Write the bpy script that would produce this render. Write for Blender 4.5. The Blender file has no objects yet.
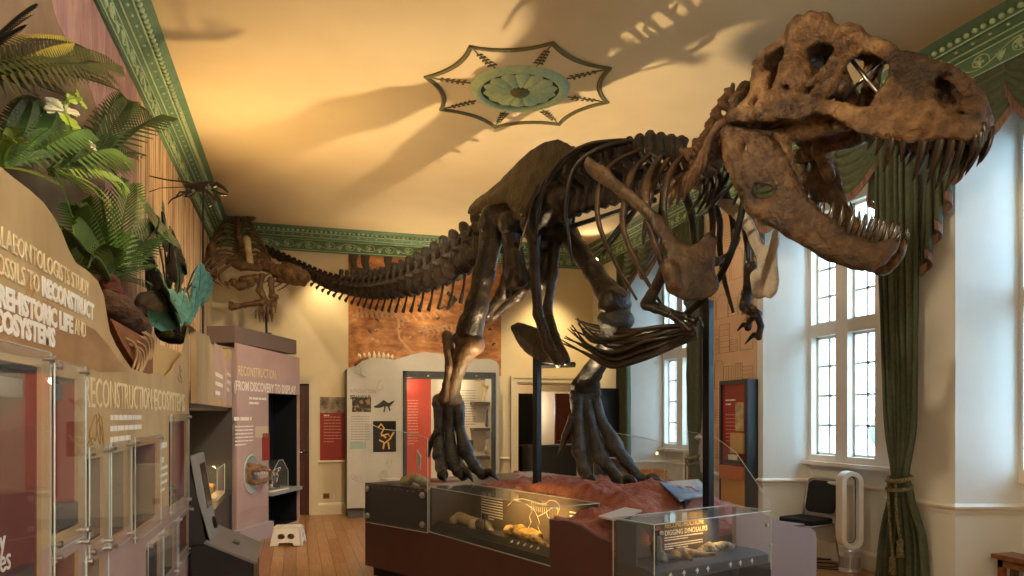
import bpy, bmesh, math, random
import numpy as np
from mathutils import Vector, Matrix
random.seed(7)
RNG = np.random.RandomState(5)
C = bpy.context.scene.collection
SC = bpy.context.scene
R = math.radians

# ------------------------------------------------------------------ viewpoint
EYE, FPX, CXP, HYP = 1.6, 715.0, 512.0, 416.0
YAW = R(16.8)
CAM_F = Vector((math.sin(YAW), math.cos(YAW), 0)); CAM_R = Vector((math.cos(YAW), -math.sin(YAW), 0))
CAM_P = Vector((0, 0, EYE))

def ray(px, py):
    return CAM_F + CAM_R * ((px - CXP) / FPX) + Vector((0, 0, (HYP - py) / FPX))
def atz(px, py, z): return CAM_P + ray(px, py) * z
def onX(px, py, X):
    d = ray(px, py); return CAM_P + d * (X / d.x)
def onY(px, py, Y):
    d = ray(px, py); return CAM_P + d * (Y / d.y)
def onZ(px, py, Z):
    d = ray(px, py); return CAM_P + d * ((Z - EYE) / d.z)

cam_d = bpy.data.cameras.new('camera'); cam = bpy.data.objects.new('camera', cam_d); C.objects.link(cam)
cam.location = CAM_P; cam.rotation_euler = (math.pi / 2, 0, -YAW)
cam_d.sensor_width = 36; cam_d.lens = FPX / 1024 * 36; cam_d.shift_y = (HYP - 288) / 1024
cam_d.clip_start = 0.05; cam_d.clip_end = 200
SC.camera = cam

# ------------------------------------------------------------------ materials
MATS = {}
def _nt(name):
    m = bpy.data.materials.new(name); m.use_nodes = True
    nt = m.node_tree; b = nt.nodes['Principled BSDF']
    return m, nt, b
def rgb(r, g, b):
    f = lambda c: ((c / 255 + 0.055) / 1.055) ** 2.4 if c / 255 > 0.04045 else c / 255 / 12.92
    return (f(r), f(g), f(b), 1)
def mat(name, col, rough=.6, metal=0, col2=None, scale=6, detail=4, bump=0, bscale=None, spec=.5, lo=.35, hi=.65,
        stretch=(1, 1, 1), emit=None, estr=0, coat=0, distort=0, col3=None):
    if name in MATS: return MATS[name]
    m, nt, b = _nt(name)
    b.inputs['Base Color'].default_value = rgb(*col); b.inputs['Roughness'].default_value = rough
    b.inputs['Metallic'].default_value = metal; b.inputs['Specular IOR Level'].default_value = spec
    if coat: b.inputs['Coat Weight'].default_value = coat; b.inputs['Coat Roughness'].default_value = .15
    L = nt.links
    if col2 or bump:
        tc = nt.nodes.new('ShaderNodeTexCoord'); mp = nt.nodes.new('ShaderNodeMapping')
        mp.inputs['Scale'].default_value = stretch; L.new(tc.outputs['Object'], mp.inputs['Vector'])
    if col2:
        n = nt.nodes.new('ShaderNodeTexNoise'); n.inputs['Scale'].default_value = scale; n.inputs['Detail'].default_value = detail
        n.inputs['Distortion'].default_value = distort; n.inputs['Roughness'].default_value = .62
        L.new(mp.outputs[0], n.inputs['Vector'])
        r = nt.nodes.new('ShaderNodeValToRGB'); L.new(n.outputs['Fac'], r.inputs['Fac'])
        r.color_ramp.elements[0].position = lo; r.color_ramp.elements[0].color = rgb(*col)
        r.color_ramp.elements[1].position = hi; r.color_ramp.elements[1].color = rgb(*col2)
        if col3:
            e = r.color_ramp.elements.new(min(.98, hi + .15)); e.color = rgb(*col3)
        L.new(r.outputs[0], b.inputs['Base Color'])
    if bump:
        n2 = nt.nodes.new('ShaderNodeTexNoise'); n2.inputs['Scale'].default_value = bscale or scale * 3; n2.inputs['Detail'].default_value = 6
        L.new(mp.outputs[0], n2.inputs['Vector'])
        bp = nt.nodes.new('ShaderNodeBump'); bp.inputs['Strength'].default_value = min(1, bump); bp.inputs['Distance'].default_value = .02
        L.new(n2.outputs['Fac'], bp.inputs['Height']); L.new(bp.outputs[0], b.inputs['Normal'])
    if emit:
        b.inputs['Emission Color'].default_value = rgb(*emit); b.inputs['Emission Strength'].default_value = estr
    MATS[name] = m; return m
def glass(name, tint=(235, 245, 245), refl=.12, alpha=.06, rough=.02):
    """thin clear sheet: see-through, glossy at grazing angles, a trace of body tint"""
    if name in MATS: return MATS[name]
    m = bpy.data.materials.new(name); m.use_nodes = True; nt = m.node_tree; nt.nodes.clear(); L = nt.links
    out = nt.nodes.new('ShaderNodeOutputMaterial'); tr = nt.nodes.new('ShaderNodeBsdfTransparent'); gl = nt.nodes.new('ShaderNodeBsdfGlossy')
    df = nt.nodes.new('ShaderNodeBsdfDiffuse'); df.inputs['Color'].default_value = rgb(*tint)
    tr.inputs['Color'].default_value = (1, 1, 1, 1); gl.inputs['Roughness'].default_value = rough
    lw = nt.nodes.new('ShaderNodeLayerWeight'); lw.inputs['Blend'].default_value = .5
    pw = nt.nodes.new('ShaderNodeMath'); pw.operation = 'POWER'; pw.inputs[1].default_value = 3.2; L.new(lw.outputs['Facing'], pw.inputs[0])
    mu = nt.nodes.new('ShaderNodeMath'); mu.operation = 'MULTIPLY_ADD'; mu.inputs[1].default_value = refl*4; mu.inputs[2].default_value = refl*.25; mu.use_clamp = True
    L.new(pw.outputs[0], mu.inputs[0])
    m1 = nt.nodes.new('ShaderNodeMixShader'); m1.inputs[0].default_value = alpha
    L.new(tr.outputs[0], m1.inputs[1]); L.new(df.outputs[0], m1.inputs[2])
    m2 = nt.nodes.new('ShaderNodeMixShader'); L.new(mu.outputs[0], m2.inputs[0]); L.new(m1.outputs[0], m2.inputs[1]); L.new(gl.outputs[0], m2.inputs[2])
    L.new(m2.outputs[0], out.inputs[0]); MATS[name] = m; return m
def emitter(name, col, strength):
    if name in MATS: return MATS[name]
    m = bpy.data.materials.new(name); m.use_nodes = True; nt = m.node_tree; nt.nodes.clear()
    out = nt.nodes.new('ShaderNodeOutputMaterial'); e = nt.nodes.new('ShaderNodeEmission')
    e.inputs[0].default_value = rgb(*col); e.inputs[1].default_value = strength
    nt.links.new(e.outputs[0], out.inputs[0]); MATS[name] = m; return m

# ------------------------------------------------------------------ mesh building
class MB:
    def __init__(s): s.v = []; s.f = []; s.m = []; s.k = 0
    def add(s, vs, fs, k=None):
        b = len(s.v); s.v += [tuple(x) for x in vs]; s.f += [tuple(b + i for i in f) for f in fs]; s.m += [s.k if k is None else k] * len(fs); return s
    def box(s, lo, hi, M=None, k=None):
        (x0, y0, z0), (x1, y1, z1) = lo, hi
        vs = [Vector(p) for p in ((x0,y0,z0),(x1,y0,z0),(x1,y1,z0),(x0,y1,z0),(x0,y0,z1),(x1,y0,z1),(x1,y1,z1),(x0,y1,z1))]
        if M is not None: vs = [M @ p for p in vs]
        return s.add(vs, [(0,3,2,1),(4,5,6,7),(0,1,5,4),(1,2,6,5),(2,3,7,6),(3,0,4,7)], k)
    def cbox(s, c, d, M=None, k=None):
        return s.box([c[i]-d[i]/2 for i in range(3)], [c[i]+d[i]/2 for i in range(3)], M, k)
    def prism(s, poly, vec, k=None):
        """poly: list of 3d points (planar), extruded by vec"""
        n = len(poly); vec = Vector(vec); P = [Vector(p) for p in poly]
        return s.add(P + [p + vec for p in P], [tuple(range(n))[::-1], tuple(range(n, 2*n))] + [(i, (i+1) % n, n+(i+1) % n, n+i) for i in range(n)], k)
    def tube(s, pts, r, seg=8, flat=1.0, k=None, up=None, closed=False, cap=True):
        P = [Vector(p) for p in pts]; n = len(P)
        rs = list(r) if hasattr(r, '__len__') else [r] * n
        vs = []; prev = None
        for i in range(n):
            if closed: t = P[(i+1) % n] - P[i-1]
            else: t = P[min(i+1, n-1)] - P[max(i-1, 0)]
            if t.length < 1e-9: t = Vector((0,0,1))
            t.normalize()
            if prev is None:
                a = Vector(up) if up is not None else (Vector((0,0,1)) if abs(t.z) < .9 else Vector((1,0,0)))
            else: a = prev
            a = a - t * a.dot(t)
            if a.length < 1e-6: a = t.orthogonal()
            a.normalize(); prev = a; b = t.cross(a)
            for j in range(seg):
                w = 2*math.pi*j/seg
                vs.append(P[i] + a*(math.cos(w)*rs[i]) + b*(math.sin(w)*rs[i]*flat))
        fs = []
        for i in range(n if closed else n-1):
            i2 = (i+1) % n
            for j in range(seg): fs.append((i*seg+j, i*seg+(j+1) % seg, i2*seg+(j+1) % seg, i2*seg+j))
        if not closed and cap:
            fs.append(tuple(range(seg))[::-1]); fs.append(tuple((n-1)*seg+j for j in range(seg)))
        return s.add(vs, fs, k)
    def lathe(s, prof, c=(0,0,0), seg=20, M=None, k=None, caps=True):
        vs = []; n = len(prof)
        for (r, z) in prof:
            for j in range(seg):
                w = 2*math.pi*j/seg; p = Vector((r*math.cos(w), r*math.sin(w), z))
                vs.append((M @ p if M is not None else p) + Vector(c))
        fs = [(i*seg+j, i*seg+(j+1) % seg, (i+1)*seg+(j+1) % seg, (i+1)*seg+j) for i in range(n-1) for j in range(seg)]
        if caps: fs += [tuple(range(seg))[::-1], tuple((n-1)*seg+j for j in range(seg))]
        return s.add(vs, fs, k)
    def ball(s, c, r, seg=12, rings=8, k=None, M=None):
        r = Vector(r) if hasattr(r, '__len__') else Vector((r, r, r)); c = Vector(c)
        vs = []; fs = []
        for i in range(1, rings):
            a = math.pi*i/rings
            for j in range(seg):
                w = 2*math.pi*j/seg; p = Vector((r.x*math.sin(a)*math.cos(w), r.y*math.sin(a)*math.sin(w), r.z*math.cos(a)))
                vs.append(c + (M @ p if M is not None else p))
        t = len(vs); top = Vector((0,0,r.z)); bot = Vector((0,0,-r.z))
        vs += [c + (M @ top if M is not None else top), c + (M @ bot if M is not None else bot)]
        for i in range(rings-2):
            for j in range(seg): fs.append((i*seg+j, (i+1)*seg+j, (i+1)*seg+(j+1) % seg, i*seg+(j+1) % seg))
        for j in range(seg):
            fs.append((t, j, (j+1) % seg)); fs.append((t+1, (rings-2)*seg+(j+1) % seg, (rings-2)*seg+j))
        return s.add(vs, fs, k)
    def build(s, name, mats, parent=None, smooth=False, bevel=0, M=None):
        me = bpy.data.meshes.new(name); vs = s.v if M is None else [tuple(M @ Vector(p)) for p in s.v]
        me.from_pydata(vs, [], s.f); 
        ms = mats if isinstance(mats, (list, tuple)) else [mats]
        for m in ms: me.materials.append(m)
        if len(ms) > 1: me.polygons.foreach_set('material_index', s.m)
        bm = bmesh.new(); bm.from_mesh(me); bmesh.ops.recalc_face_normals(bm, faces=bm.faces)
        if bevel:
            es = [e for e in bm.edges if len(e.link_faces) == 2 and e.calc_face_angle(0) > .6]
            bmesh.ops.bevel(bm, geom=es, offset=bevel, segments=2, affect='EDGES', profile=.5, clamp_overlap=True)
        bm.to_mesh(me); bm.free()
        if smooth: me.polygons.foreach_set('use_smooth', [True] * len(me.polygons))
        me.update()
        return link(name, me, parent)

def link(name, me, parent=None):
    o = bpy.data.objects.new(name, me); C.objects.link(o)
    if parent is not None: o.parent = parent
    return o
def tag(o, label=None, cat=None, group=None, kind=None):
    if label: o['label'] = label
    if cat: o['category'] = cat
    if group: o['group'] = group
    if kind: o['kind'] = kind
    return o
def thing(name, label, cat, loc=(0,0,0), rz=0, group=None):
    o = bpy.data.objects.new(name, None); C.objects.link(o); o.location = loc; o.rotation_euler = (0, 0, rz)
    o.empty_display_size = .1
    return tag(o, label, cat, group)
def struct(o): o['kind'] = 'structure'; return o
def copy_tree(o, parent=None):
    c = o.copy(); C.objects.link(c)
    if parent is not None: c.parent = parent
    for ch in list(o.children): copy_tree(ch, c)
    return c

def plate(outer, holes, depth, bevel=0):
    """2D outline with holes -> solid MB-like mesh data in XY, z 0..depth"""
    from mathutils.geometry import delaunay_2d_cdt
    polys = [list(outer)] + [list(h) for h in holes]; V = []; E = []
    for poly in polys:
        b0 = len(V); n = len(poly); V += [Vector((p[0], p[1])) for p in poly]; E += [(b0+i, b0+(i+1) % n) for i in range(n)]
    ov, oe, of, *_ = delaunay_2d_cdt(V, E, [], 0, 1e-6)
    def inside(p, poly):
        c = False
        for i in range(len(poly)):
            (x1, y1), (x2, y2) = poly[i][:2], poly[i-1][:2]
            if (y1 > p[1]) != (y2 > p[1]) and p[0] < (x2-x1)*(p[1]-y1)/(y2-y1)+x1: c = not c
        return c
    tri = []
    for f in of:
        c = sum((ov[i] for i in f), Vector((0, 0)))/len(f)
        if inside(c, polys[0]) and not any(inside(c, h) for h in polys[1:]): tri.append(tuple(f))
    n = len(ov); vs = [(p.x, p.y, 0) for p in ov] + [(p.x, p.y, depth) for p in ov]; fs = [tuple(t[::-1]) for t in tri] + [tuple(n+i for i in t) for t in tri]
    cnt = {}
    for t in tri:
        for i in range(len(t)):
            e = (t[i], t[(i+1) % len(t)]); k = (min(e), max(e)); cnt.setdefault(k, []).append(e)
    for k, l in cnt.items():
        if len(l) == 1: i, j = l[0]; fs.append((i, j, n+j, n+i))
    return vs, fs
def plate_obj(name, outer, holes, depth, mats, M, parent=None, bevel=0):
    vs, fs = plate(outer, holes, depth, bevel); mb = MB(); mb.add([M @ Vector(v) for v in vs], fs)
    return mb.build(name, mats, parent)

def frame(o, x, y, z=None):
    """4x4 matrix from origin and axis vectors"""
    x = Vector(x); y = Vector(y); z = Vector(z) if z is not None else x.cross(y)
    M = Matrix.Identity(4)
    for i in range(3): M[i][0] = x[i]; M[i][1] = y[i]; M[i][2] = z[i]; M[i][3] = o[i]
    return M
FONT_W = {}
def text(name, s, size, M, m, parent=None, align='LEFT', bold=0.0, sx=1.0, depth=.0015, spacing=1.0, fit=None):
    cu = bpy.data.curves.new('tmp', 'FONT'); cu.body = s; cu.size = size; cu.align_x = align; cu.extrude = depth; cu.offset = bold
    cu.space_character = spacing; cu.space_line = .95; cu.resolution_u = 2
    ob = bpy.data.objects.new('tmp', cu); C.objects.link(ob)
    dg = bpy.context.evaluated_depsgraph_get(); dg.update()
    me = bpy.data.meshes.new_from_object(ob.evaluated_get(dg))
    bpy.data.objects.remove(ob); bpy.data.curves.remove(cu)
    if fit and len(me.vertices):
        xs = [v.co.x for v in me.vertices]; sx = fit / max(1e-6, max(xs) - min(xs))
    for v in me.vertices: v.co = M @ Vector((v.co.x*sx, v.co.y, v.co.z + depth))
    me.materials.clear(); me.materials.append(m); me.name = name
    return link(name, me, parent)
def text_lines(name, M, w, n, lh, th, m, parent=None, seed=0, fill=.9, depth=.0012):
    """small unreadable print: rows of word-length dashes"""
    rnd = random.Random(seed); mb = MB()
    for i in range(n):
        x = 0; end = w * (fill if i < n-1 else fill*.6)
        while x < end:
            l = min(end - x, rnd.uniform(.6, 2.2)*th*2.4)
            if l > th*.4: mb.box((x, -i*lh - th, 0), (x + l, -i*lh, depth), M)
            x += l + th*.55
    return mb.build(name, m, parent)

# ------------------------------------------------------------------ implicit surfaces (bones, rocks)
_H = np.random.RandomState(11).rand(32, 32, 32).astype(np.float32)
def vnoise(P, f):
    q = P * f + 100; i = np.floor(q).astype(np.int32); t = (q - i).astype(np.float32); t = t*t*(3-2*t); i &= 31; j = (i+1) & 31
    x0, y0, z0 = i[..., 0], i[..., 1], i[..., 2]; x1, y1, z1 = j[..., 0], j[..., 1], j[..., 2]
    tx, ty, tz = t[..., 0], t[..., 1], t[..., 2]
    a = _H[x0,y0,z0]*(1-tx)+_H[x1,y0,z0]*tx; b = _H[x0,y1,z0]*(1-tx)+_H[x1,y1,z0]*tx
    c = _H[x0,y0,z1]*(1-tx)+_H[x1,y0,z1]*tx; d = _H[x0,y1,z1]*(1-tx)+_H[x1,y1,z1]*tx
    return (a*(1-ty)+b*ty)*(1-tz)+(c*(1-ty)+d*ty)*tz - .5
def smin(a, b, k):
    if k <= 0: return np.minimum(a, b)
    h = np.clip(.5 + .5*(b-a)/k, 0, 1); return b*(1-h)+a*h - k*h*(1-h)
def smax(a, b, k): return -smin(-a, -b, k)
def sd_cone(P, a, b, ra, rb, sq=None):
    """tapered capsule; sq scales distances per axis (flattening)"""
    a = np.array(a, np.float32); b = np.array(b, np.float32); ba = b - a
    t = np.clip(((P - a) @ ba) / max(1e-9, ba @ ba), 0, 1)
    d = P - a - t[..., None]*ba
    if sq is not None: d = d * np.array(sq, np.float32)
    return np.sqrt((d*d).sum(-1)) - (ra + t*(rb-ra))
def sd_ell(P, c, r):
    r = np.array(r, np.float32); q = (P - np.array(c, np.float32)) / r
    return (np.sqrt((q*q).sum(-1)) - 1) * r.min()
def sd_poly(X, Y, poly):
    v = np.array(poly, np.float32); d = np.full(X.shape, 1e9, np.float32); s = np.ones(X.shape, np.float32); n = len(v)
    for i in range(n):
        a = v[i]; b = v[i-1]; e = b - a; wx = X - a[0]; wy = Y - a[1]
        t = np.clip((wx*e[0]+wy*e[1])/max(1e-9, e@e), 0, 1); dx = wx - e[0]*t; dy = wy - e[1]*t
        d = np.minimum(d, dx*dx+dy*dy)
        c1 = Y >= a[1]; c2 = Y < b[1]; c3 = e[0]*wy > e[1]*wx
        flip = (c1 & c2 & c3) | (~c1 & ~c2 & ~c3); s = np.where(flip, -s, s)
    return s*np.sqrt(d)
def nets(fn, lo, hi, res):
    """naive surface nets; fn takes (...,3) float32 points -> distance"""
    lo = np.array(lo, np.float32) - 2*res; hi = np.array(hi, np.float32) + 2*res
    n = np.maximum(4, np.ceil((hi-lo)/res).astype(int)+1)
    ax = [lo[i] + res*np.arange(n[i], dtype=np.float32) for i in range(3)]
    P = np.stack(np.meshgrid(*ax, indexing='ij'), -1); V = fn(P).astype(np.float32)
    V[0]=V[-1]=1; V[:,0]=V[:,-1]=1; V[:,:,0]=V[:,:,-1]=1
    S = V < 0
    cn = n - 1; acc = np.zeros(tuple(cn)+(3,), np.float32); cnt = np.zeros(tuple(cn), np.float32)
    def corner(A, d): return A[d[0]:d[0]+cn[0], d[1]:d[1]+cn[1], d[2]:d[2]+cn[2]]
    cs = [(i, j, k) for i in (0,1) for j in (0,1) for k in (0,1)]
    for c in cs:
        for a in range(3):
            if c[a] == 0:
                d = list(c); d[a] = 1
                v0 = corner(V, c); v1 = corner(V, d); x = corner(S, c) != corner(S, d)
                den = np.where(x, v0 - v1, 1); t = np.where(x, v0/den, 0)
                for q in range(3): acc[..., q] += np.where(x, (t if q == a else c[q]), 0)
                cnt += x
    act = cnt > 0; idx = -np.ones(tuple(cn), np.int64); idx[act] = np.arange(act.sum())
    base = np.argwhere(act).astype(np.float32); pos = lo + res*(base + acc[act]/cnt[act][:, None])
    quads = []
    for a in range(3):
        b, c = (a+1) % 3, (a+2) % 3
        sl0 = [slice(None)]*3; sl1 = [slice(None)]*3; sl0[a] = slice(0, -1); sl1[a] = slice(1, None)
        x = S[tuple(sl0)] != S[tuple(sl1)]; e = np.argwhere(x)
        ok = (e[:, b] > 0) & (e[:, c] > 0) & (e[:, b] < n[b]-1) & (e[:, c] < n[c]-1); e = e[ok]
        ins = S[tuple(e.T)]
        def g(db, dc):
            q = e.copy(); q[:, b] += db; q[:, c] += dc; return idx[tuple(q.T)]
        Q = np.stack([g(-1,-1), g(0,-1), g(0,0), g(-1,0)], -1)
        Q[~ins] = Q[~ins][:, ::-1]; quads.append(Q)
    return pos, np.concatenate(quads)
def sdf_mesh(name, fn, lo, hi, res):
    pos, q = nets(fn, lo, hi, res)
    me = bpy.data.meshes.new(name); me.from_pydata(pos.tolist(), [], q.tolist())
    me.polygons.foreach_set('use_smooth', [True]*len(me.polygons)); me.update(); return me
def chain_fn(chains, k=.02, nz=0, nf=18, extra=None):
    """chains: list of lists of (point, radius); smooth union + surface noise"""
    def fn(P):
        d = None
        for ch in chains:
            if len(ch) == 1: ch = [ch[0], ch[0]]
            for (a, ra), (b, rb) in zip(ch[:-1], ch[1:]):
                e = sd_cone(P, a, b, ra, rb); d = e if d is None else smin(d, e, k)
        if extra is not None:
            e = extra(P); d = e if d is None else smin(d, e, k)
        if nz: d = d + nz*(vnoise(P, nf) + .5*vnoise(P, nf*2.3))
        return d
    return fn
def bone(name, chains, m, parent, k=.02, nz=.006, nf=18, res=None, extra=None, ext=None):
    pts = [p for ch in chains for p, r in ch]; rm = max(r for ch in chains for p, r in ch) if pts else 0
    A = np.array([tuple(p) for p in pts], np.float32) if pts else np.zeros((0, 3))
    if ext is not None: A = np.concatenate([A, np.array(ext, np.float32)])
    lo = A.min(0) - rm*1.1; hi = A.max(0) + rm*1.1
    if res is None: res = max(.006, (np.prod(hi-lo)/250000)**(1/3))
    chains = [[(tuple(p), r) for p, r in ch] for ch in chains]
    me = sdf_mesh(name, chain_fn(chains, k, nz, nf, extra), lo, hi, res); me.materials.append(m)
    return link(name, me, parent)
def spline(pts, n=8):
    """Catmull-Rom through points -> dense list"""
    P = [Vector(p) for p in pts]; P = [P[0]*2-P[1]] + P + [P[-1]*2-P[-2]]; out = []
    for i in range(1, len(P)-2):
        for j in range(n):
            t = j/n; a, b, c, d = P[i-1], P[i], P[i+1], P[i+2]
            out.append(.5*((2*b)+(c-a)*t+(2*a-5*b+4*c-d)*t*t+(3*b-a-3*c+d)*t**3))
    out.append(P[-2]); return out
def lerp_list(vals, n):
    return list(np.interp(np.linspace(0, 1, n), np.linspace(0, 1, len(vals)), vals))
# ------------------------------------------------------------------ palette
M_WALL = mat('cream_wall_paint', (230, 217, 184), .75, col2=(222, 208, 174), scale=1.2, bump=.05, bscale=60)
M_WALLR = mat('pale_wall_paint', (226, 227, 224), .7, col2=(219, 220, 216), scale=1.1, bump=.05, bscale=60)
M_CEIL = mat('ceiling_plaster', (224, 205, 168), .8, col2=(212, 190, 152), scale=.5, bump=.04, bscale=40)
M_TRIM = mat('cream_trim_paint', (228, 218, 192), .5)
M_TRIMR = mat('white_trim_paint', (232, 227, 216), .5)
M_GREEN = mat('green_plaster', (90, 122, 96), .65, col2=(102, 134, 106), scale=9)
M_GREENL = mat('pale_green_relief', (186, 206, 168), .6, col2=(164, 188, 148), scale=20)
M_BLACK = mat('black_metal', (20, 20, 22), .4, metal=.3)
M_STEEL = mat('steel', (190, 190, 192), .28, metal=1)
M_CHROME = mat('chrome', (225, 225, 228), .12, metal=1)
M_DARK = mat('dark_grey_laminate', (44, 46, 52), .45)
M_GREY = mat('grey_laminate', (150, 156, 164), .45)
M_MIDGREY = mat('mid_grey_laminate', (92, 94, 98), .5)
M_WHITEP = mat('white_plastic', (235, 233, 228), .45)
M_PRINT = mat('white_print', (244, 242, 234), .7)
M_PRINTD = mat('dark_print', (58, 54, 52), .7)
M_PERSPEX = glass('clear_perspex', refl=.075, alpha=.03)
M_PANE = glass('window_glass', (225, 240, 250), refl=.10, alpha=.05)
M_EDGE = mat('perspex_edge', (205, 222, 220), .25, spec=.8)
M_WOODDOOR = mat('dark_red_wood', (88, 38, 22), .45, col2=(66, 27, 16), scale=3, stretch=(8, 8, .6), bump=.06)

def floor_material():
    m, nt, b = _nt('oak_floor'); L = nt.links
    tc = nt.nodes.new('ShaderNodeTexCoord'); mp = nt.nodes.new('ShaderNodeMapping'); L.new(tc.outputs['Object'], mp.inputs[0])
    mp.inputs['Rotation'].default_value = (0, 0, math.pi/2)
    br = nt.nodes.new('ShaderNodeTexBrick'); L.new(mp.outputs[0], br.inputs[0])
    br.inputs['Scale'].default_value = 1; br.inputs['Brick Width'].default_value = 1.6; br.inputs['Row Height'].default_value = .13
    br.inputs['Mortar Size'].default_value = .003; br.inputs['Color1'].default_value = rgb(196, 148, 98); br.inputs['Color2'].default_value = rgb(170, 120, 74)
    br.inputs['Mortar'].default_value = rgb(70, 40, 20); br.offset = .37
    n = nt.nodes.new('ShaderNodeTexNoise'); mp2 = nt.nodes.new('ShaderNodeMapping'); L.new(tc.outputs['Object'], mp2.inputs[0])
    mp2.inputs['Scale'].default_value = (18, 1.2, 1); L.new(mp2.outputs[0], n.inputs[0]); n.inputs['Scale'].default_value = 2.5; n.inputs['Detail'].default_value = 6
    mx = nt.nodes.new('ShaderNodeMix'); mx.data_type = 'RGBA'; mx.blend_type = 'MULTIPLY'; mx.inputs[0].default_value = .55
    rp = nt.nodes.new('ShaderNodeValToRGB'); rp.color_ramp.elements[0].position = .3; rp.color_ramp.elements[0].color = (.45, .4, .36, 1); rp.color_ramp.elements[1].position = .7
    L.new(n.outputs['Fac'], rp.inputs[0]); L.new(br.outputs['Color'], mx.inputs[6]); L.new(rp.outputs[0], mx.inputs[7]); L.new(mx.outputs[2], b.inputs['Base Color'])
    b.inputs['Roughness'].default_value = .32
    return m

XL, XR, YB, ZC, ZCOR = -1.25, 5.15, 12.0, 4.6, 4.25
YREAR = -2.2
XW = 5.7                                   # window plane of the right wall
floor = struct(MB().box((XL-.3, YREAR-.2, -.1), (6.4, 17, 0)).build('floor', floor_material()))
ceiling = struct(MB().box((XL-.3, YREAR-.2, ZC), (6.4, YB+.2, ZC+.15)).build('ceiling', M_CEIL))
struct(MB().box((XL-.2, YREAR, 0), (XL, YB+.2, ZC)).build('wall_left', M_WALL))
struct(MB().box((XL-.2, YREAR-.2, 0), (6.0, YREAR, ZC)).build('wall_rear', M_WALL))
# back wall with a door recess at the left and a wide doorway at the right
DW0, DW1, DWH = 3.73, 4.92, 2.16
DL0, DL1, DLH = -.72, .2, 2.12
mb = MB()
mb.box((XL, YB, 0), (DL0, YB+.2, ZC)); mb.box((DL0, YB, DLH), (DL1, YB+.2, ZC)); mb.box((DL1, YB, 0), (DW0, YB+.2, ZC))
mb.box((DW0, YB, DWH), (DW1, YB+.2, ZC)); mb.box((DW1, YB, 0), (XR+.4, YB+.2, ZC)); mb.box((DL0, YB+.16, 0), (DL1, YB+.2, DLH))
struct(mb.build('wall_back', M_WALL))
# right wall: piers, deep window bays with splayed jambs, wall under and over the windows
BAYS = [(8.6, 10.5), (5.2, 7.05), (2.7, 4.54), (-.6, 1.25)]
SPL = .2
LIGHT = [(-.75, -.37), (-.19, .19), (.37, .75)]  # three lights about the bay centre
WZ0, WZT0, WZT1, WZ1 = 1.1, 2.5, 2.64, 3.95
mb = MB()
edges = [YB+.2] + [e for b in BAYS for e in (b[1], b[0])] + [YREAR]
for i in range(0, len(edges), 2):
    y1, y0 = edges[i], edges[i+1]
    p1 = y1 + (SPL if i > 0 else 0); p0 = y0 - (SPL if i < len(edges)-2 else 0)
    mb.prism([(XR, y0, 0), (XR, y1, 0), (XW+.25, p1, 0), (XW+.25, p0, 0)], (0, 0, ZC))
for (y0, y1) in BAYS:
    c = (y0+y1)/2
    mb.box((XW, y0+.02, 0), (XW+.25, y1-.02, WZ0)); mb.box((XR, y0, ZCOR), (XW+.25, y1, ZC)); mb.box((XW, y0+.02, WZ1), (XW+.25, y1-.02, ZCOR))
    mb.box((XW, y0+.02, WZ0), (XW+.25, c-.79, WZ1)); mb.box((XW, c+.79, WZ0), (XW+.25, y1-.02, WZ1))
struct(mb.build('wall_right', M_WALLR))
for n, (y0, y1) in enumerate(BAYS):
    c = (y0+y1)/2; fr = MB(); x0, x1 = XW-.03, XW+.13
    fr.box((x0, c-.84, WZ0), (x1, c-.75, WZ1)); fr.box((x0, c+.75, WZ0), (x1, c+.84, WZ1))
    for a, b in ((-.37, -.19), (.19, .37)): fr.box((x0, c+a, WZ0), (x1, c+b, WZ1))
    fr.box((x0-.004, c-.845, WZ0-.02), (x1-.004, c+.845, WZ0+.06)); fr.box((x0+.004, c-.845, WZT0), (x1+.004, c+.845, WZT1)); fr.box((x0-.004, c-.845, WZ1-.06), (x1-.004, c+.845, WZ1+.05))
    fr.box((XW-(.11 if n < 2 else .035), y0+SPL*.62, WZ0-.05), (XW+.1, y1-SPL*.62, WZ0-.01))
    w = struct(fr.build('window_%d' % (n+1), M_TRIMR))
    bars = MB(); sash = MB()
    for (a, b) in LIGHT:
        for (z0, z1, rows) in ((WZ0+.06, WZT0, 4), (WZT1, WZ1-.06, 4)):
            s = .028
            sash.box((XW+.05, c+a, z0), (XW+.09, c+a+s, z1)); sash.box((XW+.05, c+b-s, z0), (XW+.09, c+b, z1))
            sash.box((XW+.05, c+a, z0), (XW+.09, c+b, z0+s)); sash.box((XW+.05, c+a, z1-s), (XW+.09, c+b, z1))
            bars.box((XW+.06, c+(a+b)/2-.012, z0), (XW+.08, c+(a+b)/2+.012, z1))
            for r in range(1, rows):
                z = z0+(z1-z0)*r/rows; bars.box((XW+.06, c+a, z-.012), (XW+.08, c+b, z+.012))
    sash.build('window_sash', M_TRIMR, w); bars.build('glazing_bars', M_TRIMR, w)
    MB().box((XW+.068, c-.75, WZ0+.05), (XW+.072, c+.75, WZ1-.05)).build('window_pane', M_PANE, w)

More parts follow.
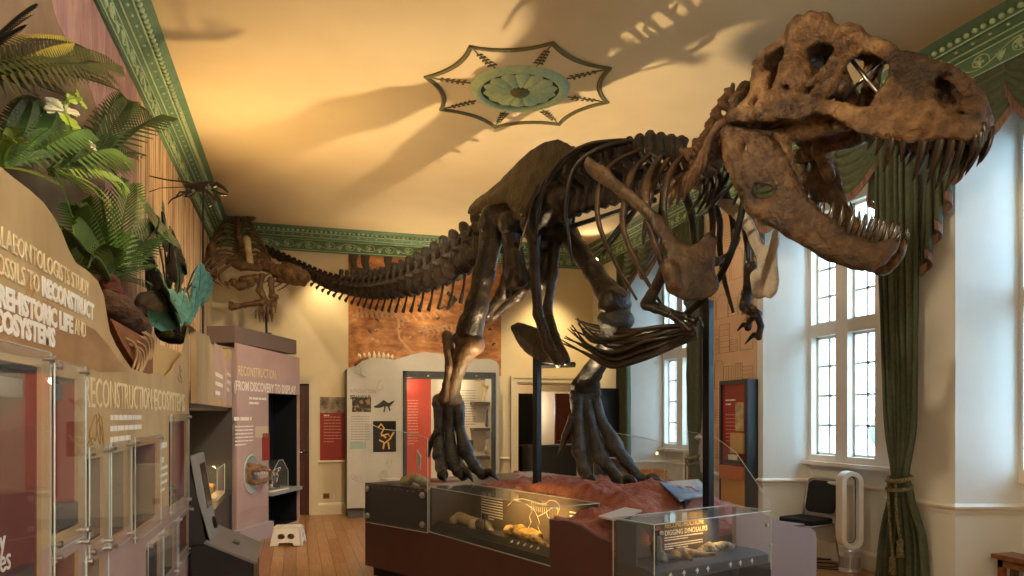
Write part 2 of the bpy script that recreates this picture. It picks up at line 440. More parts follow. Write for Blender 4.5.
# chair rail and baseboards: little profiles run along the faces
def run_profile(mb, path, prof, side):
    """path: XY points; prof: (out, z) points; out measured to the side of the walk"""
    P = [Vector((p[0], p[1], 0)) for p in path]; n = len(P); vs = []
    for i in range(n):
        t0 = (P[i]-P[i-1]).normalized() if i else None; t1 = (P[i+1]-P[i]).normalized() if i < n-1 else None
        n0 = Vector((-t0.y, t0.x, 0))*side if t0 else None; n1 = Vector((-t1.y, t1.x, 0))*side if t1 else None
        if n0 and n1:
            b = (n0+n1); b.normalize(); b = b/max(.3, b.dot(n0))
        else: b = n0 or n1
        for (o, z) in prof: vs.append(P[i] + b*o + Vector((0, 0, z)))
    k = len(prof); fs = []
    for i in range(n-1):
        for j in range(k): fs.append((i*k+j, i*k+(j+1) % k, (i+1)*k+(j+1) % k, (i+1)*k+j))
    fs += [tuple(range(k))[::-1], tuple((n-1)*k+j for j in range(k))]
    mb.add(vs, fs)
def right_path():
    pts = [(XR, YB)]
    for (y0, y1) in BAYS: pts += [(XR, y1), (XW-.001, y1-SPL*.6875), (XW-.001, y0+SPL*.6875), (XR, y0)]
    return pts + [(XR, YREAR)]
RAIL = [(0, .80), (.012, .80), (.018, .83), (.04, .845), (.045, .862), (.025, .875), (0, .885)]
BASE = [(0, 0), (.025, 0), (.025, .15), (.018, .17), (.008, .185), (0, .19)]
for nm, prof in (('trim_1', RAIL), ('baseboard_right', BASE)):
    mb = MB(); run_profile(mb, right_path(), prof, -1); struct(mb.build(nm, M_TRIMR))
for nm, prof in (('trim_2', RAIL), ('baseboard_back', BASE)):
    mb = MB()
    for a, b in ((DL1+.14, DW0-.16), (DW1+.16, XR)): run_profile(mb, [(a, YB), (b, YB)], prof, -1)
    struct(mb.build(nm, M_TRIM))

# cornice: green plaster with dentils, two bands and a scroll frieze in relief
PROF = [(0, ZCOR), (.035, ZCOR), (.035, ZCOR+.012), (.045, ZCOR+.02), (.045, ZCOR+.19), (.07, ZCOR+.205), (.075, ZCOR+.225), (.10, ZCOR+.235), (.125, ZCOR+.262),
        (.15, ZCOR+.27), (.155, ZCOR+.30), (.20, ZCOR+.315), (.235, ZCOR+.335), (.25, ZCOR+.345), (.25, ZC), (0, ZC)]
mb = MB(); run_profile(mb, [(XL, YREAR), (XL, YB), (XR, YB), (XR, YREAR)], PROF, -1)
cornice = struct(mb.build('trim_3', M_GREEN))
def frieze(o, d, nrm, length, name):
    """scroll relief and dentils along direction d on a face with outward normal nrm"""
    o, d, nrm = Vector(o), Vector(d), Vector(nrm); up = Vector((0, 0, 1)); mb = MB(); den = MB()
    Pn = lambda s, z, out=.047: o + d*s + nrm*out + up*z
    n = max(1, int(length/.62)); w = length/n
    for i in range(n):
        s0 = i*w
        for sg, cx in ((1, s0+w*.25), (-1, s0+w*.75)):
            sp = [Pn(cx + math.cos(a)*(.012+.0125*a)*1.0, .105 + sg*math.sin(a)*(.010+.0095*a), .05) for a in np.linspace(0, 2*math.pi*1.05, 15)]
            mb.tube(sp, lerp_list([.012, .007, .005], 15), 4)
            mb.ball(Pn(cx, .105), (.024, .024, .024), 6, 4)
            for q in range(5):
                a = q*1.256; mb.ball(Pn(cx+.033*math.cos(a), .105+.033*math.sin(a)), (.014, .014, .014), 5, 3)
        st = [Pn(s0 + w*t, .105 + .05*math.sin(2*math.pi*t), .05) for t in np.linspace(0, 1, 17)]
        mb.tube(st, .006, 4)
        for t in (.02, .5):
            for a in (-.9, -.3, .3, .9):
                mb.tube([Pn(s0+w*t, .045), Pn(s0+w*t+.03*math.sin(a), .075+.02*math.cos(a)), Pn(s0+w*t+.05*math.sin(a), .085+.045*math.cos(a))], [.008, .012, .003], 4)
    for z, r in ((.018, .006), (.188, .006), (.222, .008), (.268, .008)):
        out = {.018: .045, .188: .045, .222: .078, .268: .15}[z]
        mb.tube([Pn(0, z, out), Pn(length, z, out)], r, 4)
    k = int(length/.072)
    for i in range(k):
        s = (i+.5)*length/k
        den.ball(Pn(s, .298, .175), (.026, .026, .024), 6, 4)
        if i % 2 == 0: mb.ball(Pn(s, .245, .112), (.016, .016, .012), 5, 3)
    a = mb.build('scroll_frieze', M_GREENL, cornice, smooth=True); b = den.build('dentils', M_GREENL, cornice, smooth=True)
frieze((XL, .5, ZCOR), (0, 1, 0), (1, 0, 0), YB-.5, 'left')
frieze((XL, YB, ZCOR), (1, 0, 0), (0, -1, 0), XR-XL, 'back')
frieze((XR, YB, ZCOR), (0, -1, 0), (-1, 0, 0), YB-1.5, 'right')

# door casings
def casing(x0, x1, h, nm, y=YB):
    mb = MB(); w = .14
    for (a, b, t) in ((0, w, .03), (.03, w-.02, .045), (w-.035, w, .055)):
        mb.box((x0-b, y-t, 0), (x0-a, y, h+a)); mb.box((x1+a, y-t, 0), (x1+b, y, h+a)); mb.box((x0-b, y-t, h+a), (x1+b, y, h+b))
    struct(mb.build(nm, M_TRIM))
casing(DL0, DL1, DLH, 'trim_4'); casing(DW0, DW1, DWH, 'trim_5')
# red-brown panelled door at the left of the back wall
mb = MB(); mb.box((DL0, YB+.06, 0), (DL1, YB+.10, DLH))
for (a, b) in ((.08, .44), (.50, .84)):
    for (z0, z1) in ((.15, .85), (1.0, 1.55), (1.65, 2.0)):
        mb.box((DL0+a, YB+.045, z0), (DL0+b, YB+.06, z1))
door = struct(mb.build('door_1', M_WOODDOOR, bevel=.008))
hm = MB(); hm.lathe([(.028, 0), (.028, .012), (.01, .016), (.01, .045)], (0, 0, 0), 14, Matrix.Translation((DL1-.07, YB+.055, 1.02)) @ Matrix.Rotation(math.pi/2, 4, 'X'))
hm.tube([(DL1-.07, YB+.012, 1.02), (DL1-.19, YB+.012, 1.02)], .009, 8); hm.build('door_handle', M_CHROME, door, smooth=True)

# room beyond the doorway
M_BEY = mat('far_room_paint', (196, 172, 132), .8)
mb = MB(); mb.box((3.0, 16.5, 0), (5.62, 16.7, 3)); mb.box((6.5, 16.5, 0), (8.0, 16.7, 3)); mb.box((5.62, 16.5, 2.2), (6.5, 16.7, 3))
mb.box((2.9, YB+.2, 0), (3.0, 16.7, 3)); mb.box((8.0, YB+.2, 0), (8.1, 16.7, 3)); mb.box((2.9, YB+.2, 2.9), (8.1, 16.7, 3.0)); mb.box((5.9, YB+.2, 0), (8.1, YB+.4, 3)); mb.box((4.8, 18.4, 0), (8.1, 18.6, 3)); mb.box((4.7, 16.7, 0), (4.8, 18.6, 3)); mb.box((8.0, 16.7, 0), (8.1, 18.6, 3)); mb.box((4.7, 16.7, 2.9), (8.1, 18.6, 3))
struct(mb.build('wall_far_room', M_BEY))
struct(MB().box((3.0, YB+.2, -.08), (8.0, 18.4, .0)).build('floor_far_room', mat('far_floor', (92, 72, 52), .5)))

# ceiling medallion: eight-pointed moulding, sprays, rimmed rosette
med = thing('ceiling_medallion', 'pale green plaster rosette in an eight-pointed moulding on the ceiling', 'ceiling rose', (1.97, 6.27, ZC))
M_OLIVE = mat('olive_gilding', (104, 98, 62), .6)
M_DGREEN = mat('deep_green_plaster', (44, 74, 54), .7)
mb = MB(); RT = .88
def star(rad, z):
    out = []
    for k in range(8):
        a0, a1 = k*math.pi/4, (k+1)*math.pi/4
        p0 = Vector((math.cos(a0), math.sin(a0), 0))*rad; p1 = Vector((math.cos(a1), math.sin(a1), 0))*rad; mid = (p0+p1)/2
        c = mid*(.80 if True else 1)
        for t in np.linspace(0, 1, 9)[:-1]:
            out.append(p0*(1-t)**2 + c*2*t*(1-t) + p1*t*t + Vector((0, 0, z)))
    return out
mb.tube(star(RT, -.008), .014, 6, closed=True); mb.tube(star(RT*.965, -.006), .008, 5, closed=True); mb.build('star_moulding', M_OLIVE, med, smooth=True)
mb = MB(); mb.lathe([(.36, 0), (.36, -.025), (.385, -.04), (.41, -.035), (.42, -.02), (.445, -.016), (.455, 0)], seg=64, caps=False)
mb.build('rim', M_GREENL, med, smooth=True)
MB().lathe([(.001, -.004), (.37, -.004)], seg=48, caps=False).build('rosette_ground', M_DGREEN, med)
for k in range(14):
    a = k*2*math.pi/14; pm = MB(); pts = []; 
    vs = []; fs = []; nr, nc = 9, 7
    for i in range(nr):
        t = i/(nr-1); rr = .065+.28*t; hw = (.018+.052*t**.8)*(1 if t < .85 else (1-(t-.85)*3.2))
        for j in range(nc):
            s = j/(nc-1)*2-1; sc = 1+.10*math.cos(j*math.pi)*(t > .5)
            vs.append((rr + (-.02*s*s if t > .9 else 0), s*hw*sc, -.008-.035*(1-s*s)*math.sin(math.pi*min(1, t*1.05))**.6 - .006*abs(math.cos(s*math.pi))))
    for i in range(nr-1):
        for j in range(nc-1): fs.append((i*nc+j, i*nc+j+1, (i+1)*nc+j+1, (i+1)*nc+j))
    pm.add([Matrix.Rotation(a, 3, 'Z') @ Vector(v) for v in vs], fs); pm.build('petal', M_GREENL, med, smooth=True)
mb = MB(); mb.lathe([(.09, -.002), (.09, -.03), (.075, -.045), (.05, -.04), (.045, -.06), (.001, -.07)], seg=24); mb.build('boss', M_OLIVE, med, smooth=True)
for k in range(8):
    a = k*math.pi/4; Rm = Matrix.Rotation(a, 3, 'Z'); sm = MB()
    sm.tube([Rm @ Vector((x, .006*math.sin(x*40), -.006)) for x in np.linspace(.47, .83, 12)], .006, 4)
    for x in (.52, .57, .62, .67, .72):
        for s in (-1, 1):
            L = .045*(1.1-(x-.5)*2); sm.tube([Rm @ Vector((x, 0, -.006)), Rm @ Vector((x+.015, s*L*.6, -.008)), Rm @ Vector((x-.005, s*L, -.006))], [.005, .009, .003], 5)
    sm.build('spray', M_OLIVE, med, smooth=True)
# ------------------------------------------------------------------ tyrannosaur: local frame x = forward (a), y = animal's left (b), z up
TH = R(17.6)
T_O = Vector((1.166, 6.49, 0)); T_A = Vector((math.sin(TH), -math.cos(TH), 0)); T_B = Vector((math.cos(TH), math.sin(TH), 0))
T_RZ = math.atan2(T_A.y, T_A.x); MID = .82
def loc(p):
    d = Vector(p) - T_O; return Vector((d.dot(T_A), d.dot(T_B), d.z))
def wld(a, b, h): return T_O + T_A*a + T_B*b + Vector((0, 0, h))
LO = loc(CAM_P)
def Q(px, py, b):
    """point of the vertical plane y=b (local) seen along a ray"""
    d = ray(px, py); dl = Vector((d.dot(T_A), d.dot(T_B), d.z)); return LO + dl*((b-LO.y)/dl.y)
def Qh(px, py, h):
    d = ray(px, py); dl = Vector((d.dot(T_A), d.dot(T_B), d.z)); return LO + dl*((h-LO.z)/dl.z)
def Qz(px, py, z): return loc(atz(px, py, z))

M_BONE = mat('dark_bone', (28, 21, 16), .36, col2=(64, 48, 36), scale=7, bump=.5, bscale=45, lo=.42, hi=.75, spec=.5)
M_BONEV = mat('vertebra_bone', (24, 18, 14), .38, col2=(56, 42, 30), scale=9, bump=.5, bscale=50, lo=.42, hi=.75)
M_SKULL = mat('skull_bone', (80, 57, 38), .45, col2=(146, 114, 78), scale=3.2, bump=.9, bscale=30, lo=.35, hi=.7, detail=8)
def head_bone(name, dark, mid, light):
    m, nt, b = _nt(name); L = nt.links; tc = nt.nodes.new('ShaderNodeTexCoord')
    def noise(sc, det, dist=0):
        n = nt.nodes.new('ShaderNodeTexNoise'); n.inputs['Scale'].default_value = sc; n.inputs['Detail'].default_value = det; n.inputs['Distortion'].default_value = dist; L.new(tc.outputs['Object'], n.inputs[0]); return n
    n1 = noise(2.6, 6, .6); n2 = noise(17, 8); ad = nt.nodes.new('ShaderNodeMath'); ad.operation = 'MULTIPLY_ADD'; ad.inputs[1].default_value = .45
    L.new(n2.outputs['Fac'], ad.inputs[0]); L.new(n1.outputs['Fac'], ad.inputs[2])
    r = nt.nodes.new('ShaderNodeValToRGB'); e = r.color_ramp.elements; e[0].position = .56; e[0].color = rgb(*dark); e[1].position = .92; e[1].color = rgb(*light); k = e.new(.73); k.color = rgb(*mid)
    L.new(ad.outputs[0], r.inputs[0]); L.new(r.outputs[0], b.inputs['Base Color']); b.inputs['Roughness'].default_value = .42
    v = nt.nodes.new('ShaderNodeTexVoronoi'); v.feature = 'DISTANCE_TO_EDGE'; v.inputs['Scale'].default_value = 9; n3 = noise(6, 5); mx = nt.nodes.new('ShaderNodeMix'); mx.data_type = 'RGBA'; mx.inputs[0].default_value = .35
    L.new(tc.outputs['Object'], mx.inputs[6]); L.new(n3.outputs['Color'], mx.inputs[7]); L.new(mx.outputs[2], v.inputs[0])
    mr = nt.nodes.new('ShaderNodeMapRange'); mr.inputs[1].default_value = 0; mr.inputs[2].default_value = .05; L.new(v.outputs['Distance'], mr.inputs[0])
    b1 = nt.nodes.new('ShaderNodeBump'); b1.inputs['Strength'].default_value = .45; b1.inputs['Distance'].default_value = .012; L.new(mr.outputs[0], b1.inputs['Height'])
    n4 = noise(34, 8); b2 = nt.nodes.new('ShaderNodeBump'); b2.inputs['Strength'].default_value = .9; b2.inputs['Distance'].default_value = .022; L.new(n4.outputs['Fac'], b2.inputs['Height']); L.new(b1.outputs[0], b2.inputs['Normal']); L.new(b2.outputs[0], b.inputs['Normal'])
    return m
M_SKULL = head_bone('weathered_skull_bone', (54, 39, 27), (112, 84, 56), (162, 130, 92))
M_JAW = mat('jaw_bone', (60, 43, 30), .42, col2=(118, 90, 60), scale=6, bump=.8, bscale=30, lo=.38, hi=.72, detail=8)
M_JAW = head_bone('weathered_jaw_bone', (40, 29, 21), (86, 63, 42), (132, 102, 70))
M_NECK = mat('neck_bone', (70, 47, 30), .5, col2=(128, 94, 60), scale=12, bump=.6, bscale=50, lo=.35, hi=.75)
M_GREYB = mat('grey_bone', (40, 39, 40), .45, col2=(84, 82, 80), scale=9, bump=.5, bscale=50, lo=.4, hi=.75)
M_TIBIA = mat('lamp_lit_shin_bone', (52, 36, 20), .55, col2=(112, 82, 46), scale=7, bump=.5, bscale=40, lo=.3, hi=.75, stretch=(1, 1, .4))  # golden tone is lamplight put into the colour of the right shin
M_SCAP = mat('brown_scapula_bone', (48, 36, 26), .42, col2=(108, 82, 54), scale=7, bump=.5, bscale=40, lo=.4, hi=.75)
M_TOOTH = mat('dark_tooth', (28, 22, 18), .22, col2=(62, 47, 34), scale=8, stretch=(1, 1, .3), coat=.4)
M_GAST = mat('glossy_dark_bone', (30, 24, 20), .28, col2=(70, 58, 48), scale=14, stretch=(1, 1, 4), lo=.4, hi=.75)
M_RIB = mat('brown_black_rib', (40, 29, 21), .36, col2=(96, 70, 46), scale=5, bump=.5, bscale=45, lo=.42, hi=.8)
M_CLAW = mat('black_claw', (24, 23, 24), .28, coat=.3)

trex = thing('dinosaur_skeleton', 'huge dark tyrannosaur skeleton with gaping toothed jaws standing on the red rock plinth', 'dinosaur skeleton', T_O, T_RZ)

# ---- skull -----------------------------------------------------------------
# half width of the skull along its length
def w_skull(a): return np.interp(a, [2.85, 3.05, 3.35, 3.6, 3.8, 4.05, 4.16, 4.23, 4.28, 4.31], [.40, .40, .36, .27, .20, .15, .115, .08, .04, .0])
SK_TOP = ([2.9, 3.3, 3.6, 4.3], [3.9, 3.78, 3.62, 3.36]); SK_LOW = ([2.9, 3.3, 3.6, 4.3], [3.32, 3.28, 3.18, 2.98])
def w_eff(a, h):
    """half width narrows towards the skull roof"""
    top = np.interp(a, *SK_TOP); low = np.interp(a, *SK_LOW); u = np.clip((h-low)/(top-low), 0, 1)
    return w_skull(a)*(1 - .42*u**1.7)
def w_jaw(a): return np.interp(a, [2.85, 3.0, 3.25, 3.5, 3.7, 3.82, 3.89, 3.94], [.36, .36, .31, .20, .11, .07, .035, .0])
def side(pts, wf, tip=True):
    out = []
    for (px, py) in pts:
        w = .3
        # the tip of the snout and chin curves round to the far side
        if not tip: pass
        elif wf is w_jaw: px = px - 5*max(0, min(1, (px-835)/70))**1.3
        else: px = px - 5*max(0, min(1, (px-900)/86))**1.3
        for _ in range(40): p = Q(px, py, MID - w); w = .6*w + .4*float(wf(p.x, p.z) if wf.__code__.co_argcount == 2 else wf(p.x))
        out.append((p.x, p.z))
    return out
SK_OUT = side([(727,119),(737,112),(745,104),(747,98),(751,88),(752,78),(754,62),(760,54),(770,46),(781,38),(791,27),(800,18),(810,13),(820,16),(829,21),(834,28),(842,26),(851,25),(858,28),(864,36),
    (872,40),(882,46),(893,50),(905,56),(920,60),(938,64),(952,68),(964,74),(973,85),(981,97),(986,112),(986,128),(981,137),(970,139),(958,137),(945,139),(930,141),(915,142),(900,141),
    (885,140),(870,138),(858,133),(848,125),(841,118),(830,114),(815,113),(803,117),(795,121),(783,119),(768,122),(752,120),(738,122)], w_eff)
SK_HOLES = [side(h, w_eff, False) for h in (
    [(783,40),(786,36),(782,52),(778,66),(774,80),(770,90),(768,84),(769,72),(764,66),(756,62),(758,58),(770,48)],          # lower temporal opening
    [(809,49),(818,44),(828,46),(833,49),(832,56),(827,66),(822,74),(816,80),(812,84),(808,92),(803,92),(801,88),(808,84),(812,78),(814,70),(812,64),(809,58)],  # orbit
    [(852,60),(862,53),(874,53),(885,58),(889,68),(887,80),(882,92),(872,101),(858,104),(846,104),(838,101),(837,92),(843,80),(847,70)],    # antorbital opening
    [(939,78),(948,76),(958,79),(966,86),(971,95),(971,105),(965,109),(955,106),(948,97),(943,88)],                        # nostril
    [(828,98),(833,97),(835,103),(831,107),(827,104)],
    [(748,98),(753,93),(756,100),(754,108),(750,107)], [(783,86),(787,85),(788,90),(784,92)], [(856,45),(861,44),(862,48),(857,49)])]
def curve_q(pts, wf, dq=0):
    f2 = (lambda a, h: max(0.0, float(wf(a, h) if wf.__code__.co_argcount == 2 else wf(a)) + dq)); return [(a, f2(a, h), h) for a, h in side(pts, f2)]
def skull_fn(P):
    a = P[..., 0]; q = np.abs(P[..., 1]); h = P[..., 2]
    A2 = a[:, 0, :]; H2 = h[:, 0, :]
    outl = sd_poly(A2, H2, SK_OUT)[:, None, :]; d2 = outl
    for n_, ho in enumerate(SK_HOLES): d2 = smax(d2, -(sd_poly(A2, H2, ho)[:, None, :] - (.010, .014, .024, .028, .01, .006, .006, .006)[n_]), .016)
    low = np.interp(a, *SK_LOW); w = w_eff(a, h).astype(np.float32)
    wall = np.abs(q-w+.012) - .026
    shell = smax(d2, wall, .03)
    # roof, snout and front rim: solid skin following the outline
    rim = smax(smax(outl, -(outl+.05), .01), q-w, .02)
    cut = np.where((h < low+.02) & (a < 4.15), 1.0, 0) * .2
    rim = rim + cut
    d = smin(shell, rim, .03)
    # palate and inner walls
    pal = smax(smax(np.abs(h-(low+.10))-.018, q-w*.85, .02), np.maximum(3.62-a, a-4.25), .02); d = smin(d, pal, .03)
    d = smin(d, smax(smax(outl+.04, q-.02, .01), np.maximum(3.95-a, a-4.2), .02), .03)
    Pq = np.stack([a, q, h], -1)
    for ch, k in SK_CONES:
        for (p0, r0), (p1, r1) in zip(ch[:-1], ch[1:]): d = smin(d, sd_cone(Pq, p0, p1, r0, r1), k)
    d = d + .010*vnoise(P, 11) + .013*vnoise(P, 21) + .009*vnoise(P, 47) + .006*vnoise(P, 80)
    return d
def cones(pts, rs, wf, dq=0, k=.03):
    c = curve_q(pts, wf, dq); rs = lerp_list(rs, len(c)); return (list(zip(c, rs)), k)
SK_CONES = [cones([(845,36),(838,54),(826,70),(812,83)], [.034, .027, .026, .024], w_eff, -.015, .012),
            cones([(798,26),(796,48),(798,72),(802,90)], [.055, .05, .045, .02], w_eff, -.03),
            cones([(735,116),(760,112),(790,108),(815,104),(845,109),(880,122)], [.04, .035, .04, .032, .026, .03], w_eff, -.015),
            cones([(812,22),(822,26),(830,33)], [.05, .055, .04], w_eff, -.01),
            cones([(848,32),(858,36)], [.05, .04], w_eff, -.01),
            cones([(742,108),(756,92),(767,76)], [.03, .026, .02], w_eff, .0),
            cones([(893,60),(892,80),(878,104)], [.02, .03, .03], w_eff, -.01),
            cones([(866,42),(890,53),(920,63),(950,71)], [.03, .035, .03, .026], w_eff, -.01),
            cones([(960,122),(925,126),(890,128)], [.03, .03, .025], w_eff, -.01),
            cones([(772,98),(784,97),(796,99)], [.03, .035, .03], w_eff, -.01)]
_q = Q(770, 70, MID)
_bc = [(Q(752, 96, MID), .0)]
SK_CONES.append(([((3.0, 0.0, 3.56), .10), ((3.25, 0, 3.60), .10), ((3.5, 0, 3.5), .06)], .03))      # braincase
SK_CONES.append(([((2.98, .0, 3.66), .07), ((2.96, .18, 3.62), .06), ((3.0, .30, 3.52), .045)], .03))  # occipital wings
SK_CONES.append(([((3.05, .30, 3.30), .05), ((3.25, .20, 3.26), .045), ((3.6, .12, 3.22), .04)], .03)) # pterygoids
SK_CONES.append(([((3.25, .2, 3.26), .05), ((3.3, .22, 3.08), .035)], .03))
am = [p[0] for p in SK_OUT]; hm = [p[1] for p in SK_OUT]
def mshift(me, dy):
    for v in me.vertices: v.co.y += dy
    return me
me = sdf_mesh('skull', skull_fn, (min(am)-.02, -.45, min(hm)-.02), (max(am)+.02, .45, max(hm)+.02), .008)
mshift(me, MID); me.materials.append(M_SKULL); skull = link('skull', me, trex)

# teeth: curved, laterally flattened cones
def tooth(base, tip, r, bend, parent, m=M_TOOTH):
    base, tip = Vector(base), Vector(tip); mid = (base+tip)/2 + Vector(bend)
    pts = [base*(1-t)**2 + mid*2*t*(1-t) + tip*t*t for t in np.linspace(0, 1, 8)]
    mb = MB(); mb.tube(pts, [r*x for x in (1, 1.04, 1, .92, .78, .58, .34, .06)], 8, flat=.7, up=(1, 0, 0))
    return mb.build('tooth', m, parent, smooth=True)
UP = [((862,133),(856,142)),((871,136),(862,149)),((880,139),(870,154)),((890,140),(879,170)),((901,141),(896,159)),((923,141),(908,180)),
      ((942,138),(922,183)),((954,137),(938,175)),((964,137),(950,168)),((977,137),(967,161)),((982,136),(974,158)),((985,130),(980,150))]
for (b0, t0) in UP:
    (a0, h0), (a1, h1) = side([b0, (t0[0], t0[1])], w_skull); w0 = float(w_skull(a0))-.015
    L = math.hypot(a1-a0, h1-h0)
    for s in (-1, 1):
        tooth((a0, MID+s*w0, h0+.035), (a0+(a1-a0)*1.05, MID+s*(w0-.02), h1), .014+.072*L, (.022, 0, .0), skull)

# ---- lower jaw --------------------------------------------------------------
JW_OUT = side([(722,131),(727,126),(733,124),(739,129),(746,128),(757,131),(768,137),(778,146),(787,159),(795,176),(802,190),(811,200),(822,211),(835,222),(850,231),(865,237),(880,241),(892,239),(900,234),
    (904,238),(901,247),(894,256),(885,264),(874,270),(862,271),(848,268),(833,262),(814,251),(795,239),(775,227),(756,217),(746,208),(738,196),(730,181),(724,165),(720,149)], w_jaw)
JW_HOLES = [side(h, w_jaw) for h in ([(750,188),(757,184),(768,186),(774,191),(771,197),(761,197),(752,195)], [(742,140),(746,142),(747,150),(743,152)],[(738,190),(742,186),(747,198),(745,203)])]
def jaw_fn(P):
    a = P[..., 0]; q = np.abs(P[..., 1]); A2 = a[:, 0, :]; H2 = P[:, 0, :, 2]
    d2 = sd_poly(A2, H2, JW_OUT)[:, None, :]
    for ho in JW_HOLES: d2 = smax(d2, -sd_poly(A2, H2, ho)[:, None, :], .02)
    w = w_jaw(a).astype(np.float32)
    d = smax(d2, np.abs(q-w+.015) - .03, .035)
    Pq = np.stack([a, q, P[..., 2]], -1)
    for ch, k in JW_CONES:
        for (p0, r0), (p1, r1) in zip(ch[:-1], ch[1:]): d = smin(d, sd_cone(Pq, p0, p1, r0, r1), k)
    return d + .009*vnoise(P, 11) + .008*vnoise(P, 27) + .005*vnoise(P, 55)
JW_CONES = [cones([(728,132),(735,155),(742,180),(752,202)], [.04, .035, .03, .03], w_jaw, .0),
            cones([(752,206),(790,228),(830,252),(862,262)], [.035, .045, .045, .04], w_jaw, -.015),
            cones([(740,131),(765,142),(785,165)], [.025, .03, .02], w_jaw, -.01)]
am = [p[0] for p in JW_OUT]; hm = [p[1] for p in JW_OUT]
me = sdf_mesh('lower_jaw', jaw_fn, (min(am)-.02, -.42, min(hm)-.02), (max(am)+.02, .42, max(hm)+.02), .0095)
mshift(me, MID); me.materials.append(M_JAW); jaw = link('lower_jaw', me, trex)
LOWT = [((806,196),(807,188)),((819,210),(822,197)),((827,217),(833,201)),((836,224),(844,203)),((845,230),(857,209)),((855,235),(868,213)),((865,238),(880,214)),
        ((874,241),(891,217)),((883,242),(893,224)),((891,240),(904,222)),((898,236),(907,228))]
for (b0, t0) in LOWT:
    (a0, h0), (a1, h1) = side([b0, t0], w_jaw); w0 = float(w_jaw(a0))-.015; L = math.hypot(a1-a0, h1-h0)
    for s in (-1, 1):
        tooth((a0, MID+s*w0, h0-.03), (a0+(a1-a0)*.9, MID+s*(w0-.005), h1), .011+.07*L, (.012, 0, -.004), jaw)

# ---- vertebral column ---------------------------------------------------------
AX = [(262,249,11.05),(283,259,10.95),(305,271,10.72),(330,283,10.35),(360,290,9.8),(390,289,9.1),(420,281,8.45),(450,268,7.88),(480,249,7.37),(505,232,6.95)]
axis = [Qz(*p) for p in AX] + [Q(530, 222, MID), Q(577, 206, MID), Q(612, 196, MID), Q(645, 187, MID), Q(672, 179, MID), Q(690, 172, MID), Q(703, 168, MID), Q(715, 158, MID), Q(724, 142, MID), Q(734, 122, MID), Q(748, 100, MID)]
dense = spline(axis, 24); cum = [0]
for p, q in zip(dense[:-1], dense[1:]): cum.append(cum[-1]+(q-p).length)
def at_len(s):
    s = max(0, min(cum[-1]-1e-4, s)); i = int(np.searchsorted(cum, s)); i = max(1, i); t = (s-cum[i-1])/max(1e-9, cum[i]-cum[i-1])
    return dense[i-1].lerp(dense[i], t)
def frame_at(s):
    p = at_len(s); t = (at_len(s+.03)-at_len(s-.03)).normalized(); y = Vector((0, 0, 1)).cross(t).normalized(); z = t.cross(y)
    return frame(p, t, y, z)
S_HIP0 = min(range(len(dense)), key=lambda i: (dense[i]-axis[9]).length); S_HIP0 = cum[S_HIP0]
S_DOR0 = cum[min(range(len(dense)), key=lambda i: (dense[i]-axis[11]).length)]
S_NECK = cum[min(range(len(dense)), key=lambda i: (dense[i]-axis[15]).length)]
def v_extra(nsp):
    (x0, x1, zt, th) = nsp
    def fn(P):
        q = P - np.array(((x0+x1)/2, 0, 0), np.float32); z = P[..., 2]
        lean = (x0+x1)/2; xx = P[..., 0] - lean*np.clip(z/zt, 0, 1)
        d = np.maximum(np.abs(xx) - .33*(1+.15*z/zt), np.maximum(.2-z, z-zt)); return smax(d, np.abs(P[..., 1]) - th*(1+.5*np.clip((z-zt*.8)/(zt*.2), 0, 1)), .06)
    return fn
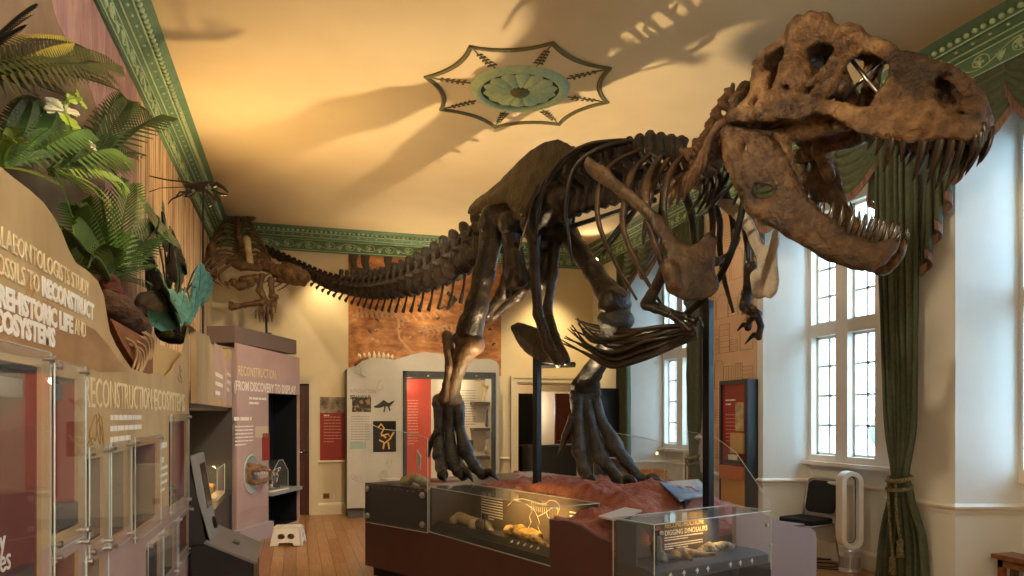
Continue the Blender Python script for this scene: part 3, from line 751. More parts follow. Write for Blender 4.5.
def arch(kind):
    """unit vertebra: centrum length 1 along x, radius about .55"""
    def fn(P):
        x, y, z = P[..., 0], P[..., 1], P[..., 2]; r = np.sqrt(y*y + z*z*.85)
        rad = .40 + .5*np.abs(np.clip(x, -.5, .5))**2*1.2
        d = smax(r - rad, np.abs(x) - .47, .06)
        Py = np.stack([x, np.abs(y), z], -1)
        if kind == 'caudal':
            d = smin(d, sd_cone(Py, (0, .1, .45), (-.1, .12, .75), .20, .16), .1)
            d = smin(d, smax(smax(np.abs(x+.26*z) - .15, np.maximum(.3-z, z-1.2), .06), np.abs(y)-.10-.06*np.clip(z-1.2, 0, 1), .05), .08)
            d = smin(d, sd_cone(Py, (-.29, .02, 1.12), (-.34, .02, 1.2), .20, .17), .12)
            d = smin(d, sd_cone(Py, (0, .3, .2), (-.15, .62, .18), .13, .08), .1)
            d = smin(d, sd_cone(Py, (.3, .14, .62), (.75, .2, .78), .11, .08), .08); d = smin(d, sd_cone(Py, (-.25, .08, .75), (-.6, .1, .8), .11, .07), .08)
        elif kind == 'distal':
            d = smin(d, sd_cone(Py, (.2, .06, .4), (.8, .12, .62), .16, .08), .1); d = smin(d, smax(np.abs(x+.1)-.3, np.maximum(np.abs(y)-.08, np.maximum(.2-z, z-.8)), .06), .1)
        elif kind == 'dorsal':
            d = smin(d, sd_cone(Py, (0, .16, .5), (0, .2, .95), .26, .22), .12)
            d = smin(d, smax(smax(np.abs(x+.06*z) - .36, np.maximum(.6-z, z-2.6), .12), np.abs(y)-.11-.10*np.clip((z-1.9)/.6, 0, 1), .06), .1)
            d = smin(d, sd_cone(Py, (0, .0, 2.45), (-.1, 0, 2.6), .30, .26), .12)
            d = smin(d, sd_cone(Py, (0, .25, .95), (-.12, 1.35, 1.35), .24, .13), .12)
            d = smin(d, sd_cone(Py, (.3, .2, 1.0), (.7, .24, 1.0), .14, .1), .1); d = smin(d, sd_cone(Py, (-.3, .2, 1.05), (-.65, .24, 1.1), .14, .1), .1)
        else:  # cervical
            d = smin(d, sd_cone(Py, (0, .2, .5), (0, .5, .7), .3, .22), .12)
            d = smin(d, smax(np.abs(x) - .28, np.maximum(np.abs(y)-.12, np.maximum(.4-z, z-1.35)), .08), .1); d = smin(d, sd_cone(Py, (0, 0, 1.2), (-.05, 0, 1.35), .22, .2), .1)
            d = smin(d, sd_cone(Py, (.2, .45, .65), (.75, .55, .75), .17, .12), .1); d = smin(d, sd_cone(Py, (-.2, .45, .75), (-.75, .5, .95), .18, .13), .1)
            d = smin(d, sd_cone(Py, (.15, .45, -.1), (-.8, .75, -.5), .16, .05), .1)
        return d + .05*vnoise(P, 3.3) + .03*vnoise(P, 8)
    zt = {'caudal': 1.8, 'distal': 1, 'dorsal': 2.95, 'cervical': 1.65}[kind]
    yt = {'caudal': 1.35, 'distal': .65, 'dorsal': 1.6, 'cervical': .95}[kind]
    me = sdf_mesh(kind + '_vertebra', fn, (-.95, -yt, -.8), (.95, yt, zt), .06)
    me.materials.append({'caudal': M_BONEV, 'distal': M_BONEV, 'dorsal': M_BONEV, 'cervical': M_NECK}[kind]); return me
V_C, V_X, V_D, V_N = arch('caudal'), arch('distal'), arch('dorsal'), arch('cervical')
def place_v(nm, me, s, L, sy=1, sz=1):
    o = link(nm, me, trex); o.matrix_local = frame_at(s) @ Matrix.Diagonal((L, L*sy, L*sz, 1)); return o
s = .02; i = 0; CAUD = []
while s < S_HIP0 - .05:
    t = s/S_HIP0; L = .105 + .125*min(1, t*1.3)
    if t < .28: place_v('caudal_vertebra', V_X, s+L/2, L, 1.05+t, 1.05+t)
    else: place_v('caudal_vertebra', V_C, s+L/2, L, 1.12+.22*t, 1.15+.32*max(0, t-.3))
    CAUD.append((s+L/2, L, t)); s += L
while s < S_DOR0: place_v('sacral_vertebra', V_D, s+.1, .2, .55, .92); s += .2
nd = 11; Ld = (S_NECK-S_DOR0)/nd; DORS = []
for k in range(nd):
    ss = S_DOR0+(k+.5)*Ld; place_v('dorsal_vertebra', V_D, ss, Ld*1.02, 1.25, 1.34 - .012*k - (.12*(k-7) if k > 7 else 0)); DORS.append(ss)
nn = 9; Ln = (cum[-1]-S_NECK)/nn
for k in range(nn): place_v('cervical_vertebra', V_N, S_NECK+(k+.5)*Ln, Ln*1.2, 1.75, 1.75)
# chevrons under the tail
ch = {}
for (ss, L, t) in CAUD:
    if t < .12 or t > .96: continue
    ln = .09+.38*max(0, (t-.25))**1.3/.8; mb = MB()
    pts = [(0, 0, -.42*L), (-.02-.1*ln, 0, -.42*L-ln*.5), (-.05-.3*ln, 0, -.42*L-ln)]
    mb.tube(spline(pts, 5), lerp_list([.020+.012*t, .014+.008*t, .030+.010*t], 11), 7, flat=.55, up=(1, 0, 0))
    o = mb.build('chevron', M_BONE, trex, smooth=True); o.matrix_local = frame_at(ss-L*.5)
# ribs: nine pairs, the near ones laid out first, the far ones their mirror images
RIBS = [[(590,146),(556,166),(536,196),(526,225),(519,250)], [(606,144),(572,156),(548,184),(539,212),(536,243)], [(624,140),(588,145),(562,160),(544,188),(536,212),(537,236)],
        [(632,141),(598,150),(574,170),(566,207),(569,238),(572,262)], [(640,150),(612,165),(599,190),(599,224),(615,262),(637,300)], [(652,153),(634,170),(626,196),(623,226),(636,262),(661,304)],
        [(661,155),(650,174),(646,192),(649,224),(660,259),(669,285)], [(670,157),(657,176),(650,200),(645,226),(643,246)], [(680,157),(668,178),(664,205),(668,232)]]
for k, rb in enumerate(RIBS):
    n = len(rb); bb = lerp_list([.70, .48, .35, .33, .38, .46] if k < 7 else [.70, .54, .48, .5], n)
    P = spline([Q(x, y, b) for (x, y), b in zip(rb, bb)], 7); rad = [.024, .036, .036, .030, .026, .022, .012] if k > 2 else [.02, .026, .024, .020, .018, .014, .008]
    for sgn in (-1, 1):
        P2 = [Vector((p.x+(.02 if sgn > 0 else 0), p.y if sgn < 0 else 2*MID-p.y, p.z)) for p in P]
        h = Vector((P2[0].x+.02, MID+sgn*.08, P2[0].z-.10)); P2 = [h] + P2
        mb = MB(); mb.tube(P2, lerp_list(rad, len(P2)), 8, flat=.55, up=(1, 0, .2))
        mb.build('rib', M_RIB if (k > 3 and sgn < 0) else M_BONE, trex, smooth=True)

# ---- pelvis -------------------------------------------------------------------
def plate_bone(name, pts_b, thick, m, k=.02, cones_=(), nz=.008, mirror=False, bfun=None, res=.011, parent=None):
    """flat bone from a side outline: pts_b = list of (a,h); bfun(a) gives its distance from the mid plane"""
    def fn(P):
        a = P[..., 0]; q = P[..., 1]; h = P[..., 2]
        d2 = sd_poly(a[:, 0, :], h[:, 0, :], pts_b)[:, None, :]
        b = bfun(a, h); d = smax(d2, np.abs(q-b) - thick*np.clip(.55+6*np.abs(d2), .6, 1.3), thick*.8)
        for c in cones_:
            for (p0, r0), (p1, r1) in zip(c[:-1], c[1:]): d = smin(d, sd_cone(P, tuple(p0), tuple(p1), r0, r1), k)
        return d + nz*(vnoise(P, 9) + .5*vnoise(P, 24))
    A = [p[0] for p in pts_b] + [p[0][0] for c in cones_ for p in c]; H = [p[1] for p in pts_b] + [p[0][2] for c in cones_ for p in c]
    aa = np.linspace(min(A), max(A), 20); hh = np.linspace(min(H), max(H), 20)
    bb = [float(bfun(np.float32(x), np.float32(z))) for x in aa for z in hh] + [p[0][1] for c in cones_ for p in c]
    rr = max([p[1] for c in cones_ for p in c] + [0])
    me = sdf_mesh(name, fn, (min(A)-rr, min(bb)-thick*1.5-rr, min(H)-rr), (max(A)+rr, max(bb)+thick*1.5+rr, max(H)+rr), res)
    me.materials.append(m); return link(name, me, parent or trex)
def outl(pts, b): return [(Q(x, y, b).x, Q(x, y, b).z) for x, y in pts]
IL = outl([(468,214),(469,207),(475,199),(490,188),(505,174),(518,160),(530,149),(545,141),(556,139),(565,142),(572,148),(571,154),(563,160),(556,171),(548,181),(540,186),(535,200),(531,216),(526,221),(519,221),(514,213),(509,205),(498,207),(486,211),(476,217)], .60)
for sgn in (-1, 1):
    bf = (lambda a, h, s=sgn: MID + s*(.20 + .06*np.clip((3.75-h)/.4, 0, 1)) + 0*a)
    plate_bone('ilium', IL, .03, M_BONE, bfun=bf)
HIPZ = 3.33
# hip block joining both sides
bone('sacrum', [[((.15, MID, 3.52), .16), ((.95, MID, 3.5), .16)], [((.45, MID-.24, 3.36), .11), ((.45, MID+.24, 3.36), .11)], [((.7, MID-.2, 3.4), .09), ((.7, MID+.2, 3.4), .09)]], M_BONE, trex, k=.06, nz=.02, nf=8)
# pubes and their boot
for sgn, pts in ((-1, [(528,224),(534,240),(535,274),(538,314),(549,347),(559,362)]), (1, [(556,228),(555,240),(553,274),(547,310),(553,337),(565,360)])):
    b0 = [.22, .19, .14, .09, .05, .03]
    c = [Q(x, y, MID+sgn*bb) for (x, y), bb in zip(pts, b0)]
    bone('pubis', [[(p, r) for p, r in zip(c, (.075, .055, .045, .045, .055, .05))]], M_BONE, trex, k=.03)
BT = outl([(511,330),(511,325),(517,322),(526,324),(534,327),(542,330),(550,342),(560,356),(562,361),(556,365),(545,364),(532,358),(520,348)], .79)
plate_bone('pubic_boot', BT, .045, M_BONE, bfun=lambda a, h: MID-.02+0*a+0*h)
# ischia
for sgn in (-1, 1):
    c = [Vector((.42, MID+sgn*.20, 3.28)), Vector((.36, MID+sgn*.15, 3.0)), Vector((.12, MID+sgn*.08, 2.78)), Vector((-.25, MID+sgn*.04, 2.62)), Vector((-.5, MID+sgn*.03, 2.55))]
    f = [Vector((.5, MID+sgn*.18, 3.1)), Vector((.46, MID+sgn*.12, 2.86)), Vector((.3, MID+sgn*.1, 2.82))]
    bone('ischium', [[(p, r) for p, r in zip(c, (.09, .07, .06, .045, .04))], [(p, r) for p, r in zip(f, (.05, .07, .05))]], M_BONE, trex, k=.06)

# ---- hind legs ----------------------------------------------------------------
def leg_right():
    bF = .56
    fem = [Q(x, y, b) for x, y, b in ((506,219,.60),(495,217,.56),(491,240,.54),(484,275,.53),(477,306,.52),(470,328,.51))]
    head = Vector((fem[0].x, MID-.18, fem[0].z))
    bone('femur', [[(head, .085), (fem[1], .105), (fem[2], .10), (fem[3], .10), (fem[4], .105), (fem[5], .115)],
                   [(Q(464,332,.46), .075), (Q(466,322,.47), .07)], [(Q(474,334,.58), .085), (Q(476,322,.57), .08)], [(Q(489,214,.48), .07), (Q(484,226,.47), .06)]], M_BONE, trex, k=.05)
    tb = [Q(x, y, .53) for x, y in ((471,343),(465,352),(458,368),(452,386),(448,399))]
    bone('tibia', [[(p, r) for p, r in zip(tb, (.115, .09, .075, .08, .11))], [(Q(458,338,.45), .06), (Q(476,346,.6), .085)], [(Q(438,400,.48), .06), (Q(457,400,.6), .06)]], M_TIBIA, trex, k=.05)
    fb = [Q(x, y, .42) for x, y in ((447,336),(449,350),(449,366),(446,384),(444,399))]
    bone('fibula', [[(p, r) for p, r in zip(fb, (.055, .05, .036, .034, .045))]], M_TIBIA, trex, k=.03)
    bone('ankle', [[(Q(438,404,.45), .065), (Q(448,406,.54), .075), (Q(458,404,.62), .065)]], M_GREYB, trex, k=.04)
    top = [(440,409,.47), (449,409,.54), (458,408,.62)]; mid = [(439,432,.46), (450,436,.54), (460,430,.63)]; bot = [(440,455,.45), (453,463,.54), (466,452,.65)]
    for t, m, b in zip(top, mid, bot):
        bone('metatarsal', [[(Q(*t), .072), (Q(*m), .047), (Q(*b), .082)], [(Q(b[0]-1, b[1], b[2]-.035), .045), (Q(b[0]+1, b[1]-1, b[2]+.035), .045)]], M_GREYB, trex, k=.03)
    return [Q(*b) for b in bot]
def toes(starts, dirs, nph, h0, m=M_GREYB, scale=1):
    for st, d, n in zip(starts, dirs, nph):
        st = Vector(st); d = Vector(d).normalized(); root = None; p = st.copy(); L = .115*scale
        end_z = h0+.055; steps = []
        for k in range(n):
            t = (k+1)/n; q = st + d*(L*.92*(k+1)*(1-.05*k)); q.z = end_z + (st.z-end_z)*max(0, 1-t*1.15)**1.3; steps.append(q)
        tb = None
        for k, q in enumerate(steps):
            r = .074*scale*(1-.13*k); mid = (p+q)/2
            chains = [[(p+(q-p)*.08, r), (mid, r*.72), (p+(q-p)*.92, r*.9)]]
            o = bone('toe_bone', chains, m, trex if tb is None else tb, k=.02, nz=.006)
            if tb is None: tb = o
            p = q
        c0 = p; c1 = p + d*.08*scale + Vector((0, 0, .025)); c2 = p + d*.18*scale + Vector((0, 0, -.055)); c2.z = max(h0+.005, c2.z)
        mb = MB(); mb.tube(spline([c0, c1, c2], 6), lerp_list([.048*scale, .05*scale, .032*scale, .006], 13), 8, flat=.8)
        mb.build('claw', M_CLAW, tb, smooth=True)
bR = leg_right()
toes(bR, [(.93, -.36, 0), (.99, .02, 0), (.86, .45, 0)], (2, 2, 2), .955)
bone('hallux', [[(Q(437,432,.42), .04), (Q(431,443,.40), .032), (Q(428,456,.38), .018)]], M_BONE, trex, k=.02)
def leg_left():
    fem = [Q(x, y, b) for x, y, b in ((555,232,1.02),(567,234,1.08),(580,252,1.10),(594,272,1.10),(606,290,1.10),(614,303,1.09))]
    head = Vector((fem[0].x, MID+.16, fem[0].z))
    bone('femur', [[(head, .085), (fem[1], .10), (fem[2], .085), (fem[3], .082), (fem[4], .095), (fem[5], .11)], [(Q(607,306,1.02), .075), (Q(609,297,1.03), .07)], [(Q(622,304,1.16), .085), (Q(619,296,1.15), .07)]], M_BONE, trex, k=.05)
    tb = [Q(x, y, b) for x, y, b in ((615,321,1.10),(611,336,1.13),(602,354,1.17),(592,372,1.21),(585,384,1.24))]
    bone('tibia', [[(p, r) for p, r in zip(tb, (.115, .085, .075, .08, .11))], [(Q(606,319,1.05), .075), (Q(625,320,1.16), .08)], [(Q(577,387,1.18), .055), (Q(594,386,1.30), .06)]], M_GREYB, trex, k=.05)
    fb = [Q(x, y, 1.28) for x, y in ((626,324),(618,340),(608,358),(598,376),(593,386))]
    bone('fibula', [[(p, r) for p, r in zip(fb, (.05, .045, .034, .032, .04))]], M_BONE, trex, k=.03)
    bone('ankle', [[(Q(576,394,1.18), .06), (Q(585,395,1.25), .07), (Q(595,393,1.32), .06)]], M_GREYB, trex, k=.04)
    top = [(577,399,1.17), (585,399,1.25), (593,398,1.33)]; mid = [(578,424,1.16), (592,428,1.26), (602,422,1.36)]; bot = [(580,451,1.15), (600,456,1.27), (615,446,1.40)]
    for t, m, b in zip(top, mid, bot):
        bone('metatarsal', [[(Q(*t), .07), (Q(*m), .047), (Q(*b), .082)], [(Q(b[0]-1, b[1], b[2]-.035), .045), (Q(b[0]+1, b[1]-1, b[2]+.035), .045)]], M_GREYB, trex, k=.03)
    return [Q(*b) for b in bot]
bL = leg_left()
toes(bL, [(.95, -.3, 0), (.99, .1, 0), (.86, .5, 0)], (2, 3, 3), .965)
bone('hallux', [[(Q(573,418,1.12), .045), (Q(566,436,1.08), .036), (Q(559,455,1.04), .016)]], M_BONE, trex, k=.02)

# ---- shoulder and arms ----------------------------------------------------------
def sb(px): return float(np.interp(px, [588, 655, 690, 716], [.27, .32, .48, .63]))
SCP = [(588,156),(600,163),(614,175),(630,188),(646,201),(660,213),(670,226),(678,240),(690,245),(700,240),(706,232),(713,230),(717,238),(717,250),(716,268),(718,285),(712,297),(700,302),(685,300),(672,295),(668,285),(671,272),(670,262),(665,251),(658,240),(650,226),(640,214),(626,202),(610,190),(596,181),(587,173),(585,165)]
sp3 = [Q(x, y, sb(x)) for x, y in SCP]; sp2 = [(p.x, p.z) for p in sp3]
_ca = np.array([[p.x, p.z, 1] for p in sp3]); _cb = np.array([p.y for p in sp3]); _co = np.linalg.lstsq(_ca, _cb, rcond=None)[0]
_ia, _ib = zip(*[(Q(px, 200, sb(px)).x, sb(px)) for px in range(584, 722, 4)])
for sgn, m, da in ((-1, M_SCAP, 0), (1, mat('window_lit_coracoid', (172, 164, 152), .55, col2=(208, 202, 192), scale=8, bump=.5, bscale=40), .14)):  # left bone paled: daylight from the windows put into its colour
    pts = [(a+da, h+(.05 if da else 0)) for a, h in sp2]
    bf = (lambda a, h, s=sgn, d=da: (np.interp(a-d, _ia, _ib) + 0*h) if s < 0 else MID + .30 - .10*(a-2.5) + 0*h)
    g = [Vector((p[0]+da, 0, p[1])) for p in [(Q(670, 268, sb(670)).x, Q(670, 268, sb(670)).z), (Q(674, 285, sb(674)).x, Q(674, 285, sb(674)).z)]]
    for v in g: v.y = float(bf(v.x, v.z))
    plate_bone('scapula_coracoid', pts, .03, m, bfun=bf, cones_=[[(g[0], .05), (g[1], .05)]], nz=.012)
def arm(pts, b, m, finger):
    P = [Q(x, y, bb) for (x, y), bb in zip(pts, b)]
    bone('humerus', [[(P[0], .05), ((P[0]+P[1])/2, .034), (P[1], .045)]], m, trex, k=.02)
    for d in (-.016, .018):
        o = Vector((0, d, d*.5)); bone('forearm_bone', [[(P[1]+o, .03), ((P[1]+P[2])/2+o*1.4, .02), (P[2]+o, .026)]], m, trex, k=.02)
    for f in finger:
        F = [P[2]] + [Q(x, y, bb) for x, y, bb in f]
        o = bone('finger', [[(p, r) for p, r in zip(F[:-1], (.028, .023, .024, .02, .02))]], m, trex, k=.008)
        mb = MB(); e = F[-1]; s0 = F[-2]; up = (s0+e)/2 + Vector((.01, 0, .035)); mb.tube(spline([s0, up, e], 5), lerp_list([.022, .02, .004], 11), 7, flat=.7); mb.build('claw', M_CLAW, o, smooth=True)
arm([(669,263),(647,304),(669,313)], (.42, .42, .50), M_BONE, [[(682,323,.53),(690,330,.54),(697,338,.54)], [(684,316,.58),(694,321,.6),(703,328,.6)]])
arm([(751,268),(745,306),(757,315)], (1.12, 1.16, 1.14), M_BONE, [[(761,326,1.14),(759,337,1.14),(745,344,1.12)], [(750,320,1.18),(748,328,1.18),(737,331,1.17)]])
bone('furcula', [[(Q(703,243,.7), .022), (Q(716,262,.8), .024), (Q(730,255,.95), .022), (Q(738,238,1.0), .02)]], M_BONE, trex, k=.02)

# ---- gastralia basket -------------------------------------------------------------
rnd = random.Random(3)
for i in range(13):                      # near side rods
    t = i/12; j = lambda v: rnd.uniform(-v, v)
    p = [(561+18*t+j(4), 320+18*(1-t)+j(6)), (584+10*t+j(2), 352-16*t+j(3)), (610+8*t, 366-28*t+j(3)), (640+6*t, 362-31*t+j(2)), (668+4*t, 350-24*t+j(1)), (694-3*t+j(4), 337-12*t)]
    bb = [.50, .52, .56, .62, .70, .79]; db = j(.05); sp = spline([Q(x, y, b+.05*t+db*(1-k/5)) for k, ((x, y), b) in enumerate(zip(p, bb))], 5)
    mb = MB(); mb.tube(sp, lerp_list([.004, .011, .015, .017, .017, .012], len(sp)), 6, flat=.8); mb.build('gastral_rib', M_GAST, trex, smooth=True)
for i in range(11):                      # far side rods
    t = i/10
    p = [(574+26*t+j(5), 318+19*t+j(4)), (600+12*t+j(2), 326+19*t+j(2)), (630+6*t, 330+19*t+j(2)), (660+5*t, 327+16*t), (692-2*t+j(4), 323+12*t)]
    bb = [1.14, 1.12, 1.05, .96, .85]; db = j(.05); sp = spline([Q(x, y, b+db*(1-k/4)) for k, ((x, y), b) in enumerate(zip(p, bb))], 5)
    mb = MB(); mb.tube(sp, lerp_list([.004, .012, .016, .017, .012], len(sp)), 6, flat=.8); mb.build('gastral_rib', M_GAST, trex, smooth=True)

# ---- steel armature -----------------------------------------------------------------
mb = MB(); mb.tube(spline([Q(*p) for p in ((747,180,.75),(741,215,.75),(729,258,.76),(709,292,.78),(683,317,.80),(676,324,.8))], 6), .028, 8, flat=.6); mb.build('chest_strap', M_BLACK, trex, smooth=True)
mb = MB(); mb.tube([Q(560,230,MID), Q(655,200,MID)], .022, 6); mb.build('spine_bar', M_BLACK, trex, smooth=True)
for i, (x0, y0, x1, y1) in enumerate(((738,178,700,215),(744,170,715,205),(752,165,733,205),(757,140,769,122),(780,128,776,118),(840,102,884,58),(850,58,880,96))):
    mb = MB(); b = MID+.1*(i % 3-1); mb.tube([Q(x0, y0, b), Q(x1, y1, b)], .011, 6); mb.build('steel_rod', M_STEEL if i > 3 else M_BLACK, trex, smooth=True)
# neck ribs
for k in range(8):
    p = at_len(S_NECK+(k+.5)*Ln)
    for s_ in (-1, 1):
        mb = MB(); mb.tube(spline([p+Vector((0, s_*.10, -.05)), p+Vector((-.08, s_*.16, -.13)), p+Vector((-.17, s_*.14, -.24-.015*k))], 5), lerp_list([.034, .026, .010], 11), 6, flat=.6); mb.build('neck_rib', M_NECK if s_ < 0 else M_BONE, trex, smooth=True)

# ------------------------------------------------------------------ plinth under the skeleton (same local frame: a, b, height)
M_PLINTH = mat('plum_brown_laminate', (98, 66, 62), .42, col2=(90, 60, 57), scale=3)
M_PLINTHD = mat('dark_plum_panel', (52, 42, 48), .4)
M_ROCK = mat('red_sandstone', (138, 78, 68), .92, col2=(184, 124, 112), scale=9, bump=1, bscale=55, lo=.35, hi=.7, detail=8)
M_LABEL = mat('pale_grey_label', (196, 196, 200), .5)
M_CHAR = mat('charcoal_panel', (48, 46, 48), .5)
M_CAST = mat('pale_bone_cast', (196, 182, 140), .5, col2=(150, 132, 92), scale=9, bump=.4, bscale=40)
M_CASTY = mat('yellow_brown_fossil', (186, 154, 84), .45, col2=(96, 70, 38), scale=10, bump=.6, bscale=40)
M_LINE = mat('cream_line_drawing', (250, 236, 205), .6)
PL = [(0, 0), (2.44, 0), (2.5, 2.1), (-1.3, 2.1), (-.98, -.21)]
plinth = thing('display_plinth', 'long plum-brown plinth topped with red rock under the tyrannosaur skeleton', 'plinth', T_O, T_RZ)
def inset(poly, d):
    c = Vector((sum(p[0] for p in poly)/len(poly), sum(p[1] for p in poly)/len(poly)))
    return [tuple(c + (Vector(p)-c)*(1-d/(Vector(p)-c).length)) for p in poly]
MB().prism([(a, b, 0) for a, b in inset(PL, .1)], (0, 0, .1)).build('toe_kick', M_BLACK, plinth)
MB().prism([(a, b, .09) for a, b in PL], (0, 0, .455)).build('plinth_body', M_PLINTH, plinth)
mb = MB(); mb.prism([(0, 0, .545), (0, .46, .545), (0, 2.05, .545), (-1.25, 2.05, .545), (-.98, -.21, .545)], (0, 0, .38)); mb.build('dark_side_panel', M_PLINTHD, plinth)
mb = MB(); mb.prism([(0, .47, .545), (1.83, .47, .545), (1.83, 0, .545), (2.44, 0, .545), (2.47, 1.2, .545), (2.47, 2.04, .545), (0, 2.04, .545)], (0, 0, .2)); mb.build('plinth_shoulder', M_PLINTH, plinth)
# left block and right end board with shaped tops
mb = MB(); mb.prism([(1.82, -.005, .545), (2.44, -.005, .545), (2.44, -.005, .80), (2.3, -.005, .82), (2.15, -.005, .87), (2.0, -.005, .885), (1.9, -.005, .87), (1.82, -.005, .875)], (0, .03, 0)); mb.build('front_board', M_PLINTH, plinth)
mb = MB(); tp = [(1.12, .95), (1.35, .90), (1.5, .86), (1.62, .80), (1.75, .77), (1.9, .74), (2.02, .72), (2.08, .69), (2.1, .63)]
mb.prism([(2.5, 1.12, .02)] + [(2.5, b, z) for b, z in tp] + [(2.5, 2.1, .02)], (.035, 0, 0)); mb.build('end_board', mat('window_lit_mauve_board', (158, 138, 136), .5), plinth)  # end board lightened: window light on this end put into its colour
for (t, z) in ((.07, .60), (.93, .60), (.07, .88), (.93, .88)):
    pass
def rock_h(a, b):
    v = Vector((a*1.9, b*1.9, 3.1)); from mathutils import noise as N
    n = N.fractal(v, 1, 2, 4); n2 = N.fractal(v*3.3, 1, 2, 3)
    sm = lambda x: max(0, min(1, x))**2*(3-2*max(0, min(1, x)))
    h = .90 + .045*sm((a+.6)/1.4)
    h += .10*sm((b-.48)/.12)*sm((a-.55)/.4)*sm((2.25-a)/.35)*sm((1.9-b)/.5)
    h += .05*sm((b-.5)/.3)*sm((.55-a)/.5)*sm((a+.25)/.3)
    h -= .16*sm((a-2.0)/.4)*sm((b-.2)/.2)
    h -= .16*sm((b-1.2)/.9)*sm((a-.9)/1.2)
    if a > 1.8 and b < .5: h = min(h, .87 - .10*sm((a-2.05)/.35) + .20*sm((b-.1)/.4)*sm((2.4-a)/.3))
    n3 = N.fractal(v*9, 1, 2, 3); h += .05*n + .04*n2 + .013*n3 - .022*abs(N.fractal(v*5, 1, 2, 3))
    for (fa, fb, fh, fr) in ((-.62, .55, .945, .35), (.78, 1.28, .955, .45), (1.15, 1.28, .965, .45)):
        w = sm(1-math.hypot(a-fa, b-fb)/fr); h = h*(1-w)+(fh+.006*n2)*w
    return h
NA, NB = 200, 124; vs = []; fs = []; idx = {}
def inpoly(a, b):
    c = False; P = PL2
    for i in range(len(P)):
        (x1, y1), (x2, y2) = P[i], P[i-1]
        if (y1 > b) != (y2 > b) and a < (x2-x1)*(b-y1)/(y2-y1)+x1: c = not c
    return c
PL2 = [(0, .47), (1.83, .47), (1.83, .022), (2.43, .022), (2.45, .1), (2.49, 2.08), (-1.28, 2.08), (-.97, -.20), (-.005, 0.0)]
def put(i, j):
    if (i, j) not in idx:
        a = -1.3+3.8*i/NA; b = -.22+2.32*j/NB; idx[(i, j)] = len(vs); vs.append((a, b, rock_h(a, b)))
    return idx[(i, j)]
for i in range(NA):
    for j in range(NB):
        a = -1.3+3.8*(i+.5)/NA; b = -.22+2.32*(j+.5)/NB
        if inpoly(a, b): fs.append((put(i, j), put(i+1, j), put(i+1, j+1), put(i, j+1)))
me = bpy.data.meshes.new('rock_ground'); me.from_pydata(vs, [], fs)
bm = bmesh.new(); bm.from_mesh(me); ed = [e for e in bm.edges if e.is_boundary]; r = bmesh.ops.extrude_edge_only(bm, edges=ed)
for v in [g for g in r['geom'] if isinstance(g, bmesh.types.BMVert)]: v.co.z = .90 if (v.co.y < .3 and v.co.x < .05) else .70
bmesh.ops.recalc_face_normals(bm, faces=bm.faces); bm.to_mesh(me); bm.free(); me.materials.append(M_ROCK)
me.polygons.foreach_set('use_smooth', [True]*len(me.polygons)); rock = link('rock_ground', me, plinth)

# steel posts that carry the skeleton (a foot flange each)
for (a, b, z0, z1) in ((.555, MID, .9, 2.22), (2.30, 1.10, .72, 2.45)):
    mb = MB(); mb.box((a-.03, b-.03, z0), (a+.03, b+.03, z1)); mb.box((a-.08, b-.08, z0-.02), (a+.08, b+.08, z0+.02)); mb.build('support_post', M_BLACK, trex, bevel=.004)
mb = MB(); mb.tube([(.555, MID, 2.06), (.66, 1.18, 2.08)], .026, 4); mb.build('support_bar', M_BLACK, trex)

# ---- built-in glass case along the left flank
case1 = thing('glass_display_case', 'low glass case with lamp-lit bones set into the plinth flank below the skeleton', 'display case', T_O, T_RZ)
MB().box((.0, .005, .546), (1.82, .455, .60)).build('case_floor', M_CHAR, case1)
mb = MB(); mb.box((.01, .44, .6), (1.81, .46, .945)); mb.box((0, .02, .6), (.02, .45, .945)); bk = mb.build('back_panel', mat('brown_grey_panel', (92, 78, 64), .6), case1)
mb = MB(); mb.box((0, -.006, .535), (1.82, .0, .955)); mb.box((0, -.006, .949), (1.82, .46, .955)); gl = mb.build('glass_cover', M_PERSPEX, case1)
mb = MB()
for p, q in (((0,0,.952),(1.82,0,.952)),((0,0,.54),(1.82,0,.54)),((0,0,.54),(0,0,.952)),((1.82,0,.54),(1.82,0,.952)),((1.82,.46,.86),(1.82,.46,.952)),((0,.46,.952),(1.82,.46,.952)),((1.82,0,.952),(1.82,.46,.952))):
    mb.tube([p, q], .0035, 4)
mb.build('glass_edge', M_EDGE, gl)
mb = MB(); mb.prism([(0, .015, .60), (0, .10, .60), (0, .115, .635), (0, .10, .635)], (1.81, 0, 0)); lr = mb.build('label_rail', M_BLACK, case1)
Mr = frame((0, .02, .602), (1, 0, 0), (0, .55, .55)); mb = MB()
for i in range(5):
    x = 1.28+.085*i; d = .016; mb.prism([Mr @ Vector(p) for p in ((x-d, .045, .004), (x, .03, .004), (x+d, .045, .004), (x, .068, .004))], (0, -.002, .002))
mb.build('label_icon', M_PRINT, lr)
Mb = frame((0, .438, 0), (1, 0, 0), (0, 0, 1))
text_lines('panel_text', frame((.2, .438, .86), (1, 0, 0), (0, 0, 1)), .40, 9, .024, .009, M_PRINT, bk, 4)
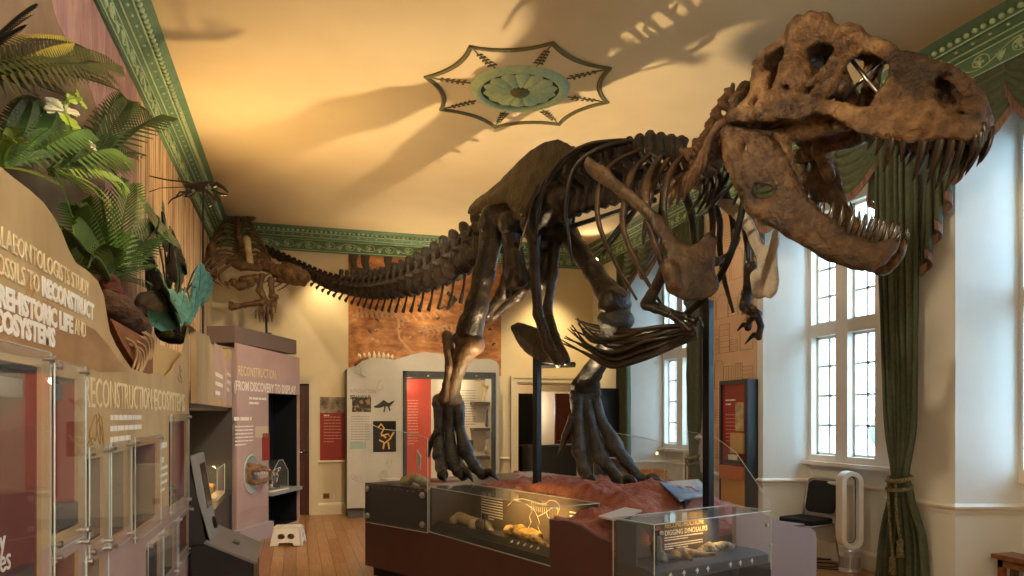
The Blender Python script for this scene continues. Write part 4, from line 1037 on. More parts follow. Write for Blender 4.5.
# long-tailed predator outline drawn in cream line
dl = MB(); ox, oz = .64, .63
body = [(0,.16),(.08,.215),(.18,.232),(.28,.225),(.36,.215),(.42,.222),(.46,.25),(.52,.255),(.56,.235),(.565,.205),(.545,.165),(.55,.2),(.53,.21),(.50,.205),(.47,.19),(.43,.165),(.38,.14),(.34,.12),(.36,.08),(.34,.05),(.37,.01),(.39,.005)]
leg2 = [(.28,.15),(.25,.11),(.27,.07),(.24,.03),(.26,.0)]
for L in (body, leg2, [(.08,.215),(.2,.20),(.3,.17),(.34,.12)], [(.43,.165),(.45,.13),(.47,.125)]): dl.tube([(ox+x*1.3, .436, oz+z*1.15) for x, z in L], .0028, 4)
for i in range(9): dl.tube([(ox+.36+.026*i, .436, oz+.26), (ox+.35+.026*i, .436, oz+.18)], .002, 4)
dl.build('dinosaur_outline', M_LINE, bk)
text_lines('panel_text', frame((1.5, .438, .86), (1, 0, 0), (0, 0, 1)), .1, 3, .03, .012, M_PRINT, bk, 9)
mb = MB(); mb.lathe([(.02, 0), (.02, .008), (.005, .012), (.005, .15)], (.80, .1, .6), 10); mb.cbox((.80, .1, .765), (.04, .04, .045)); tag(mb.build('case_lamp_stand', M_BLACK, None), 'tiny black lamp on a stalk between the two bones in the low glass case', 'lamp')
bpy.data.objects['case_lamp_stand'].matrix_world = frame(T_O, T_A, T_B, (0, 0, 1))
TM = frame(T_O, T_A, T_B, (0, 0, 1))
def tb_bone(name, label, cat, chains, m, k=.02, nz=.006, nf=18, group=None, **kw):
    """loose specimen: points given in the plinth frame, becomes its own top-level mesh"""
    o = bone(name, [[(TM @ Vector(p), r) for p, r in ch] for ch in chains], m, None, k=k, nz=nz, nf=nf, **kw); return tag(o, label, cat, group)
tb_bone('fossil_bone', 'pale knobbed limb bone lying at the left end of the low glass case', 'bone', [[((.18,.22,.67),.055),((.3,.22,.665),.045),((.46,.21,.66),.05)],[((.15,.18,.65),.045)],[((.17,.28,.66),.04)],[((.5,.17,.65),.05)],[((.5,.26,.65),.05)]], M_CAST)
tb_bone('fossil_bone', 'dark grey lump of bone touching the pale limb bone in the low glass case', 'bone', [[((.56,.21,.66),.058),((.66,.2,.65),.05),((.74,.19,.635),.03)]], mat('grey_fossil', (104, 98, 88), .5, col2=(60, 56, 50), scale=12, bump=.5), nz=.014)
tb_bone('fossil_bone', 'blotchy yellow and black jaw bone lying in the middle of the low glass case', 'bone', [[((.98,.22,.655),.05),((1.15,.22,.665),.055),((1.38,.2,.655),.06)],[((1.42,.18,.64),.04),((1.5,.18,.63),.025)]], M_CASTY, nz=.02)
tb_bone('fossil_bone', 'thin yellow bone fragment at the right end of the low glass case', 'bone', [[((1.52,.2,.615),.016),((1.66,.16,.62),.022),((1.79,.17,.612),.014)],[((1.5,.3,.618),.018),((1.76,.28,.618),.016)]], M_CASTY, nz=.006)

# ---- glass case at the front end, about digging
case2 = thing('glass_display_case', 'glass box case at the front end of the plinth with a digging panel inside', 'display case', T_O, T_RZ)
A0, A1, B0, B1 = 2.44, 2.80, .03, 1.15
MB().box((A0, B0, .02), (A1, B1, .60)).build('case_base', M_PLINTHD, case2)
mb = MB(); mb.prism([(A0+.02, B0+.01, .60), (A1-.015, B0+.01, .60), (A1-.015, B0+.01, .655), (A1-.10, B0+.01, .675), (A0+.02, B0+.01, .675)], (0, B1-B0-.02, 0)); dk = mb.build('specimen_deck', mat('slate_deck', (62, 66, 74), .5), case2)
Mr = frame((A1-.012, 0, .606), (0, 1, 0), (0, 0, 1)); mb = MB()
for b in (.18, .30, .42, .52, .74, .84, .96):
    d = .018
    mb.add([Mr @ Vector(p) for p in ((b-d, .022, 0), (b+d*.2, .044, 0), (b+d, .02, 0), (b+d*.45, .018, 0), (b+d*.4, .002, 0), (b-d*.1, .006, 0), (b-d*.2, .02, 0))], [(0, 1, 2, 3, 4, 5, 6)])
mb.build('hand_icon', M_PRINT, dk)
mb = MB(); mb.box((A0+.015, B0+.01, .675), (A0+.03, B1-.28, .94)); bk2 = mb.build('text_panel', mat('grey_brown_board', (80, 72, 70), .5), case2)
mb = MB(); mb.box((A0+.015, B1-.28, .675), (A0+.03, B1-.14, .94)); mb.box((A0+.03, B0+.01, .675), (A0+.2, B0+.02, .94)); mb.build('blue_panel', mat('slate_blue_board', (70, 78, 98), .5), case2)
XB = A0+.033
text('panel_heading', 'RECONSTRUCTION:', .05, frame((XB, .46, .850), (0, 1, 0), (0, 0, 1)), mat('gold_print', (222, 194, 140), .6), bk2, fit=.38)
text('panel_heading', 'DIGGING DINOSAURS', .05, frame((XB, .46, .800), (0, 1, 0), (0, 0, 1)), M_PRINT, bk2, fit=.42)
text_lines('panel_text', frame((XB, .46, .788), (0, 1, 0), (0, 0, 1)), .42, 2, .016, .007, M_PRINT, bk2, 2)
text_lines('panel_text', frame((XB, .46, .745), (0, 1, 0), (0, 0, 1)), .42, 3, .016, .007, M_PRINT, bk2, 5)
# red and orange feathered creature printed on the panel
mb = MB(); cx, cz = .375, .79
for i in range(9):
    a = 2.4+i*.22; mb.add([(XB, cx-.03+.03*math.cos(a), cz+.03*math.sin(a)), (XB+.001, cx-.05+.12*math.cos(a), cz+.02+.10*math.sin(a)), (XB, cx-.03+.03*math.cos(a+.2), cz+.03*math.sin(a+.2))], [(0, 1, 2)], 0)
mb.lathe([(.001, 0), (.038, 0), (.038, .002), (.001, .002)], (0, 0, 0), 20, frame((XB, cx+.01, cz+.02), (0, 1, 0), (0, .35, 1.5)), 1)
mb.lathe([(.001, 0), (.03, 0), (.03, .003), (.001, .003)], (0, 0, 0), 20, frame((XB, cx+.03, cz-.02), (0, 1, 0), (0, -.3, 1.6)), 1)
mb.build('feathered_creature_print', [mat('orange_print', (214, 120, 70), .6), mat('red_print', (176, 70, 48), .6)], bk2)
mb = MB(); mb.box((A1, B0, .55), (A1+.006, B1, .955)); mb.box((A0, B0-.006, .55), (A1+.006, B0, .955)); mb.box((A0, B1, .55), (A1+.006, B1+.006, .955)); mb.box((A0, B0-.006, .949), (A1+.006, B1+.006, .955))
g2 = mb.build('glass_cover', M_PERSPEX, case2); mb = MB()
for p, q in (((A1,B0,.952),(A1,B1,.952)),((A0,B0,.952),(A1,B0,.952)),((A0,B1,.952),(A1,B1,.952)),((A0,B0,.952),(A0,B1,.952)),((A1,B0,.55),(A1,B0,.952)),((A1,B1,.55),(A1,B1,.952)),((A0,B0,.55),(A0,B0,.952))): mb.tube([p, q], .004, 4)
mb.build('glass_edge', M_EDGE, g2)
mb = MB()
for b, z in ((B1-.06, .86), (B0+.05, .9), (B1-.02, .72)): mb.lathe([(.001, 0), (.012, 0), (.012, .012), (.001, .014)], (0, 0, 0), 10, frame((A1+.006, b, z), (0, 1, 0), (0, 0, 1)))
mb.build('bolt', M_STEEL, g2, smooth=False)
tb_bone('fossil_bone', 'spiky yellow fossil bone on the deck of the front glass case', 'bone', [[((2.6,.42,.70),.03),((2.58,.52,.705),.028),((2.6,.64,.69),.02)],[((2.58,.48,.71),.025),((2.56,.46,.74),.012)],[((2.62,.56,.70),.02),((2.68,.72,.685),.01)],[((2.6,.5,.7),.02),((2.7,.46,.685),.012)]], M_CASTY, nz=.012)
tb_bone('fossil_slab', 'long mottled grey fossil slab on the deck of the front glass case', 'fossil', [[((2.58,.64,.69),.02),((2.58,.78,.70),.035),((2.58,.92,.70),.03),((2.58,1.06,.69),.018)]], mat('mottled_fossil', (176, 166, 140), .5, col2=(70, 62, 54), scale=14, bump=.6), nz=.02, nf=24)
tb_bone('claw_model', 'dark blue-black clawed model standing at the left of the front glass case', 'model', [[((2.62,.26,.69),.05),((2.6,.25,.76),.035),((2.6,.27,.83),.02)],[((2.62,.3,.7),.03),((2.66,.38,.69),.014)]], mat('blue_black_resin', (46, 60, 66), .35, col2=(120, 150, 150), scale=20, lo=.5, hi=.75), nz=.01)
mb = MB(); mb.tube([(2.68, .17, .675), (2.68, .17, .86)], .005, 6); mb.cbox((2.68, .17, .875), (.035, .03, .035)); o = mb.build('case_lamp_stand', M_BLACK); o.matrix_world = TM; tag(o, 'tiny black stalk lamp before the orange creature in the front glass case', 'lamp')

# ---- loose labels and guard screens on the plinth
def slab_label(name, label, cat, quad, m, t=.008):
    q = [Vector(p) for p in quad]; n = (q[1]-q[0]).cross(q[3]-q[0]).normalized(); n = n if n.z > 0 else -n
    o = MB().prism(q, -n*t).build(name, m); return tag(o, label, cat)
def pz(px, py, h): return onZ(px, py, h)
lab = thing('label_plaque', 'small blank grey plaque on a wedge on the rock between the two glass cases', 'label', pz(620, 518, .86))
qd = [pz(598,516,.925), pz(617,520,.925), pz(642,510,.96), pz(625,507,.96)]; oo = Vector(lab.location)
MB().prism([p-oo for p in qd], (0, 0, -.01)).build('plaque', M_LABEL, lab); MB().prism([(p-oo)*.6-Vector((0, 0, .01)) for p in qd], (0, 0, -.16)).build('wedge', M_PLINTHD, lab)
inf = thing('information_lectern', 'sloping blue printed lectern on the right edge of the rock plinth', 'lectern', pz(690, 500, .95))
qd = [pz(680,500,.99), pz(714,493,.99), pz(698,479,1.08), pz(660,482,1.08)]; oo = Vector(inf.location)
MB().prism([p-oo for p in qd], (0, 0, -.012)).build('printed_board', mat('blue_print', (96, 136, 178), .4, col2=(190, 190, 180), scale=5, lo=.45, hi=.6), inf)
MB().prism([(p-oo)*.55-Vector((0, 0, .012)) for p in qd], (0, 0, -.3)).build('lectern_stand', M_PLINTHD, inf)

def guard(label, pts_low, pts_top, out, knobs=()):
    """upright clear sheet: rows of (a,b) with heights"""
    g = thing('clear_guard_screen', label, 'guard screen', T_O, T_RZ); o = Vector((out[0], out[1], 0))*.006
    poly = [Vector(p) for p in pts_low] + [Vector(p) for p in pts_top[::-1]]
    sh = MB().prism(poly, o).build('clear_sheet', M_PERSPEX, g); mb = MB(); mb.tube([p+o*.5 for p in poly], .004, 4, closed=True); mb.build('sheet_edge', M_EDGE, sh)
    mb = MB(); nn = Vector((out[0], out[1], 0))
    for p in knobs:
        z = nn; x = Vector((0, 0, 1)); y = z.cross(x); mb.lathe([(.001, -.03), (.012, -.03), (.012, 0), (.028, .004), (.03, .018), (.024, .026), (.001, .028)], (0, 0, 0), 14, frame(Vector(p), x, y, z))
    if knobs: mb.build('standoff_knob', M_STEEL, g, smooth=True)
    return g
f1 = Vector((.98, .21, 0)).normalized(); n1 = (f1.y, -f1.x)
def onf(t, z, d=.012): return (-.98+.98*t+n1[0]*d, -.21+.21*t+n1[1]*d, z)
guard('clear screen bolted to the dark left end of the plinth', [onf(0, .53), onf(1, .53)], [onf(0, 1.53), onf(.12, 1.52), onf(.3, 1.47), onf(.55, 1.46), onf(.85, 1.42), onf(1, 1.40)], n1, [onf(.07, .60), onf(.93, .60), onf(.07, .87), onf(.93, .87)])
guard('clear screen on the far plinth edge behind the left foot of the skeleton', [(-.15, 2.11, .5), (.9, 2.11, .5)], [(-.15, 2.11, 1.44), (.2, 2.11, 1.42), (.6, 2.11, 1.38), (.9, 2.11, 1.34)], (0, 1), [(-.02, 2.11, 1.40)])
guard('clear screen with a curved top on the far plinth edge behind the front post', [(1.15, 2.11, .5), (2.1, 2.11, .5)], [(1.15, 2.11, 1.46), (1.5, 2.11, 1.42), (1.75, 2.11, 1.28), (1.95, 2.11, 1.05), (2.1, 2.11, .85)], (0, 1), [(1.32, 2.11, 1.40)])
post = MB()
for a, z in ((-.02, 1.42), (1.32, 1.42)): post.tube([(a, 2.09, .7), (a, 2.09, z)], .012, 8)
# bone cast and white card resting behind the left screen
tb_bone('fossil_bone', 'golden knobbed bone cast resting on the rock behind the left clear screen', 'bone', [[((-.62,.06,.95),.05),((-.5,.1,1.0),.04),((-.36,.12,.97),.05)],[((-.66,.12,.95),.04)],[((-.45,.2,.95),.04)]], M_CAST, nz=.012)
cd = MB().cbox((0, 0, .0), (.22, .012, .14)).cbox((0, .012, -.12), (.012, .012, .24)).build('white_card', mat('white_card', (226, 222, 212), .6)); cd.matrix_world = TM @ frame((-.64, .22, 1.16), (.9, -.3, -.25), (.3, .95, 0)).normalized(); tag(cd, 'tilted white card leaning beside the back foot of the skeleton', 'card')
cd2 = MB().cbox((0, 0, .0), (.22, .14, .01)).build('white_card', M_WHITEP); cd2.matrix_world = TM @ Matrix.Translation((-.78, -.02, .965)); tag(cd2, 'flat white card lying at the left tip of the rock behind the screen', 'card')
# ------------------------------------------------------------------ left side: ecosystem display wall
XP = -.8
def yz(px, py, X=XP):
    p = onX(px, py, X); return (p.y, p.z)
M_SAND = mat('sand_printed_board', (204, 180, 134), .5, col2=(172, 144, 100), scale=2.2, stretch=(1, 1.2, .5), detail=7, lo=.3, hi=.7, col3=(206, 190, 150))
M_MAUVE = mat('mauve_printed_board', (188, 164, 156), .45, col2=(172, 146, 138), scale=1.6)
M_REDB = mat('red_board', (150, 46, 30), .5)
M_CREAMB = mat('cream_board', (214, 202, 172), .6)
FX = lambda X: frame((X, 0, 0), (0, 1, 0), (0, 0, 1))       # plate XY -> world YZ, thickness towards +X
wallu = thing('ecosystem_display_wall', 'long sand-coloured display wall with a scooped top edge and printed headings', 'display wall', (XP, 4, 0))
def W(o):                                                    # world-built part -> child of a located empty
    o.location = -Vector(o.parent.location); return o
TOPL = [(0,166),(14,178),(30,190),(44,203),(54,217),(62,232),(69,250),(76,263),(88,271),(98,281),(104,296),(107,315),(110,332),(116,345),(124,358),(131,368),(140,372),(150,374),(160,373),(166,377),(172,371),(176,362),(183,355),(186,340),(189,325)]
top = [yz(*p) for p in TOPL]
YE = yz(189, 325)[0]
# case openings, as (y0, y1, z0, z1)
def opening(pxl, pxr, pyt, pyb):
    y0 = yz(pxl, 416)[0]; y1 = yz(pxr, 416)[0]; m = (pxl+pxr)/2
    return (y0, y1, yz(m, pyb)[1], yz(m, pyt)[1])
OPEN = {'tall': opening(52, 78, 377, 530), 'a': opening(87, 103, 458, 540), 'b': opening(109, 126, 452, 534), 'c': opening(133, 157, 445, 524), 'f': opening(169, 186, 421, 502),
        'g1': opening(146, 159, 545, 590), 'g2': opening(162, 174, 531, 575), 'g3': opening(177, 188, 518, 552), 'h1': opening(52, 78, 558, 640), 'h2': opening(84, 102, 562, 640)}
OPEN['big'] = (1.3, yz(41, 416)[0], .75, 1.76)
Y0 = 1.1
outer = [(Y0, .02), (YE, .02)] + top[::-1] + [(Y0, 2.42)]
rects = [[(a, c), (b, c), (b, d), (a, d)] for (a, b, c, d) in OPEN.values()]
bd = plate_obj('printed_board', outer, rects, .012, M_SAND, FX(XP-.012), wallu); W(bd)
mb = MB(); mb.box((XP-.42, Y0, 0), (XP-.36, YE, 1.72)); mb.box((XP-.42, Y0, 1.66), (XP-.05, YE, 1.72)); mb.box((XP-.42, YE-.03, 0), (XP-.05, YE, 1.7)); W(mb.build('carcass', M_MIDGREY, wallu))
# mauve skirt print on the lower half and a brown ground patch printed behind the big lettering
low = [(Y0, .02), (YE, .02), (YE, 1.05), (yz(168,505)[0], 1.02), (yz(130,545)[0], 1.06), (yz(84,550)[0], 1.14), (yz(52,540)[0], 1.16), (Y0, 1.16)]
hol = [[(max(a, Y0+.01)-.004, c-.004), (b+.004, c-.004), (b+.004, d+.004), (a-.004, d+.004)] for k, (a, b, c, d) in OPEN.items()]
W(plate_obj('mauve_print', low, hol, .002, M_MAUVE, FX(XP), wallu))
gr = [yz(*p) for p in ((0,300),(20,305),(45,300),(62,312),(80,322),(95,330),(108,345),(118,360),(124,366),(128,372),(100,372),(60,362),(0,352))]
W(plate_obj('brown_print', gr, [], .0015, mat('brown_ground_print', (150, 112, 74), .5, col2=(176, 140, 96), scale=3, stretch=(1, 1, 2)), FX(XP), wallu))
def tx(s, px, py, h_px, m, px2=None, bold=0, nm='lettering', dz=0):
    y, z = yz(px, py); p = yz(px, py+h_px); size = abs(z-p[1])/.70
    fit = abs(yz(px2, py)[0]-y) if px2 else None
    return W(text(nm, s, size, frame((XP+.001, y, p[1]+dz), (0, 1, 0), (0, 0, 1)), m, wallu, bold=bold, fit=fit))
M_CREAMP = mat('cream_print', (236, 222, 184), .6)
# heading, four lines; the board starts left of the frame, so the first letters are cut by the picture edge
def head(segs, py, hpx):
    for s, pl, pr, m, b in segs: 
        y, z = yz(pl, py + (pl)*(416-py)/299*.0)
        tx(s, pl, py, hpx, m, pr, b)
zt = lambda px, py: yz(px, py)[1]
L1 = zt(60, 268); lines = []
def line(segs, z, size, spx0):
    for s, y0, y1, m, b in segs:
        W(text('lettering', s, size, frame((XP+.001, y0, z), (0, 1, 0), (0, 0, 1)), m, wallu, bold=b, fit=y1-y0))
yy = lambda px: yz(px, 416)[0]
sz = .086
line([('PALAEONTOLOGISTS STUDY', 2.26, yy(88), M_CREAMP, 0)], zt(50, 275), sz, 0)
line([('FOSSILS TO', 2.28, yy(38), M_CREAMP, 0), ('RECONSTRUCT', yy(41), yy(93), M_PRINT, .004)], zt(50, 299), sz, 0)
line([('PREHISTORIC LIFE', 2.28, yy(72), M_PRINT, .004), ('AND', yy(74), yy(85), M_CREAMP, 0)], zt(50, 325), sz, 0)
line([('ECOSYSTEMS', 2.24, yy(54), M_PRINT, .004)], zt(27, 339), sz, 0)
line([('RECONSTRUCTION:', yy(83), yy(152), M_CREAMP, -.001), ('ECOSYSTEMS', yy(153.5), yy(184), M_CREAMP, .002)], zt(130, 409), .18, 0)
W(text_lines('small_print', frame((XP+.001, yy(110), zt(125, 415)), (0, 1, 0), (0, 0, 1)), yy(144)-yy(110), 3, .05, .024, M_PRINT, wallu, 3))
W(text_lines('small_print', frame((XP+.001, yy(160), zt(165, 442)), (0, 1, 0), (0, 0, 1)), yy(167)-yy(160), 2, .09, .035, M_PRINT, wallu, 6))
W(text_lines('small_print', frame((XP+.001, yy(160), zt(164, 466)), (0, 1, 0), (0, 0, 1)), yy(168)-yy(160), 4, .045, .018, M_PRINT, wallu, 8))
mb = MB(); mb.box((XP, yy(120), zt(130, 556)), (XP+.001, yy(139), zt(130, 553))); 
for q in range(5): mb.box((XP, yy(122), zt(130, 560+q*4.5)), (XP+.001, yy(138), zt(130, 557.8+q*4.5)))
W(mb.build('small_print', M_PRINT, wallu))
# faint sketch lines printed on the board
mb = MB(); rr = random.Random(4)
for (px, py) in ((92, 428), (98, 432), (25, 290), (150, 395), (180, 372), (10, 320)):
    y, z = yz(px, py); q = [Vector((XP+.001, y+rr.uniform(-.08, .08)*i*.3, z+rr.uniform(-.09, .09))) for i in range(7)]; mb.tube(spline(q, 4), .0025, 4)
W(mb.build('sketch_print', mat('brown_line', (150, 118, 76), .6), wallu))

# one glazed case in each opening: lining, coloured back, clear cover with corner bolts
M_CASEIN = mat('case_lining', (58, 54, 54), .6)
def case(k, back, sidem=None, pad=.05):
    a, b, c, d = OPEN[k]; dp = .22; x1 = XP-.013; x0 = x1-dp
    mb = MB(); mb.box((x0, a, c), (x1, a+.006, d)); mb.box((x0, a, c), (x1, b, c+.01)); mb.box((x0, a, d-.01), (x1, b, d))
    W(mb.build('case_lining', M_CASEIN, wallu)); mb = MB(); mb.box((x0, b-.006, c+.01), (x1, b, d-.01)); W(mb.build('case_side', sidem or back, wallu)); W(MB().box((x0-.01, a, c), (x0, b, d)).build('case_back', back, wallu))
    cv = W(MB().box((XP+.014, a-pad*.7, c-pad), (XP+.02, b+pad*.7, d+pad)).build('clear_cover', M_PERSPEX, wallu))
    mb = MB(); mb.tube([(XP+.017, a-pad*.7, c-pad), (XP+.017, b+pad*.7, c-pad), (XP+.017, b+pad*.7, d+pad), (XP+.017, a-pad*.7, d+pad)], .003, 4, closed=True)
    mb.build('cover_edge', M_EDGE, cv); mb = MB()
    for y in (a-pad*.3, b+pad*.3):
        for z in (c-pad*.55, d+pad*.55): mb.lathe([(.001, -.018), (.007, -.018), (.007, .006), (.012, .008), (.012, .02), (.001, .022)], (0, 0, 0), 10, frame((XP+.017, y, z), (0, 1, 0), (0, 0, 1)))
    mb.build('corner_bolt', M_STEEL, cv, smooth=False)
M_DKRED = mat('dim_red_lining', (120, 34, 24), .5); M_GREIGE = mat('greige_lining', (134, 122, 108), .6)
for k, bk, sd in (('big', M_DARK, M_DKRED), ('tall', M_REDB, M_REDB), ('a', M_CASEIN, M_GREIGE), ('b', M_CASEIN, M_GREIGE), ('c', M_CASEIN, M_GREIGE), ('f', M_REDB, M_DKRED), ('g1', M_DARK, M_CASEIN), ('g2', M_CASEIN, M_GREIGE), ('g3', M_CASEIN, M_DKRED), ('h1', M_REDB, M_DKRED), ('h2', M_CASEIN, M_GREIGE)): case(k, bk, sd)
# contents of the cases
def spec(nm, lab, cat, chains, m, **kw): return tag(bone(nm, chains, m, None, **kw), lab, cat)
def floor_of(k): return OPEN[k][2]+.012
a, b, c, d = OPEN['tall']; xc = XP-.09
mb = MB(); mb.lathe([(.05, 0), (.05, .012), (.008, .02), (.008, .42), (.016, .42), (.016, .44), (.001, .45)], (xc, (a+b)/2+.03, c+.01), 12); mb.tube([(xc, (a+b)/2+.03, c+.37), (xc, (a+b)/2-.05, c+.37)], .012, 8)
tag(mb.build('steel_measuring_stand', M_STEEL, smooth=False), 'upright steel rod with a cross arm in the tall red-backed wall case', 'instrument')
mb = MB(); mb.box((xc-.02, a+.03, c+.01), (xc+.10, b-.03, c+.09)); tag(mb.build('case_label_block', M_DARK, bevel=.006), 'dark sloped label block on the floor of the tall red-backed wall case', 'label')
spec('skull_cast', 'dark animal skull cast in the big left-hand wall case', 'skull', [[((XP-.11,1.95,1.35),.09),((XP-.10,2.15,1.3),.06)],[((XP-.12,1.82,1.42),.07)],[((XP-.10,2.0,1.25),.04),((XP-.09,2.18,1.24),.03)],[((XP-.12,1.92,1.30),.02),((XP-.12,1.92,.78),.02)],[((XP-.12,1.92,.78),.09)]], M_BONEV, k=.03)
spec('vertebra_cast', 'smooth pale fossil block standing in the big left-hand wall case', 'fossil', [[((XP-.11,2.4,1.02),.07),((XP-.11,2.55,1.05),.055)],[((XP-.11,2.45,.95),.03),((XP-.11,2.45,.775),.03)],[((XP-.11,2.45,.785),.06)]], mat('grey_cast', (120, 116, 110), .4, col2=(160, 156, 148), scale=8), k=.03)
mb = MB(); mb.box((XP-.05, 1.32, .765), (XP-.016, OPEN['big'][1]-.01, 1.12)); pb = tag(mb.build('printed_case_panel', mat('dark_printed_panel', (40, 28, 30), .4, col2=(96, 56, 50), scale=1.5, lo=.45)), 'dark printed panel across the foot of the big left-hand wall case', 'panel')
yw, zw = yy(0), zt(10, 543); text('lettering', 'y', .10, frame((XP-.0155, yy(1)+.03, zt(8, 552)), (0, 1, 0), (0, 0, 1)), M_PRINT, pb); text('lettering', 'es', .10, frame((XP-.0155, yy(1)+.03, zt(8, 572)), (0, 1, 0), (0, 0, 1)), M_PRINT, pb)
for k, nm, lab, ch, m in (
    ('a', 'curved_tooth', 'dark curved tooth leaning in the first of three upright wall cases', [[((0,-.05,.0),.035),((0,-.03,.14),.028),((0,.01,.27),.012)]], M_TOOTH),
    ('b', 'fossil_tile', 'grey fossil tile leaning in the middle of three upright wall cases', [[((-.03,-.06,.03),.025),((-.05,.06,.05),.03)],[((-.04,0,.05),.02),((-.06,0,.2),.03)]], mat('grey_fossil', (104, 98, 88))),
    ('c', 'leaf_fossil_slab', 'pale slab with fossil leaves in the last of three upright wall cases', [[((-.08,-.1,.05),.03),((-.08,.1,.05),.03)],[((-.09,-.08,.18),.03),((-.09,.1,.2),.03)],[((-.08,-.09,.05),.03),((-.09,-.08,.18),.03)],[((-.08,.1,.05),.03),((-.09,.1,.2),.03)],[((-.08,0,.12),.05)]], M_CAST),
    ('f', 'fossil_bone', 'small brown bone on the floor of the red wall case nearest the far end', [[((0,-.08,.03),.03),((0,.08,.03),.035)],[((0,.1,.05),.03)]], M_BONEV),
    ('g1', 'shell_fossil', 'coiled dark shell in the lowest of the small stepped wall cases', [[((0,-.05,.04),.035),((.0,.05,.05),.045)],[((0,.1,.03),.03)]], M_GREYB),
    ('g2', 'shell_fossil', 'pale rounded shell in the middle one of the small stepped wall cases', [[((0,-.04,.05),.05),((0,.07,.04),.04)]], M_CAST),
    ('g3', 'shell_fossil', 'brown shell in the topmost of the small stepped wall cases', [[((0,-.05,.045),.045),((0,.07,.035),.035)]], M_BONEV)):
    a, b, c, d = OPEN[k]; o = Vector((XP-.085, b-.22 if b-a > .3 else (a+b)/2, c+.012+.01))
    spec(nm, lab, 'fossil', [[(o+Vector(p), r) for p, r in q] for q in ch], m, k=.02)

# ---- scenic ledge behind the scooped edge
M_EARTH = mat('dark_earth', (34, 26, 18), .95, col2=(58, 42, 26), scale=12, bump=1)
M_LOG = mat('brown_log', (64, 42, 26), .85, col2=(98, 66, 40), scale=5, stretch=(1, .5, 3), bump=1, bscale=20)
mb = MB(); mb.box((XL, 1.2, 1.72), (XP-.06, YE, 1.78)); ledge = mb.build('planting_ledge', M_EARTH); tag(ledge, 'dark earth-covered planting ledge behind the scooped display wall', 'ledge')
mb = MB(); q = [onX(110, 318, XP-.03), onX(122, 343, XP-.03), onX(140, 372, XP-.03), onX(153, 374, XP-.03), onX(153, 342, XP-.03)]
mb.prism(q, (-.04, 0, 0)); o = mb.build('brown_fossil_board', mat('brown_scenic_board', (150, 92, 48), .6, col2=(110, 64, 32), scale=3, stretch=(1, .6, 2), bump=.4)); tag(o, 'brown scenic board with ribbed fossils in the scoop of the display wall', 'board')
mb = MB()
for i in range(8):
    t = i/7; c0 = onX(126+19*t, 352+8*math.sin(t*5), XP-.028); mb.tube(spline([c0+Vector((0, 0, .07)), c0+Vector((.02, .10, .05)), c0+Vector((.015, .17, -.01)), c0+Vector((0, .15, -.08))], 4), [.007]*13, 5)
mb.build('ribbed_fossil', mat('pale_fossil_relief', (182, 150, 112), .6), o, smooth=True)
mb = MB(); q = [onX(153, 342, XP-.03), onX(153, 374, XP-.03), onX(168, 376, XP-.03), onX(181, 356, XP-.03), onX(180, 352, XP-.03)]; mb.prism(q, (-.04, 0, 0)); tag(mb.build('cream_scenic_board', mat('tan_board', (206, 172, 110), .6)), 'plain tan board beside the brown fossil board in the scoop', 'board')
def rockm(nm, lab, c, r, m, n=.05, f=6, sq=(1, 1, 1)):
    c = Vector(c); fn = lambda P: sd_ell(P, c, r) + n*vnoise(P, f) + n*.5*vnoise(P, f*2.7)
    R_ = Vector(r)*1.25; me = sdf_mesh(nm, fn, c-R_, c+R_, max(r)/14); me.materials.append(m); return tag(link(nm, me), lab, 'rock')
xr = XP-.17
def pr(px, py, X=xr): return onX(px, py, X)
rockm('white_rock', 'white boulder lying on the planting ledge under the palm', pr(154, 306, -.93), (.10, .20, .085), mat('white_rock', (190, 182, 168), .85, col2=(120, 112, 100), scale=7, bump=1))
rockm('mossy_rock', 'brown rock with yellow-green moss at the far end of the planting ledge', pr(172, 327, -.93), (.12, .42, .13), mat('moss', (60, 48, 28), .95, col2=(124, 118, 30), scale=6, bump=1, lo=.48, hi=.6))
lg = bone('fallen_log', [[(pr(106, 303, -.94), .06), (pr(120, 312, -.93), .085), (pr(138, 324, -.92), .06), (pr(147, 330, -.92), .03)]], M_LOG, None, nz=.03, nf=12); tag(lg, 'gnarled dark brown log leaning over the ledge edge under the palm', 'log')

